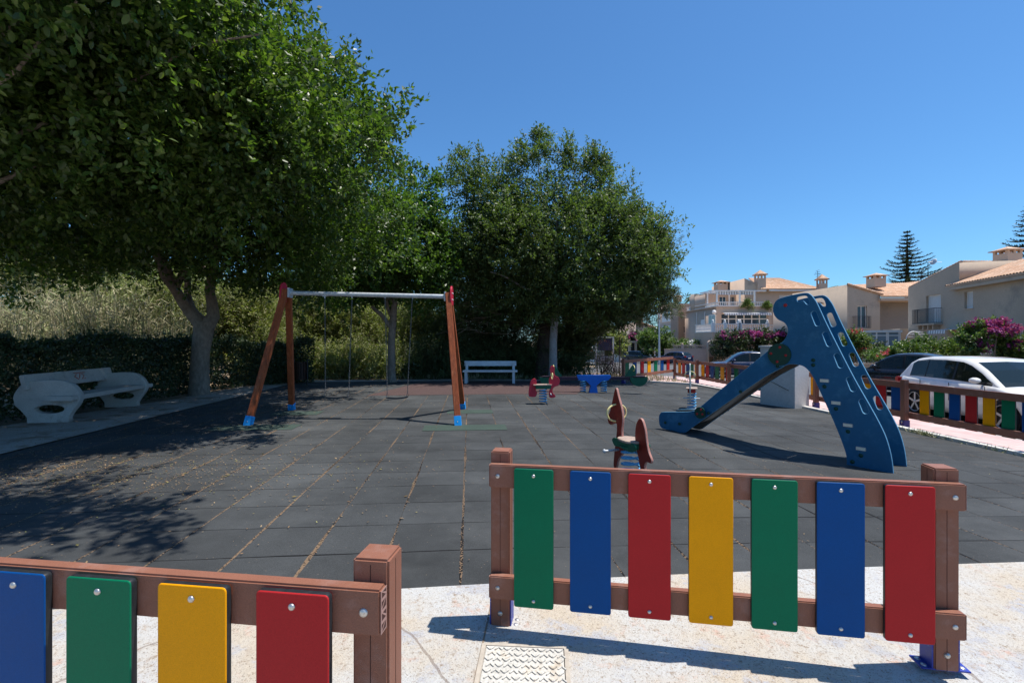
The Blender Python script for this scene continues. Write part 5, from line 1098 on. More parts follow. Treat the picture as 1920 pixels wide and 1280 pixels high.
shrub('scrub_bush', 'green bush top rising above the reeds, left of the forked trunk', 325, 590, 60, 62, 18.8, M['l_scrub'], 1300, 28, group=G_, extra=[(260, 580, 40, 40), (340, 600, 40, 45)])
shrub('scrub_bush', 'fresh green feathery bush between the forked trunk and the first bush', 395, 600, 44, 52, 18.8, M['l_scrub'], 1100, 32, group=G_, extra=[(370, 640, 40, 40), (420, 640, 36, 36)])
shrub('scrub_bush', 'small pale bush at the hedge end beside the litter bin', 505, 670, 36, 42, 17.8, M['l_scrub'], 700, 29, group=G_, extra=[(480, 690, 26, 26), (530, 690, 26, 28)])
shrub('scrub_bush', 'distant pale green bush across the road, behind the notice boards', 1085, 650, 60, 30, 60, M['l_scrub'], 900, 31, ln=.3, wd=.14, tw=.8, extra=[(1130, 640, 40, 24), (1050, 645, 30, 25)])
for a_ in ((140, 500, 120, 46, 27, 61, 'broad dark tree crown showing above the reeds at the left'), (330, 540, 90, 46, 26, 62, 'dark tree behind the forked trunk, above the reeds'), (520, 560, 90, 44, 26, 63, 'dark tree above the scrub behind the left swing leg'), (690, 575, 80, 46, 26, 64, 'dark tree above the scrub behind the slim pale trunk')):
    shrub('background_tree', a_[6], a_[0], a_[1], a_[2], a_[3], a_[4], M['l_mid'], 1500, a_[5], ln=.14, wd=.06, cat='tree', extra=[(a_[0] - 40, a_[1] + 40, 60, 40), (a_[0] + 50, a_[1] + 40, 60, 40)])
for (px_, py_, rx_, Y_, sd_, lb_) in ((560, 690, 60, 23.5, 71, 'low olive scrub at ground level behind the litter bin'), (690, 690, 80, 23.5, 72, 'low olive scrub at ground level behind the swing seats'), (830, 690, 80, 23.8, 73, 'low dark scrub at ground level left of the painted bench'), (970, 690, 60, 23.8, 74, 'low dark scrub at ground level between painted bench and pine trunk')):
    shrub('low_scrub', lb_, px_, 694, rx_, 32, Y_ - 3.4, M['l_scrub'] if sd_ < 73 else M['l_pine'], 1000, sd_, extra=[(px_ + 35, py_ - 8, 40, 30), (px_ - 35, py_ - 4, 40, 30)])
def wall_of_leaves(name, label, x0y0, x1y1, h, dep, m, n, seed, cat='hedge', z0=0.0, ln=.08, wd=.045, rough=.12, kind=None, hfun=None):
    """a clipped hedge: leaves filling a long box with a wavy top"""
    rs = np.random.RandomState(seed); a = np.array(x0y0); b_ = np.array(x1y1); d = b_ - a; L_ = np.linalg.norm(d); d = d / L_; nn_ = np.array([-d[1], d[0]])
    s_ = rs.rand(n) * L_; face = rs.rand(n); v = rs.rand(n) * 2 - 1; zz = rs.rand(n)
    hh = h * (1 + .06 * np.sin(s_ * 2.1 + seed) + .05 * np.sin(s_ * 5.3) + .03 * np.sin(s_ * 13))
    if hfun is not None: hh = hh * hfun(s_ / L_)
    top = face < .3; fr = (face >= .3) & (face < .9)
    v = np.where(fr, np.where(rs.rand(n) < .8, -1, 1) * (1 - np.abs(rs.normal(size=n)) * rough * 1.3), v); zz = np.where(top, 1 - np.abs(rs.normal(size=n)) * .06 + (rs.rand(n) < .1) * .08, zz)
    bul = 1 + .12 * np.sin(s_ * 3.3 + zz * 4) + .08 * np.sin(s_ * 9 + zz * 11)
    X = a[0] + d[0] * s_ + nn_[0] * v * dep / 2 * bul; Y = a[1] + d[1] * s_ + nn_[1] * v * dep / 2 * bul
    g0 = np.array([zg(x, y) for x, y in zip(X, Y)]) if n < 60000 else np.zeros(n); Z = z0 + g0 + zz * hh
    c = np.stack([X, Y, Z], 1); al = rnd_dir(rs, n) + np.array([0, 0, .4]); nr = rnd_dir(rs, n); nr[:, :2] += nn_ * np.sign(v)[:, None] * .6
    sz = .7 + .6 * rs.rand(n); t = thing(name, label, cat, (a[0], a[1], z0))
    link('foliage', leaf_mesh(name + '_leaves', c, al, nr, ln * sz, wd * sz, m), t)
    mb = MB(); rr_ = random.Random(seed)
    for i in range(int(L_ * 1.6)):
        f = (i + .5) / int(L_ * 1.6 + 1); p = a + d * L_ * f; zb_ = zg(*p) + z0; limb(mb, (p[0], p[1], zb_ - .1), (p[0] + rr_.uniform(-.3, .3), p[1] + rr_.uniform(-.2, .2), zb_ + h * .8), .03, .01, .1, 5, seed * 7 + i, 5)
    mb.build('stem', M['twig'], t); return t
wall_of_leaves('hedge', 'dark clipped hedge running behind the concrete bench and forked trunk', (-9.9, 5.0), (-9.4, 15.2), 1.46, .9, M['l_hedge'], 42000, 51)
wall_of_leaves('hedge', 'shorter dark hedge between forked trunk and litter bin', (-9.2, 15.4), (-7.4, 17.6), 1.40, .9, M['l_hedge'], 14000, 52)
# reeds and dry canes (nobody could count them)
rs = np.random.RandomState(9); n = 13000; X = rs.uniform(-25, -9.5, n); Y = rs.uniform(15.2, 19.5, n); q_ = X / Y > -1.35
q_ &= (X < -.66 * Y - rs.rand(n) ** 2 * 1.6); X, Y = X[q_], Y[q_]; n = len(X); hh = (1.7 + 1.9 * rs.rand(n) ** 1.3) * (1 + .14 * np.sin(X * 1.7) + .08 * np.sin(X * 4.1))
lean = rs.normal(size=(n, 2)) * .13 + (rs.rand(n, 1) < .12) * rs.normal(size=(n, 2)) * .35; base = np.stack([X, Y, np.full(n, -.1)], 1); al = np.stack([lean[:, 0], lean[:, 1], np.ones(n)], 1); nr = rnd_dir(rs, n) * np.array([1, 1, .1])
cs_, as_, ns_, ls_, ws_ = [base], [al], [nr], [hh], [np.full(n, .022)]
for k in range(3):
    f = rs.uniform(.35, .98, n); c = base + al * (f * hh)[:, None]; cs_.append(c); v = rnd_dir(rs, n) * np.array([1, 1, .5]) + np.array([0, 0, .55 if k < 3 else -.2]); as_.append(v); ns_.append(rnd_dir(rs, n)); ls_.append(rs.uniform(.2, .55, n)); ws_.append(np.full(n, .026))
rd = link('dry_reeds', leaf_mesh('dry_reeds', np.concatenate(cs_), np.concatenate(as_), np.concatenate(ns_), np.concatenate(ls_), np.concatenate(ws_), M['l_reed'])); tag(rd, 'tall dry pale reeds and canes behind the dark hedge', 'reeds', kind='stuff')
# bare leaning canes
# dry grass between the trees and the road
rs = np.random.RandomState(19); n = 7000; X = rs.uniform(-9, 7, n); Y = rs.uniform(18.8, 25, n); g0 = np.array([zg(x, y) for x, y in zip(X, Y)]); c = np.stack([X, Y, g0 - .03 - .15 * (Y > 23.5)], 1)
gr = link('dry_grass', leaf_mesh('dry_grass', c, rnd_dir(rs, n) * .5 + np.array([0, 0, 1]), rnd_dir(rs, n), rs.uniform(.1, .32, n), np.full(n, .02), M['l_reed'])); tag(gr, 'dry straw-coloured grass on the bare soil behind the trees', 'grass', kind='stuff')
# fallen leaves: thick under the left trees, thin elsewhere, gathered in joints
rs = np.random.RandomState(29); n = 15000
X = np.concatenate([-8.6 + np.abs(rs.normal(size=n)) * 2.6, rs.normal(size=5000) * 1.5 - 4.9, rs.uniform(-7, 7.5, 1500)]); Y = np.concatenate([rs.uniform(3.2, 16.8, n), rs.normal(size=5000) * .55 + 5.3, rs.uniform(3.2, 17, 1500)])
snap = rs.rand(len(X)) < .22; ca_, sa_ = math.cos(GA), math.sin(GA)
Xr = X * ca_ + Y * sa_; Yr = -X * sa_ + Y * ca_; Xs = (np.round(Xr / .52 + .105) - .105) * .52 + rs.normal(size=len(X)) * .015; X2 = np.where(snap, Xs * ca_ - Yr * sa_, X); Y2 = np.where(snap, Xs * sa_ + Yr * ca_, Y)
q_ = (Y2 > 2.99 + .123 * X2 + .02) & (Y2 < 17) & (X2 > -9.4) & (X2 < 6.6); X2, Y2 = X2[q_], Y2[q_]; n = len(X2); g0 = np.array([zg(x, y) for x, y in zip(X2, Y2)])
c = np.stack([X2, Y2, g0 + .012 + .012 * (X2 < -6.5)], 1); al = rnd_dir(rs, n) * np.array([1, 1, .18]); nr = rnd_dir(rs, n) * .25 + np.array([0, 0, 1.0]); sz = rs.uniform(.006, .026, n) * (1 + 1.0 * (rs.rand(n) < .05))
fl_ = link('fallen_leaves', leaf_mesh('fallen_leaves', c, al, nr, sz, sz * .55, M['l_fallen'])); tag(fl_, 'small dry brown leaves scattered over the rubber floor', 'fallen leaves', kind='stuff')
# weeds in the kerb joint
rs = np.random.RandomState(39); n = 500; Y = np.concatenate([rs.normal(8.6, .12, 200), rs.uniform(6.5, 11, 300)]); X = np.array([kerbx(y) for y in Y]) - .02 + rs.normal(size=n) * .03; g0 = np.array([zg(x, y) for x, y in zip(X, Y)])
wd_ = link('kerb_weeds', leaf_mesh('kerb_weeds', np.stack([X, Y, g0], 1), rnd_dir(rs, n) * .7 + np.array([0, 0, .7]), rnd_dir(rs, n), rs.uniform(.03, .13, n), np.full(n, .012), M['l_reed'])); tag(wd_, 'dry weeds along the pale kerb strip', 'weeds', kind='stuff')

# ---------------------------------------------------------------- houses
GZ = -3.2                          # foundations reach below the sloping ground
def hp(pl, pts): return [pl.sz(x, y) for x, y in pts]
def rectsz(pl, r):
    x0, y0, x1, y1 = r; xm = (x0 + x1) / 2; s0 = pl.sz(x0)[0]; s1 = pl.sz(x1)[0]; zt = pl.sz(xm, y0)[1]; zb = pl.sz(xm, y1)[1]; return s0, zb, s1, zt
def wall(parent, pl, outline, holes=(), D=5.0, m='wall_taupe', name='wall', front=0.0):
    hs = []
    for r in holes: s0, zb, s1, zt = rectsz(pl, r); hs.append([(s0, zb), (s1, zb), (s1, zt), (s0, zt)])
    return plate(name, outline, hs, D, pl, M[m], parent, 0, front - D / 2)
def obox(mb, pl, s0, s1, z0, z1, o0, o1, mi=0):
    vs = [pl.w(s, z, o) for o in (o0, o1) for z in (z0, z1) for s in (s0, s1)]
    mb.add(vs, [(0, 1, 3, 2), (4, 6, 7, 5), (0, 4, 5, 1), (2, 3, 7, 6), (0, 2, 6, 4), (1, 5, 7, 3)], mi)
def window(parent, pl, r, kind='glass', cols=2, rows=1, sill=True, name='window', rec=.16, transom=None):
    s0, zb, s1, zt = rectsz(pl, r); fw = min(.055, (s1 - s0) * .09); mb = MB()
    obox(mb, pl, s0, s1, zt - fw, zt, -rec - .05, -rec + .02); obox(mb, pl, s0, s1, zb, zb + fw, -rec - .05, -rec + .02)
    for i in range(cols + 1):
        s = s0 + (s1 - s0 - fw) * i / cols; obox(mb, pl, s, s + fw, zb + fw, zt - fw, -rec - .05, -rec + .015)
    for i in range(1, rows): z = zb + (zt - zb) * i / rows; obox(mb, pl, s0 + fw, s1 - fw, z, z + fw, -rec - .045, -rec + .01)
    w_ = mb.build(name, M['white_paint'], parent)
    mb = MB()
    if kind == 'shutter':
        n = max(6, int((zt - zb) / .06)); h = (zt - zb - 2 * fw) / n
        for i in range(n): obox(mb, pl, s0 + fw, s1 - fw, zb + fw + i * h + .004, zb + fw + (i + 1) * h - .006, -rec - .04, -rec)
        x = mb.build('shutter', M['shutter'], None)
    else:
        obox(mb, pl, s0 + .01, s1 - .01, zb + .01, zt - .01, -rec - .035, -rec - .03); x = mb.build('pane', M['win_glass'] if kind == 'glass' else M['cons_glass'], None)
    adopt(x, w_)
    if kind == 'glass':
        mb = MB(); obox(mb, pl, s0 + .02, s0 + (s1 - s0) * .45, zb + .05, zt - .04, -rec - .24, -rec - .2); 
        c_ = mb.build('curtain', M['curtain'], None); adopt(c_, w_)
    if sill:
        mb = MB(); obox(mb, pl, s0 - .06, s1 + .06, zb - .05, zb - .002, -.12, .05); y = mb.build('sill', M['wall_pink'], None); adopt(y, w_)
    return w_
def railing(parent, pl, r, out=.5, name='balcony_rail', gap=.11, m='iron'):
    s0, zb, s1, zt = rectsz(pl, r); mb = MB()
    for z in (zb + .04, zt): mb.bar(pl.w(s0, z, out), pl.w(s1, z, out), .03, .03); mb.bar(pl.w(s0, z, 0), pl.w(s0, z, out), .03, .03); mb.bar(pl.w(s1, z, 0), pl.w(s1, z, out), .03, .03)
    n = int((s1 - s0) / gap)
    for i in range(n + 1): s = s0 + (s1 - s0) * i / n; mb.bar(pl.w(s, zb, out), pl.w(s, zt, out), .016, .016)
    for k in range(1, int(out / gap)):
        for s in (s0, s1): mb.bar(pl.w(s, zb, k * gap), pl.w(s, zt, k * gap), .016, .016)
    obox(mb, pl, s0 - .1, s1 + .1, zb - .14, zb - .02, 0, out + .08, 1)
    mb.build(name, [M[m], M['wall_taupe']], parent)
def balustrade(parent, a, b_, h, name='balustrade', gap=.24, posts=(), m='white_paint'):
    a = Vector(a); b_ = Vector(b_); L_ = (b_ - a).length; d = (b_ - a).normalized(); mb = MB(); n = max(2, int(L_ / gap)); up = Vector((0, 0, 1))
    mb.bar(a + up * .05, b_ + up * .05, .2, .1); mb.bar(a + up * (h - .05), b_ + up * (h - .05), .2, .1)
    for i in range(n):
        p = a + d * L_ * (i + .5) / n; mb.lathe([(.03, .1), (.06, h * .25), (.075, h * .35), (.035, h * .6), (.05, h * .8), (.035, h - .1)], p, 6)
    for f in posts:
        p = a.lerp(b_, f); mb.box(p + up * h * .55, (.32, .32, h * 1.1)); mb.lathe([(.17, h * 1.1), (.19, h * 1.15), (.08, h * 1.2), (.14, h * 1.32), (.10, h * 1.42), (0, h * 1.5)], p, 8)
    mb.build(name, M[m], parent)
def roof(parent, A, B, Cc, D_, name='roof', pitch=.24, thick=.10, amp=.05):
    """tiled slope: eave A->B, ridge D_->Cc, with real rows of barrel tiles"""
    A, B, Cc, D_ = map(Vector, (A, B, Cc, D_)); nrm = (B - A).cross(D_ - A).normalized()
    if nrm.z < 0: nrm = -nrm
    L_ = max((B - A).length, (Cc - D_).length); nu = max(2, int(L_ / pitch)) * 6; sl = max((D_ - A).length, (Cc - B).length); nv = max(2, int(sl / .4)); vs = []; fs = []
    for j in range(nv + 1):
        for i in range(nu + 1):
            f = i / nu; g = j / nv; p = A.lerp(B, f).lerp(D_.lerp(Cc, f), g); t = (i % 6) / 6; h = abs(math.sin(math.pi * t)) ** .8 * amp - (amp * .25 if i % 6 == 0 else 0)
            vs.append(p + nrm * (h + .012 * (1 - ((g * nv) % 1))))
    for j in range(nv):
        for i in range(nu): k = j * (nu + 1) + i; fs.append((k, k + 1, k + nu + 2, k + nu + 1))
    mb = MB(); mb.add(vs, fs, 0, True)
    e = MB(); lo = [A, B, Cc, D_]; dn = -nrm * thick
    mb.add([p - nrm * .004 for p in lo] + [p + dn for p in lo], [(0, 1, 2, 3), (7, 6, 5, 4), (0, 4, 5, 1), (1, 5, 6, 2), (2, 6, 7, 3), (3, 7, 4, 0)], 1)
    o = mb.build(name, [M['tile_roof'], M['wall_pink']], parent); return o
def chimney(parent, p, w_, h, d=None):
    d = d or w_; mb = MB(); x, y, z = p; mb.box((x, y, z + h * .35), (w_, d, h * .7)); 
    for sx in (-1, 0, 1):
        for sy in (-1, 1): mb.box((x + sx * w_ * .42, y + sy * d * .42, z + h * .79), (w_ * .16, d * .16, h * .18))
    mb.box((x, y, z + h * .90), (w_ * 1.35, d * 1.35, h * .05), 1)
    W_, D_ = w_ * .62, d * .62; mb.add([(x - W_, y - D_, z + h * .926), (x + W_, y - D_, z + h * .926), (x + W_, y + D_, z + h * .926), (x - W_, y + D_, z + h * .926), (x, y, z + h * 1.16)], [(0, 1, 4), (1, 2, 4), (2, 3, 4), (3, 0, 4), (0, 3, 2, 1)], 1)
    mb.build('chimney', [M['wall_pink'], M['tile_roof']], parent)
def z3(v): return 400 + .2344 * v          # zoom helpers: right-hand houses were measured in an enlarged view
def x3(u): return 1500 + .2344 * u
def r3(u0, v0, u1, v1): return (x3(u0), z3(v0), x3(u1), z3(v1))

# E: the right house, its long wall receding to the left
e0 = Vector((829.5 / F * 32, 32)); PE = VPlane(e0, e0 - Vector((.266, 1.0)))
sL = PE.sz(1703)[0]
HE = thing('house', 'nearest two-storey taupe house at the right with tiled eave and iron balcony', 'house', (PE.w((PE.sz(1703)[0]), 0).x, PE.w((PE.sz(1703)[0]), 0).y, -1))
oE = [(sL, GZ)] + [(PE.sz(2300)[0], GZ), (PE.sz(2300)[0], PE.sz(1850, z3(520))[1]), (PE.sz(x3(1240))[0], PE.sz(x3(1240), z3(565))[1])] + [PE.sz(x3(1275), z3(560)), PE.sz(x3(1275), z3(392)), PE.sz(x3(865), z3(598))]
hE = [r3(1010, 653, 1127, 875), r3(1315, 625, 1383, 760), r3(1700, 955, 1760, 1030), r3(1250, 965, 1290, 1020)]
wall(HE, PE, oE, hE, 8.0)
window(HE, PE, hE[0], 'shutter', 1, sill=False, name='balcony_door'); window(HE, PE, hE[1], 'shutter', 1); window(HE, PE, hE[2], 'glass', 3); window(HE, PE, hE[3], 'glass', 1)
railing(HE, PE, r3(955, 765, 1135, 880), .45)
mb = MB()
for i in range(4): s = PE.sz(x3(990 + i * 40))[0]; z = PE.sz(x3(1050), z3(900))[1]; obox(mb, PE, s, s + .14, z - .25, z + .05, 0, .4)
mb.build('balcony_bracket', M['wall_taupe'], HE)
# parapet behind + chimney, then the tile slope at the right
PE2 = PE.shift(-3.2)
wall(HE, PE2, [PE2.sz(x3(1278), z3(640)), PE2.sz(x3(1792), z3(640)), PE2.sz(x3(2300), z3(380)), PE2.sz(x3(1710), z3(398)), PE2.sz(x3(1278), z3(392))], (), 2.5, 'wall_pink', 'rear_wall')
A = PE.w(PE.sz(x3(1232))[0], PE.sz(x3(1232), z3(556))[1], .5); B = PE.w(PE.sz(2300)[0], PE.sz(x3(1792), z3(484))[1], .5); A.z = B.z
up_ = 1.45; A2 = PE.w(PE.sz(x3(1232))[0] + .6, A.z + up_, -3.1); B2 = PE.w(PE.sz(2300)[0], A.z + up_, -3.1)
roof(HE, A, B, B2, A2)
mb = MB(); s0, s1 = PE.sz(x3(1240))[0], PE.sz(2300)[0]; obox(mb, PE, s0, s1, A.z - .32, A.z - .11, .02, .42); mb.build('eave', M['wall_taupe'], HE)
pc = PE2.w(PE2.sz(x3(1558))[0], PE2.sz(x3(1558), z3(420))[1], -.7); chimney(HE, (pc.x, pc.y, pc.z), 1.0, 1.1)
mb = MB(); a = PE.w(PE.sz(x3(865))[0], PE.sz(x3(865), z3(598))[1] + .03, -.1); b_ = PE.w(PE.sz(x3(1275))[0], PE.sz(x3(1275), z3(392))[1] + .03, -.1); mb.tube([a.lerp(b_, i / 40) + Vector((0, 0, .03 * (i % 2))) for i in range(41)], .09, 8)
a2 = PE2.w(PE2.sz(x3(1278))[0], PE2.sz(x3(1278), z3(392))[1] + .03, -.2); b2 = PE2.w(PE2.sz(x3(1710))[0], PE2.sz(x3(1710), z3(398))[1] + .03, -.2); mb.tube([a2.lerp(b2, i / 40) + Vector((0, 0, .03 * (i % 2))) for i in range(41)], .09, 8)
mb.build('ridge_tiles', M['tile_roof'], HE)
mb = MB(); s0, zb, s1, zt = rectsz(PE, r3(1175, 922, 1325, 952))
for i in range(14):
    a, b_ = s0 + (s1 - s0) * i / 14, s0 + (s1 - s0) * (i + 1) / 14; mb.add([PE.w(a, zt, .02), PE.w(b_, zt, .02), PE.w(b_, zb + .15, 1.1), PE.w(a, zb + .15, 1.1), PE.w(b_, zb - .08, 1.12), PE.w(a, zb - .08, 1.12)], [(0, 1, 2, 3), (3, 2, 4, 5)], i % 2)
mb.build('awning', [M['awning'], M['awning_w']], HE)
# D: middle house
PD = VPlane((at(1588, 600, 46).x, 46), (at(1588, 600, 46).x + 1, 46)); PDr = PD.shift(-1.6)
HD = thing('house', 'middle taupe house with tall glazed balcony door and single slope roof', 'house', (PD.o.x, 46, -1))
oD = [(PD.sz(x3(378))[0], GZ), (PD.sz(x3(640))[0], GZ), PD.sz(x3(640), z3(655)), PD.sz(x3(655), z3(652)), PD.sz(x3(378), z3(570))]
hD = [r3(460, 740, 535, 915)]
wall(HD, PD, oD, hD, 9); window(HD, PD, hD[0], 'glass', 2, sill=False, name='balcony_door'); railing(HD, PD, r3(418, 825, 540, 918), .45)
wall(HD, PDr, [(PDr.sz(x3(630))[0], GZ), (PDr.sz(x3(900))[0], GZ), PDr.sz(x3(900), z3(688)), PDr.sz(x3(630), z3(688))], (), 7, 'wall_recess_shade')
Ae = at(x3(652), z3(664), 45.6); Be = at(x3(885), z3(664), 45.6); Ce = at(x3(960), z3(548), 53); De = at(x3(410), z3(573), 51)
Be.x += 2.5; roof(HD, Ae, Be, Ce + Vector((2, 0, 0)), De)
mb = MB(); mb.add([Ae + Vector((0, .05, -.12)), Be + Vector((0, .05, -.12)), Be + Vector((0, 2.2, -.12)), Ae + Vector((0, 2.2, -.12))] + [Ae + Vector((0, .05, -.4)), Be + Vector((0, .05, -.4)), Be + Vector((0, 2.2, -.4)), Ae + Vector((0, 2.2, -.4))], [(0, 1, 2, 3), (7, 6, 5, 4), (0, 4, 5, 1), (1, 5, 6, 2), (2, 6, 7, 3), (3, 7, 4, 0)]); mb.build('eave', M['wall_pink'], HD)
mb = MB(); a = PD.w(*PD.sz(x3(378), z3(568)), .05); b_ = PD.w(*PD.sz(x3(660), z3(650)), .05); mb.tube([a.lerp(b_, i / 30) + Vector((0, 0, .04 * (i % 2))) for i in range(31)], .12, 8); mb.build('ridge_tiles', M['tile_roof'], HD)
pc = at(x3(608), z3(592), 48.5); chimney(HD, pc, 1.15, 1.25)
A_ = at(x3(715), z3(575), 53); roof(HD, at(x3(845), z3(622), 52), at(x3(975), z3(622), 52) , at(x3(975), z3(542), 57), at(x3(715), z3(572), 56))
# small link roof left of D
PL_ = VPlane((at(1535, 600, 50).x, 50), (at(1535, 600, 50).x + 1, 50))
HL = thing('house', 'low tiled house wing between the slide top and the middle house', 'house', (PL_.o.x, 50, -1))
hL = [r3(325, 755, 345, 800)]
wall(HL, PL_, [(PL_.sz(x3(120))[0], GZ), (PL_.sz(x3(400))[0], GZ), PL_.sz(x3(400), z3(702)), PL_.sz(x3(120), z3(722))], hL, 8, 'wall_pink'); window(HL, PL_, hL[0], 'glass', 1)
roof(HL, at(x3(120), z3(722), 49.4), at(x3(400), z3(700), 49.4), at(x3(400), z3(628), 55), at(x3(205), z3(675), 55))
# white conservatory and porch before D and E
PK = VPlane((at(1622, 640, 38).x, 38), (at(1622, 640, 38).x + 1, 37.6)); KT = thing('conservatory', 'white framed conservatory with blue-grey panes below the middle house', 'conservatory', (PK.o.x, 38, -1))
s0, zb, s1, zt = rectsz(PK, r3(520, 940, 790, 1090)); mb = MB(); obox(mb, PK, s0 - .1, s1 + .2, zt - .12, zt + .05, -3, .1); obox(mb, PK, s0, s1, GZ, zb + .1, -.1, .03)
for u_ in (520, 608, 690, 700, 788): s = PK.sz(x3(u_))[0]; obox(mb, PK, s, s + .09, zb, zt - .1, -.08, .02)
z = zt - .12 - (zt - zb) * .16; obox(mb, PK, s0, s1, z - .04, z + .04, -.07, .01); obox(mb, PK, s0 + .0, s0 + .12, GZ, zt, -3, -.1); obox(mb, PK, s1, s1 + .12, GZ, zt, -3, .02)
mb.build('frame', M['white_paint'], KT)
mb = MB(); obox(mb, PK, s0 + .12, s1, zb, zt - .12, -.05, -.04); mb.build('pane', M['cons_glass'], KT)
mb = MB(); obox(mb, PK, s0 + .06, s0 + .07, zb, zt - .12, -3, -.1); mb.build('pane', M['cons_glass'], KT)
KP = thing('porch', 'long low glazed porch beside the conservatory under the right house', 'porch', (PK.w(s1 + .4, 0).x, PK.w(s1 + .4, 0).y, -1))
PQ = PK.shift(-1.2); s0, zb, s1, zt = rectsz(PQ, r3(800, 920, 1170, 1060)); mb = MB(); obox(mb, PQ, s0, s1, zt - .9, zt, -4, 0, 0)
for u_ in (800, 860, 935, 1060, 1160): s = PQ.sz(x3(u_))[0]; obox(mb, PQ, s, s + .12, GZ, zt - .9, -.2, -.02, 1)
obox(mb, PQ, s0, s1, GZ, zb + .3, -.18, -.05, 0); mb.build('frame', [M['wall_taupe'], M['white_paint']], KP)
mb = MB(); obox(mb, PQ, s0 + .05, s1, zb, zt - .9, -.12, -.1); mb.build('pane', M['win_glass'], KP)
ga_ = at(1713, 640, 31); GR = thing('garden_arch', 'slim white garden arch standing in the hedge below the iron balcony', 'garden arch', (ga_.x, 31, zg(ga_.x, 31)))
mb = MB()
for dy in (0, .5):
    c = at(1713, 640, 31 + dy); r_ = 14 / F * 31; mb.tube([(c.x - r_, 31 + dy, -.5)] + [(c.x - r_ * math.cos(t), 31 + dy, H + .0 + r_ * 1.1 * math.sin(t)) for t in [math.pi * k / 14 for k in range(15)]] + [(c.x + r_, 31 + dy, -.5)], .03, 6)
for k in range(9): t = math.pi * k / 8; mb.tube([(c.x - r_ * math.cos(t), 31, H + r_ * 1.1 * math.sin(t)), (c.x - r_ * math.cos(t), 31.5, H + r_ * 1.1 * math.sin(t))], .015, 5)
mb.build('arch_frame', M['white_paint'], GR)

# C: the terraced house with white balustrades
PC = VPlane((at(1343, 600, 66).x, 66), (at(1343, 600, 66).x + 1, 66)); HC = thing('terraced_house', 'pink-beige house with two white balustraded terraces and hipped tile roof', 'house', (PC.o.x, 66, -2))
def x4(u): return 1100 + .21875 * u
def y4(v): return 480 + .21875 * v
def r4(a, b, c, d): return (x4(a), y4(b), x4(c), y4(d))
fx = [r4(1155, 495, 1555, 585)]
wall(HC, PC, [(PC.sz(1343)[0], GZ), (PC.sz(1446)[0], GZ), PC.sz(1446, y4(440)), PC.sz(1343, y4(440))], fx, 12, 'wall_pink')
s0, zb, s1, zt = rectsz(PC, fx[0]); mb = MB()
for i in range(7): s = s0 + (s1 - s0) * i / 6; obox(mb, PC, s - .06, s + .06, zb, zt, -.35, -.2)
for f in (0, .52, 1): z = zb + (zt - zb) * f; obox(mb, PC, s0, s1, z - .06, z + .06, -.34, -.21)
mb.build('glazing_frame', M['white_paint'], HC)
mb = MB(); obox(mb, PC, s0, s1, zb, zt, -.32, -.30); mb.build('pane', M['win_glass'], HC)
mb = MB()
for i in range(5): a = s0 + (s1 - s0) * (i + .15) / 5; obox(mb, PC, a, a + .55, zb, zt - .3, -.42, -.38)
mb.build('curtain', M['curtain'], HC)
mb = MB(); z = PC.sz(1400, y4(484))[1]; n_ = 40
for i in range(n_): a = s0 + (s1 - s0) * i / n_; mb.add([PC.w(a, z, .02), PC.w(a + (s1 - s0) / n_, z, .02), PC.w(a + (s1 - s0) / n_, z - .12, .9), PC.w(a, z - .12, .9), PC.w(a + (s1 - s0) / n_, z - .40, .92), PC.w(a, z - .40, .92)], [(0, 1, 2, 3), (3, 2, 4, 5)], i % 2)
mb.build('awning', [M['awning'], M['awning_w']], HC)
# side windows (on the wall facing the street end) as framed panels set into that wall
def side_window(parent, X, ya, yb, z0, z1, kind='glass'):
    mb = MB(); mb.box((X - .02, (ya + yb) / 2, (z0 + z1) / 2), (.08, yb - ya, z1 - z0)); o = mb.build('window', M['white_paint'], parent)
    for k in (0, 1):
        mb = MB(); w_ = (yb - ya - .3) / 2; mb.box((X - .063, ya + .1 + w_ / 2 + k * (w_ + .1), (z0 + z1) / 2), (.01, w_, z1 - z0 - .2)); p_ = mb.build('pane', M['cons_glass'] if kind == 'glass' else M['shutter'], None); adopt(p_, o)
XC = PC.o.x
def ys(px, X): return X / ((px - CX) / F)
def zs_(py, Y): return H - (py - CY) / F * Y
side_window(HC, XC, ys(1342, XC), ys(1329, XC), zs_(y4(600), 68), zs_(y4(505), 68)); side_window(HC, XC, ys(1322, XC), ys(1315, XC), zs_(y4(622), 71), zs_(y4(548), 71), 's')
mb = MB()
for px in (1308, 1323): mb.tube([(XC - .1, ys(px, XC), -2), (XC - .1, ys(px, XC), 5.6)], .06, 6)
mb.build('drainpipe', M['white_paint'], HC)
# terrace slab and balustrades
zt1 = PC.sz(1400, y4(440))[1]
mb = MB(); obox(mb, PC, PC.sz(1340)[0], PC.sz(1448)[0], zt1, zt1 + .16, -12, .25); mb.build('terrace_slab', M['wall_pink'], HC)
bh = PC.sz(1400, y4(397))[1] - zt1 - .1
balustrade(HC, PC.w(PC.sz(1345)[0], zt1 + .16, .05), PC.w(PC.sz(1436)[0], zt1 + .16, .05), bh, gap=.26)
balustrade(HC, PC.w(PC.sz(1345)[0], zt1 + .16, .05), PC.w(PC.sz(1345)[0], zt1 + .16, -11.5), bh, gap=.26)
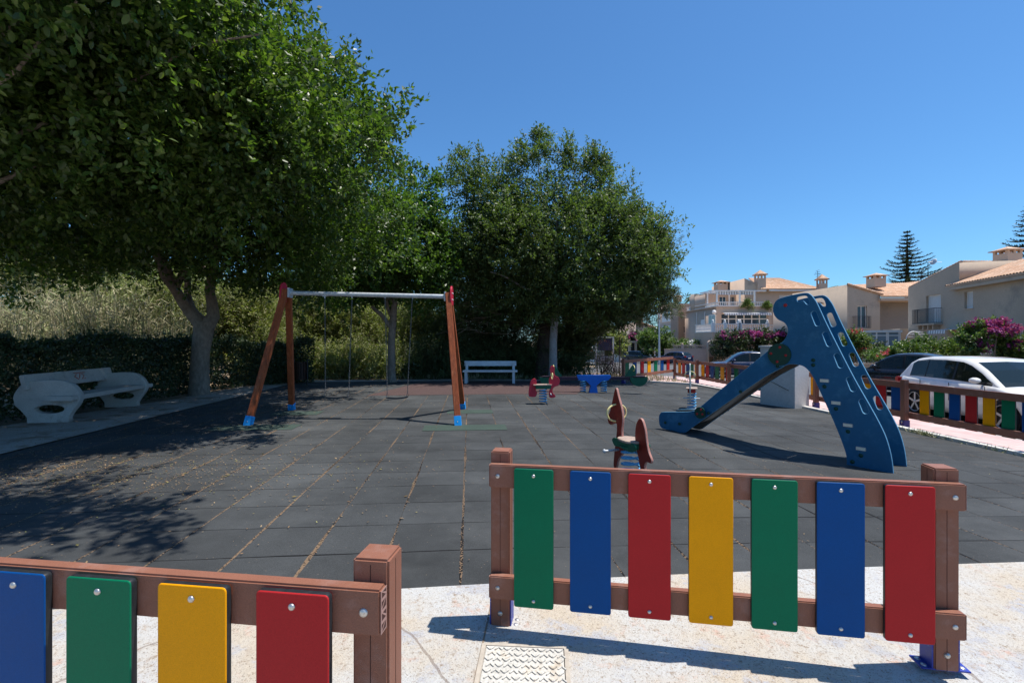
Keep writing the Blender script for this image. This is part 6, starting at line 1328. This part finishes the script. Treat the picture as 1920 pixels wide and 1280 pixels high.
# pergola
zp = PC.sz(1400, y4(300))[1]; mb = MB()
for px in (1347, 1390, 1418): 
    for o in (-.4, -3.6): s = PC.sz(px)[0]; obox(mb, PC, s - .09, s + .09, zt1 + .16, zp, o - .18, o)
obox(mb, PC, PC.sz(1332)[0], PC.sz(1440)[0], zp, zp + .16, -.6, -.4)
obox(mb, PC, PC.sz(1332)[0], PC.sz(1440)[0], zp, zp + .16, -3.8, -3.6)
for i in range(12): s = PC.sz(1332)[0] + i * (PC.sz(1438)[0] - PC.sz(1332)[0]) / 11; obox(mb, PC, s, s + .08, zp + .002, zp + .12, -3.6, -.6)
mb.build('pergola', M['white_paint'], HC)
PB2 = PC.shift(-4); hb = [(1349, 556, 1362, 574), (1365, 556, 1378, 574), (1383, 556, 1396, 574), (1403, 556, 1415, 574)]
ub = wall(HC, PB2, [PB2.sz(1322, 582), PB2.sz(1442, 582), PB2.sz(1442, 552), PB2.sz(1322, 552)], hb, 5, 'wall_pink')
for r_ in hb: window(HC, PB2, r_, 'glass', 2, sill=False)
mb = MB(); s0, s1 = PC.sz(1346)[0], PC.sz(1418)[0]
for i in range(30): a = s0 + (s1 - s0) * i / 30; obox(mb, PC, a, a + (s1 - s0) / 30, zp - .45, zp, -.66, -.63, i % 2)
mb.build('awning_valance', [M['awning'], M['awning_w']], HC)
PB3 = PC.shift(-6.5)
wall(HC, PB3, [PB3.sz(1311, 585), PB3.sz(1346, 585), PB3.sz(1346, 547), PB3.sz(1311, 552)], (), 4, 'wall_taupe', 'upper_wall')
wall(HC, PC.shift(-8), [PC.shift(-8).sz(1302, 590), PC.shift(-8).sz(1311, 590), PC.shift(-8).sz(1311, 551), PC.shift(-8).sz(1302, 551)], (), 1.6, 'wall_taupe', 'chimney_stack')
pc = at(x4(1150), y4(300), 73); chimney(HC, pc, 1.5, 1.4); pc = at(1314 , 552, 75)
# tower
PT = PC.shift(-1.5); hT = [r4(1650, 335, 1760, 385)]
wall(HC, PT, [(PT.sz(1396)[0], GZ), (PT.sz(1542)[0], GZ), PT.sz(1542, 543), PT.sz(1440, 543), PT.sz(1396, 522)], hT, 11, 'wall_pink', 'tower_wall'); window(HC, PT, hT[0], 'shutter', 2)
side = PT.w(PT.sz(1396)[0], 0)
ev = zs_(541, 66.6); e0_ = at(1444, 541.5, 66.6); e1_ = at(1546, 541.5, 66.6); r0_ = at(1428, 521.5, 71.5); r1_ = at(1486, 521.5, 71.5); r0_.z = r1_.z; e0_.z = e1_.z
r1b = Vector((e1_.x - 3.5, r1_.y, r1_.z)); roof(HC, e0_ - Vector((1.2, 0, 0)), e1_, r1b, Vector((e0_.x - .6, r1_.y, r1_.z)))
roof(HC, e1_ + Vector((0, 10, 0)), e1_, r1b, r1b + Vector((0, 3, 0)))
mb = MB(); mb.box(((e0_.x + e1_.x) / 2, 66.75, e0_.z - .22), (e1_.x - e0_.x + .1, .3, .16)); mb.build('gutter', M['white_paint'], HC)
mb = MB(); px_ = at(1396, 522, 67.5); mb.add([(px_.x, 67.45, px_.z - 2.2), (px_.x + 3.4, 67.45, px_.z - 2.2), (px_.x + 3.4, 67.45, px_.z - 1.35), (px_.x, 67.45, px_.z), (px_.x, 68, px_.z), (px_.x + 3.4, 68, px_.z - 1.35)], [(0, 1, 2, 3), (3, 2, 5, 4)]); mb.build('parapet', M['wall_taupe'], HC)
pc = at(1425, 548, 67.6); chimney(HC, (pc.x, pc.y, pc.z), 1.1, 2.7); pc = at(1541, 560, 66); chimney(HC, pc, .95, 2.9)
# lower terrace
PG = PC.shift(6.0); zl = PG.sz(1400, 622.5)[1]; zl2 = PG.sz(1400, 608)[1]; s0, s1 = PG.sz(1336)[0], PG.sz(1480)[0]
mb = MB(); obox(mb, PG, s0, s1, GZ, zl, -5.9, 0); mb.build('terrace_base', M['wall_pink'], HC)
balustrade(HC, PG.w(s0 + .1, zl, -.15), PG.w(PG.sz(1440)[0], zl, -.15), zl2 - zl + .1, gap=.24, posts=(0, .22, .47, .5, 1)); balustrade(HC, PG.w(PG.sz(1441)[0], zl + .25, -.15), PG.w(PG.sz(1480)[0], zl + .25, -.15), (zl2 - zl) * .7, gap=.24)
balustrade(HC, PG.w(s0 + .1, zl, -.15), PG.w(s0 + .1, zl, -5.8), zl2 - zl + .1, gap=.24)
mb = MB(); mb.dome(at(1339, 585, 65.5), (0, 0, 1), .28, .28, 12); mb.dome(at(1339, 585, 65.5), (0, 0, -1), .28, .28, 12); mb.cyl(at(1339, 588, 65.5), at(1343, 592, 66), .04, 6); mb.build('globe_lamp', M['white_paint'], HC)
# plants on the terrace
for (px, py, r_, Y_, lab) in ((1402, 572, 5.5, 65.6, 'yellow-green potted plant spilling over the upper terrace rail'), (1438, 574, 3.5, 65.6, 'dark potted plant at the right end of the upper terrace')):
    p = at(px, py, Y_); t = thing('potted_plant', lab, 'plant', (p.x, p.y, zt1)); crown('foliage', [(p.x, p.y, p.z, r_ / F * Y_, .5, r_ / F * Y_ * 1.3)], 130, 14, .25, .06, M['l_garden'], t, 77, .4, .8, .2)
    mb = MB(); mb.lathe([(0, 0), (.22, 0), (.3, .45), (.27, .45), (0, .4)], (p.x, p.y, zt1 + .16), 10); mb.build('pot', M['tile_roof'], t)
# B: flat-roofed block at the left
XB = at(1258, 600, 78).x; PBk = VPlane((XB, 78), (XB + 1, 78)); HB = thing('apartment_block', 'flat-roofed beige block left of the terraced house, behind the lamp post', 'building', (XB, 78, -2))
hB = []
wall(HB, PBk, [(0, GZ), (PBk.sz(1272)[0], GZ), PBk.sz(1272, y4(398)), (0, PBk.sz(1258, y4(398))[1])], (), 7.2, 'wall_pink')
PBr = PBk.shift(-2.2); hB = [r4(832, 600, 880, 658)]; wall(HB, PBr, [(PBr.sz(1270)[0], GZ), (PBr.sz(1300)[0], GZ), PBr.sz(1300, y4(480)), PBr.sz(1270, y4(480))], hB, 6, 'wall_recess_shade'); window(HB, PBr, hB[0], 'glass', 2)
mb = MB(); s0, zb, s1, zt = rectsz(PBk, r4(745, 400, 930, 482)); obox(mb, PBk, s0 - .1, s1, zb, zt, -2.9, -2.0, 0); obox(mb, PBk, s0 + 2.5, s1 - 1, zb + .6, zt - .8, -1.99, -1.9, 1); mb.build('parapet', [M['wall_pink'], M['white_paint']], HB)
zz = lambda py: zs_(py, 81)
for (pa, pb_) in ((1258 - 1, 1252), (1250, 1243)):
    for (y0_, y1_) in ((y4(515), y4(440)), (y4(660), y4(600))): side_window(HB, XB, ys(pa, XB), ys(pb_, XB), zz(y0_), zz(y1_))
mb = MB(); mb.box((XB - .03, (ys(1257, XB) + ys(1242, XB)) / 2, zz(y4(532))), (.06, ys(1242, XB) - ys(1257, XB), 1.3)); mb.build('balcony_panel', M['white_paint'], HB)
pc = at(1270, 566, 80); chimney(HB, pc, 1.1, 1.0)
# A: low gabled house far left
XA = at(1192, 600, 92).x; PA = VPlane((XA, 92), (XA + 1, 92)); HA = thing('house', 'distant low gabled beige house seen below the pine boughs', 'house', (XA, 92, -2))
wall(HA, PA, [(PA.sz(1192)[0], GZ), (PA.sz(1227)[0], GZ), PA.sz(1227, 614), PA.sz(1210, 608), PA.sz(1192, 604)], (), 16, 'wall_pink')
mb = MB(); a = PA.w(*PA.sz(1191, 603.5), .1); b_ = PA.w(*PA.sz(1228, 614), .1); mb.tube([a, PA.w(*PA.sz(1210, 607.5), .1), b_], .2, 6); mb.build('ridge_tiles', M['tile_roof'], HA)
pc = at(1201, 606, 94); chimney(HA, pc, .8, .9)
HA2 = thing('house', 'far pale house behind the low gabled house, touching the lamp post', 'house', (at(1233, 620, 120).x, 120, -3))
PA2 = VPlane((at(1224, 600, 120).x, 120), (at(1224, 600, 120).x + 1, 120)); wall(HA2, PA2, [(0, -5), (PA2.sz(1246)[0], -5), PA2.sz(1246, 618), PA2.sz(1238, 613), (0, PA2.sz(1224, 619)[1])], (), 6, 'white_paint')
# garden walls, gate, pillar
def gwall(name, label, px0, px1, ytop, Y0, Y1, m='garden_pink', th=.3, bal=None, cap=True):
    a = Vector((at(px0, 640, Y0).x, Y0)); b_ = Vector((at(px1, 640, Y1).x, Y1)); pl = VPlane(a, b_); t = thing(name, label, 'wall', (a.x, a.y, -2)); z0_, z1_ = pl.sz(px0, ytop)[1], pl.sz(px1, ytop)[1]
    plate('wall_body', [(0, GZ), (pl.L, GZ), (pl.L, z1_), (0, z0_)], [], th, pl, M[m], t)
    if cap: mb = MB(); mb.bar(pl.w(-.05, z0_ + .05), pl.w(pl.L + .05, z1_ + .05), th + .1, .08); mb.build('coping', M['wall_pink'], t)
    if bal: balustrade(t, pl.w(pl.sz(bal[0])[0], z0_ + .09), pl.w(pl.sz(bal[1])[0], z0_ + .09), bal[2], gap=.22, m='garden_pink', posts=(.28,))
    return t
gwall('garden_wall', 'salmon garden wall topped with small balusters behind the navy car', 1246, 1326, 655.5, 62, 60, bal=(1262, 1325, .5))
gwall('garden_wall', 'pale garden wall under the purple-topped hedge, behind the slide', 1339, 1480, 676, 58, 54)
gwall('garden_wall', 'long low white wall across the road at the far end of the street', 1010, 1235, 664, 80, 74, m='white_paint')
gwall('garden_wall', 'low wall under the garden hedge beyond the white hatchback', 1600, 2050, 684, 30, 21, m='wall_pink')
a = at(1326, 648, 59.5); b_ = at(1340, 648, 59.5); AG = thing('arched_gateway', 'pale arched garden gateway with dark iron gate beside the hedge', 'gateway', (a.x, a.y, -2)); pl = VPlane(a, b_); w_ = pl.L
zt = H - (638 - CY) / F * 59.5; arc = [(w_ / 2 + w_ * .5 * math.cos(t), zt - w_ * .5 + w_ * .5 * math.sin(t)) for t in [math.pi * k / 12 for k in range(13)]]; arc2 = [(w_ / 2 + w_ * .33 * math.cos(t), zt - w_ * .5 + w_ * .33 * math.sin(t)) for t in [math.pi * k / 12 for k in range(13)]]
plate('arch', [(w_, GZ)] + arc + [(0, GZ), (w_ * .17, GZ)] + arc2[::-1] + [(w_ * .83, GZ)], [], .4, pl, M['wall_pink'], AG)
mb = MB()
for k in range(7): s = w_ * (.2 + .1 * k); mb.bar(pl.w(s, -2.5), pl.w(s, zt - .45 - abs(k - 3) * .05), .03, .03)
obox(mb, pl, w_ * .2, w_ * .8, -2.4, -.6, -.02, .02); mb.build('iron_gate', mat('brown_iron_gate', (.12, .08, .05), .6), AG)
a = at(1186, 650, 70); PI_ = thing('gate_pillar', 'white gate pillar with dark niche below the purple bougainvillea', 'pillar', (a.x, 70, -2)); mb = MB(); ztp = H - (642 - CY) / F * 70; mb.box((a.x - .42, 70, (ztp - 3) / 2), (.28, .5, ztp + 3)); mb.box((a.x + .42, 70, (ztp - 3) / 2), (.28, .5, ztp + 3)); mb.box((a.x, 70, ztp + .1), (1.3, .6, .25)); mb.box((a.x, 70.1, -1.7), (.56, .3, 2.6)); mb.build('frame', M['wall_pink'], PI_)
mb = MB(); mb.box((a.x, 70.12, ztp - .9), (.56, .05, 1.5)); mb.build('niche', M['iron'], PI_)

# hedges, bougainvillea
def bough(name, label, lobes_px, Y, m1, m2, n1_, n2_, seed, cat='bougainvillea', ln=.2, wd=.1, tw=.5, f2=None, base=None):
    lb = []
    for (px, py, rx, ry) in lobes_px: p = at(px, py, Y); lb.append((p.x, Y, p.z, rx / F * Y, min(rx / F * Y, 1.6), ry / F * Y))
    t = thing(name, label, cat, (lb[0][0], Y, zg(lb[0][0], Y)))
    crown('foliage', lb, n1_, 14, ln, wd, M[m1], t, seed, tw, .3, .35, jag=.2)
    if m2:
        l2 = f2 and [(at(px, py, Y).x, Y - .2, at(px, py, Y).z, rx / F * Y, min(rx / F * Y, 1.6), ry / F * Y) for (px, py, rx, ry) in f2] or lb
        crown('blossom', l2, n2_, 12, ln * .8, wd * 1.1, M[m2], t, seed + 1, tw * .8, .3, .75, jag=.25)
    mb = MB()
    for i, l in enumerate(lb): limb(mb, (l[0], Y, zg(l[0], Y) - .3), (l[0] + .2, Y, l[2]), .06, .02, .1, 6, seed * 13 + i, 6)
    mb.build('stem', M['twig'], t); return t
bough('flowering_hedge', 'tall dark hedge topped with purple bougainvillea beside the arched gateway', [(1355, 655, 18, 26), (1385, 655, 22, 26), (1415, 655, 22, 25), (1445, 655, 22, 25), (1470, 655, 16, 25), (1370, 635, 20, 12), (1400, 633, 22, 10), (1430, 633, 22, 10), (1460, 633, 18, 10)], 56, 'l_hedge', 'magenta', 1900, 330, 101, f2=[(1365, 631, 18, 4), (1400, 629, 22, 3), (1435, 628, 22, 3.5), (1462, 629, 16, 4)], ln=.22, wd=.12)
bough('garden_bush', 'dense green bush right of the dark SUV, left of the lamp post', [(1222, 650, 18, 24), (1240, 645, 14, 18), (1215, 635, 14, 14), (1248, 640, 10, 14), (1230, 625, 16, 9)], 66, 'l_garden', None, 900, 0, 103, cat='bush', ln=.25, wd=.13)
bough('flowering_hedge', 'distant dark hedge with a purple bougainvillea clump under the low gabled house', [(1165, 650, 20, 18), (1190, 646, 14, 16), (1200, 640, 12, 14), (1175, 640, 12, 10)], 76, 'l_hedge', 'magenta', 700, 220, 105, f2=[(1195, 637, 14, 9), (1205, 640, 8, 6)], ln=.25, wd=.13)
bough('garden_bush', 'white-flowering low bush behind the salmon garden wall', [(1270, 646, 16, 6), (1290, 646, 14, 5), (1306, 648, 14, 4)], 64, 'l_garden', 'white_paint', 300, 60, 107, cat='bush', f2=[(1282, 645, 14, 4)])
bough('garden_hedge', 'clipped green hedge seen through the slide slots, left of the bushy hedge', [(1560, 658, 40, 18), (1620, 662, 32, 12), (1650, 664, 25, 9)], 34, 'l_hedge', None, 1100, 0, 109, cat='hedge', ln=.12, wd=.06, tw=.3)
bough('flowering_bush', 'bush with red-pink flowers seen through the slide slots', [(1606, 645, 12, 14), (1614, 642, 8, 12), (1600, 634, 9, 9)], 32, 'l_garden', 'pinkflower', 560, 34, 111, cat='bush', f2=[(1620, 645, 16, 10), (1606, 632, 10, 8)], ln=.14, wd=.06, tw=.35)
bough('garden_hedge', 'bushy yellow-green garden hedge with few pink flowers behind the white hatchback', [(1700, 660, 26, 12), (1730, 656, 28, 13), (1765, 657, 26, 12), (1795, 658, 24, 12), (1735, 645, 12, 5), (1780, 666, 40, 10), (1700, 668, 40, 9), (1655, 668, 26, 9)], 27, 'l_garden', 'pinkflower', 1900, 22, 113, cat='hedge', ln=.12, wd=.06, tw=.32)
bough('bougainvillea', 'purple bougainvillea trained over a garden arch at the right edge', [(1816, 645, 14, 18), (1822, 628, 14, 12), (1838, 618, 18, 9), (1862, 618, 18, 10), (1882, 628, 12, 12), (1888, 645, 12, 16), (1895, 660, 20, 12), (1915, 655, 18, 14), (1940, 655, 22, 16)], 24, 'l_garden', 'magenta', 1200, 430, 115, f2=[(1840, 613, 18, 7), (1870, 613, 16, 8), (1886, 630, 9, 14), (1915, 648, 16, 8), (1826, 650, 8, 18), (1940, 648, 18, 9)], ln=.12, wd=.07, tw=.3)
a = at(1855, 640, 25.5); GT = thing('garden_gate', 'white railed garden gate under the bougainvillea arch', 'gate', (a.x, 25.5, -1)); mb = MB()
for k in range(14): x = at(1842 + k * 2.5, 640, 25.5).x; mb.box((x, 25.5, .1), (.03, .03, 1.4))
for z in (-.4, .75): mb.box((at(1858, 640, 25.5).x, 25.5, z), (1.0, .04, .05))
for px in (1841, 1876): mb.box((at(px, 640, 25.5).x, 25.5, .6), (.10, .10, 2.6))
mb.build('bars', M['white_paint'], GT)
# lamp post, antennas, palms, Norfolk pines
p = at(1236, 620, 57); LP = thing('lamp_post', 'tall thin grey lamp post by the road, left of the salmon wall', 'lamp post', (p.x, 57, zg(p.x, 57) - .15)); mb = MB(); mb.tube([(p.x, 57, zg(p.x, 57) - .15), (p.x, 57, 1), (p.x, 57, H + 70 / F * 57)], [.16, .11, .06], 8); mb.build('pole', M['galv'], LP)
mb = MB(); mb.tube([(p.x, 57, H + 70 / F * 57), (p.x - .3, 57, H + 72 / F * 57), (p.x - 1.0, 57, H + 72.5 / F * 57)], .04, 6); mb.box((p.x - 1.1, 57, H + 72.5 / F * 57), (.6, .25, .12)); mb.build('lamp_head', M['galv'], LP)
def antenna(label, px, py0, py1, Y, dish=False):
    a = at(px, py0, Y); b_ = at(px, py1, Y); t = thing('antenna', label, 'antenna', tuple(b_)); mb = MB(); mb.tube([b_ - Vector((0, 0, .3)), a], .03, 6); mb.build('mast', M['iron'], t); mb = MB()
    if dish: 
        c = a + Vector((.4, -.1, .05)); mb.dome(c, (-.9, -.25, .35), .30, .05, 14); mb.tube([a, c], .03, 5); mb.tube([c, c + Vector((.5, -.3, -.1))], .02, 5); mb.build('dish', M['galv'], t)
    else:
        for k, (dz, w_) in enumerate(((0, .5), (-.25, .7), (-.5, .9), (-.8, .5))): mb.tube([a + Vector((-w_ / 2, 0, dz)), a + Vector((w_ / 2, 0, dz + .15))], .022, 5)
        for k in range(6): mb.tube([a + Vector((-.35 + k * .14, -.2, -.45)), a + Vector((-.35 + k * .14, .2, -.45))], .012, 4)
        mb.build('elements', M['iron'], t)
antenna('TV aerial beside the chimney at the right end of the hipped roof', 1533, 508, 535, 66)
antenna('roof mast with satellite dish left of the right house ridge', 1740, 492, 530, 44, True)
antenna('small TV aerial mast next to the Norfolk pine', 1727, 508, 532, 45)
def palm(label, px, py, r_, Y, seed):
    c = at(px, py, Y); t = thing('palm_tree', label, 'palm tree', (c.x, Y, -2)); R_ = r_ / F * Y; rs = np.random.RandomState(seed); cs_, as_, ns_, ls_, ws_ = [], [], [], [], []
    for k in range(34):
        a = rs.rand() * 2 * np.pi; el = rs.uniform(-.3, 1.2); d = np.array([math.cos(a) * math.cos(el), math.sin(a) * math.cos(el), math.sin(el)]); 
        for i in range(22):
            f = i / 22; p = np.array(c) + d * R_ * f + np.array([0, 0, -.75 * R_ * f * f]); tan = d + np.array([0, 0, -1.5 * f]); tan /= np.linalg.norm(tan); sd = np.cross(tan, [0, 0, 1]); sd /= np.linalg.norm(sd) + 1e-6
            for s_ in (-1, 1): cs_.append(p); as_.append(sd * s_ + tan * .6 + np.array([0, 0, -.35])); ns_.append(np.array([0, 0, 1.0]) + tan * .2); ls_.append(R_ * .30 * math.sin(math.pi * (.12 + .85 * f))); ws_.append(R_ * .035)
    link('fronds', leaf_mesh('fronds', np.array(cs_), np.array(as_), np.array(ns_), np.array(ls_), np.array(ws_), M['l_garden']), t)
    mb = MB(); mb.tube([(c.x, Y, -2.5), (c.x + .1, Y, c.z * .5), (c.x, Y, c.z)], [.28, .22, .2], 8); mb.build('trunk', M['bark_dark'], t)
palm('palm crown above the low tiled wing right of the slide top', 1565, 541, 19, 62, 1)
palm('palm crown showing above the flat-roofed block', 1300, 556, 20, 88, 2)
def norfolk(label, px, ytop, ybot, half, Y, seed):
    top = at(px, ytop, Y); x = top.x; zb_ = H - (ybot - CY) / F * Y; Hh = top.z - zb_; W_ = half / F * Y; t = thing('norfolk_pine', label, 'conifer tree', (x, Y, -2)); rs = np.random.RandomState(seed); cs_, as_, ns_, ls_, ws_ = [], [], [], [], []
    mb = MB(); mb.tube([(x, Y, -2.5), (x, Y, zb_), (x, Y, top.z)], [.36, .28, .03], 8); tiers = 16
    for k in range(tiers):
        f = (k + .4) / tiers; zt_ = top.z - Hh * f ** 1.02 * 1.0 - .1; Lb = W_ * (.05 + .95 * f ** .85)
        nb = 6
        for j in range(nb):
            a = 2 * np.pi * (j / nb) + rs.rand() * .5 + k; Lj = Lb * rs.uniform(.6, 1.1) * (.9 + .12 * math.sin(k * 2.3 + j)); d = np.array([math.cos(a), math.sin(a), 0]); sd = np.array([-d[1], d[0], 0]); pts = []
            n = max(6, int(Lj / .17))
            for i in range(n):
                g = (i + .5) / n; p = np.array([x, Y, zt_]) + d * Lj * g + np.array([0, 0, -.10 * Lj * math.sin(g * 2.2) + .22 * Lj * g * g]); pts.append(p)
                for s_ in (-1, 1):
                    for q_ in range(3): cs_.append(p + rs.normal(size=3) * .04); as_.append(d * .55 + sd * s_ * rs.uniform(.3, 1) + np.array([0, 0, rs.uniform(-.1, .55)])); ns_.append(rnd_dir(rs, 1)[0] * .5 + np.array([0, 0, 1])); ls_.append(Lj * .12 * (1.25 - g) + .24); ws_.append(.10)
            mb.tube([tuple(p) for p in pts[::2]] if len(pts) > 3 else [tuple(pts[0]), tuple(pts[-1])], .035, 4)
    mb.build('trunk', M['bark_dark'], t)
    link('crown', leaf_mesh('crown', np.array(cs_), np.array(as_), np.array(ns_), np.array(ls_), np.array(ws_), M['l_araucaria']), t)
norfolk('symmetrical Norfolk pine rising behind the middle house roof', 1701, 432, 545, 62, 66, 4)
norfolk('Norfolk pine cut by the right edge above the right house', 1932, 372, 520, 60, 55, 6)

# ---------------------------------------------------------------- notice boards and wire fence behind the playground
a = at(1134, 640, 24); NB = thing('notice_board', 'dark notice board with red arched print in a grey frame, above the white notice', 'notice board', (a.x, 24, zg(a.x, 24)))
pl = VPlane((a.x, 24), (a.x + 1, 24)); s0, zb, s1, zt = rectsz(pl, (1118, 632.5, 1150, 657)); mb = MB()
for s in (s0, s1): obox(mb, pl, s - .03, s + .03, -1, zt + .02, -.03, .01)
obox(mb, pl, s0 + .02, s1 - .02, zt - .01, zt + .03, -.03, .01); mb.build('frame', M['galv'], NB)
mb = MB(); obox(mb, pl, s0 + .08, s1 - .06, zb, zt - .04, -.025, -.01); mb.build('panel', M['sign_dark'], NB)
mb = MB(); cx = (s0 + s1) / 2
for r_, zc in ((.42, zt - .52), (.34, zt - .50)):
    for k in range(9): t = math.pi * (.16 + .085 * k); mb.bar(pl.w(cx + r_ * math.cos(t), zc + r_ * math.sin(t), 0), pl.w(cx + (r_ - .045) * math.cos(t), zc + (r_ - .045) * math.sin(t), 0), .035, .006)
mb.build('red_print', M['sign_red'], NB)
a = at(1132, 674, 22.5); NW = thing('notice_sign', 'white notice sign with a pictogram and dark lettering under the dark board', 'sign', (a.x, 22.5, zg(a.x, 22.5)))
pl = VPlane((a.x, 22.5), (a.x + 1, 22.5)); s0, zb, s1, zt = rectsz(pl, (1116, 667, 1150, 682.5)); mb = MB(); obox(mb, pl, s0, s1, zb, zt, -.01, .01); mb.build('panel', M['sign_white'], NW)
mb = MB(); obox(mb, pl, s0, s1, zb - .005, zb + .012, .011, .014); obox(mb, pl, s0, s1, zt - .012, zt + .005, .011, .014)
obox(mb, pl, s0 + .17, s0 + .21, zb + .2, zb + .30, .011, .014); obox(mb, pl, s0 + .14, s0 + .18, zb + .12, zb + .2, .011, .014); obox(mb, pl, s0 + .20, s0 + .24, zb + .11, zb + .2, .011, .014); obox(mb, pl, s0 + .05, s0 + .09, zb + .13, zb + .24, .011, .014)
obox(mb, pl, s0 + .28, s1 - .03, zb + .155, zb + .165, .011, .014)
rr_ = random.Random(3); s = s0 + .29
while s < s1 - .05: w_ = rr_.uniform(.012, .026); obox(mb, pl, s, s + w_, zb + .10, zb + .14, .011, .014); s += w_ + .010
mb.build('pictogram', M['sign_ink'], NW)
cu = bpy.data.curves.new('lettering', 'FONT'); cu.body = 'ATENCION'; cu.size = .105; cu.extrude = .002; cu.align_x = 'LEFT'
ob = bpy.data.objects.new('lettering', cu); me = bpy.data.meshes.new_from_object(ob); bpy.data.objects.remove(ob); me.transform(Matrix.Translation(pl.w(s0 + .29, zb + .22, .014)) @ Matrix((pl.u, Vector((0, 0, 1)), pl.n)).transposed().to_4x4()); me.materials.clear(); me.materials.append(M['sign_ink']); link('lettering', me, NW)
mb = MB(); obox(mb, pl, s0 + .08, s0 + .12, -.6, zb, -.04, -.01); mb.build('post', M['iron'], NW)
WF = thing('wire_fence', 'leaning rusty wire fence posts with sagging mesh beside the notice boards', 'fence', (at(1100, 700, 22).x, 22, 0))
ps = []
for px, pyt, dx in ((1094, 640, 2), (1105, 636, -1), (1098, 660, 9), (1162, 632, 0)):
    b_ = gp(px, 716); b_.y = 21.5; b_ = Vector((at(px + dx, 700, 21.5).x, 21.5, -.3)); tp = at(px, pyt, 21.5); mb = MB(); mb.tube([b_, tp], .025, 6); mb.build('post', M['bark_dark'], WF)
mb = MB(); mb.tube([at(1148, 676, 21.4), Vector((at(1126, 705, 21.4).x, 21.4, -.1))], .025, 6); mb.build('brace', M['bark_dark'], WF)
mb = MB(); rs = random.Random(8); xa, xb = at(1084, 0, 21.5).x, at(1165, 0, 21.5).x; n = 30
for i in range(n + 1):
    x = xa + (xb - xa) * i / n
    for d in (-1, 1):
        pts = [(x + d * k * .06 + .02 * math.sin(k + i), 21.5 + .03 * math.sin(i * .7 + k), -.2 + k * .085) for k in range(int(11 + 3 * math.sin(i * .3)))]; mb.tube(pts, .0035, 3, caps=False)
mb.build('mesh', M['iron'], WF)
p = at(1166.5, 690, 22.4); WP = thing('marker_post', 'short white square post at the end of the street fence', 'post', (p.x, 22.4, zg(p.x, 22.4))); mb = MB(); zt = H - (674 - CY) / F * 22.4; mb.box((p.x, 22.4, (zt - .3) / 2), (.11, .11, zt + .3)); mb.build('shaft', M['white_paint'], WP, bev=.008); mb = MB(); mb.box((p.x, 22.4, zt + .02), (.14, .14, .04)); mb.build('cap', M['white_paint'], WP, bev=.01)
TW = thing('creeper', 'bare dark tangled creeper on the wire fence left of the street fence', 'creeper', (at(1150, 690, 21.8).x, 21.8, 0)); mb = MB(); rs = random.Random(11)
for i in range(70):
    x = rs.uniform(1126, 1166); a = at(x, rs.uniform(695, 712), 21.7); b_ = at(x + rs.uniform(-14, 10), rs.uniform(640, 690), 21.7 + rs.uniform(-.3, .3)); limb(mb, a, b_, .013, .004, .22, 6, 700 + i, 4)
mb.build('stem', M['bark_dark'], TW)
pp = at(1150, 690, 21.8); crown('foliage', [(pp.x, 21.8, .35, .45, .3, .5), (pp.x - .4, 21.8, .1, .3, .3, .35)], 120, 9, .05, .03, M['l_hedge'], TW, 3, .25, .3, .2)
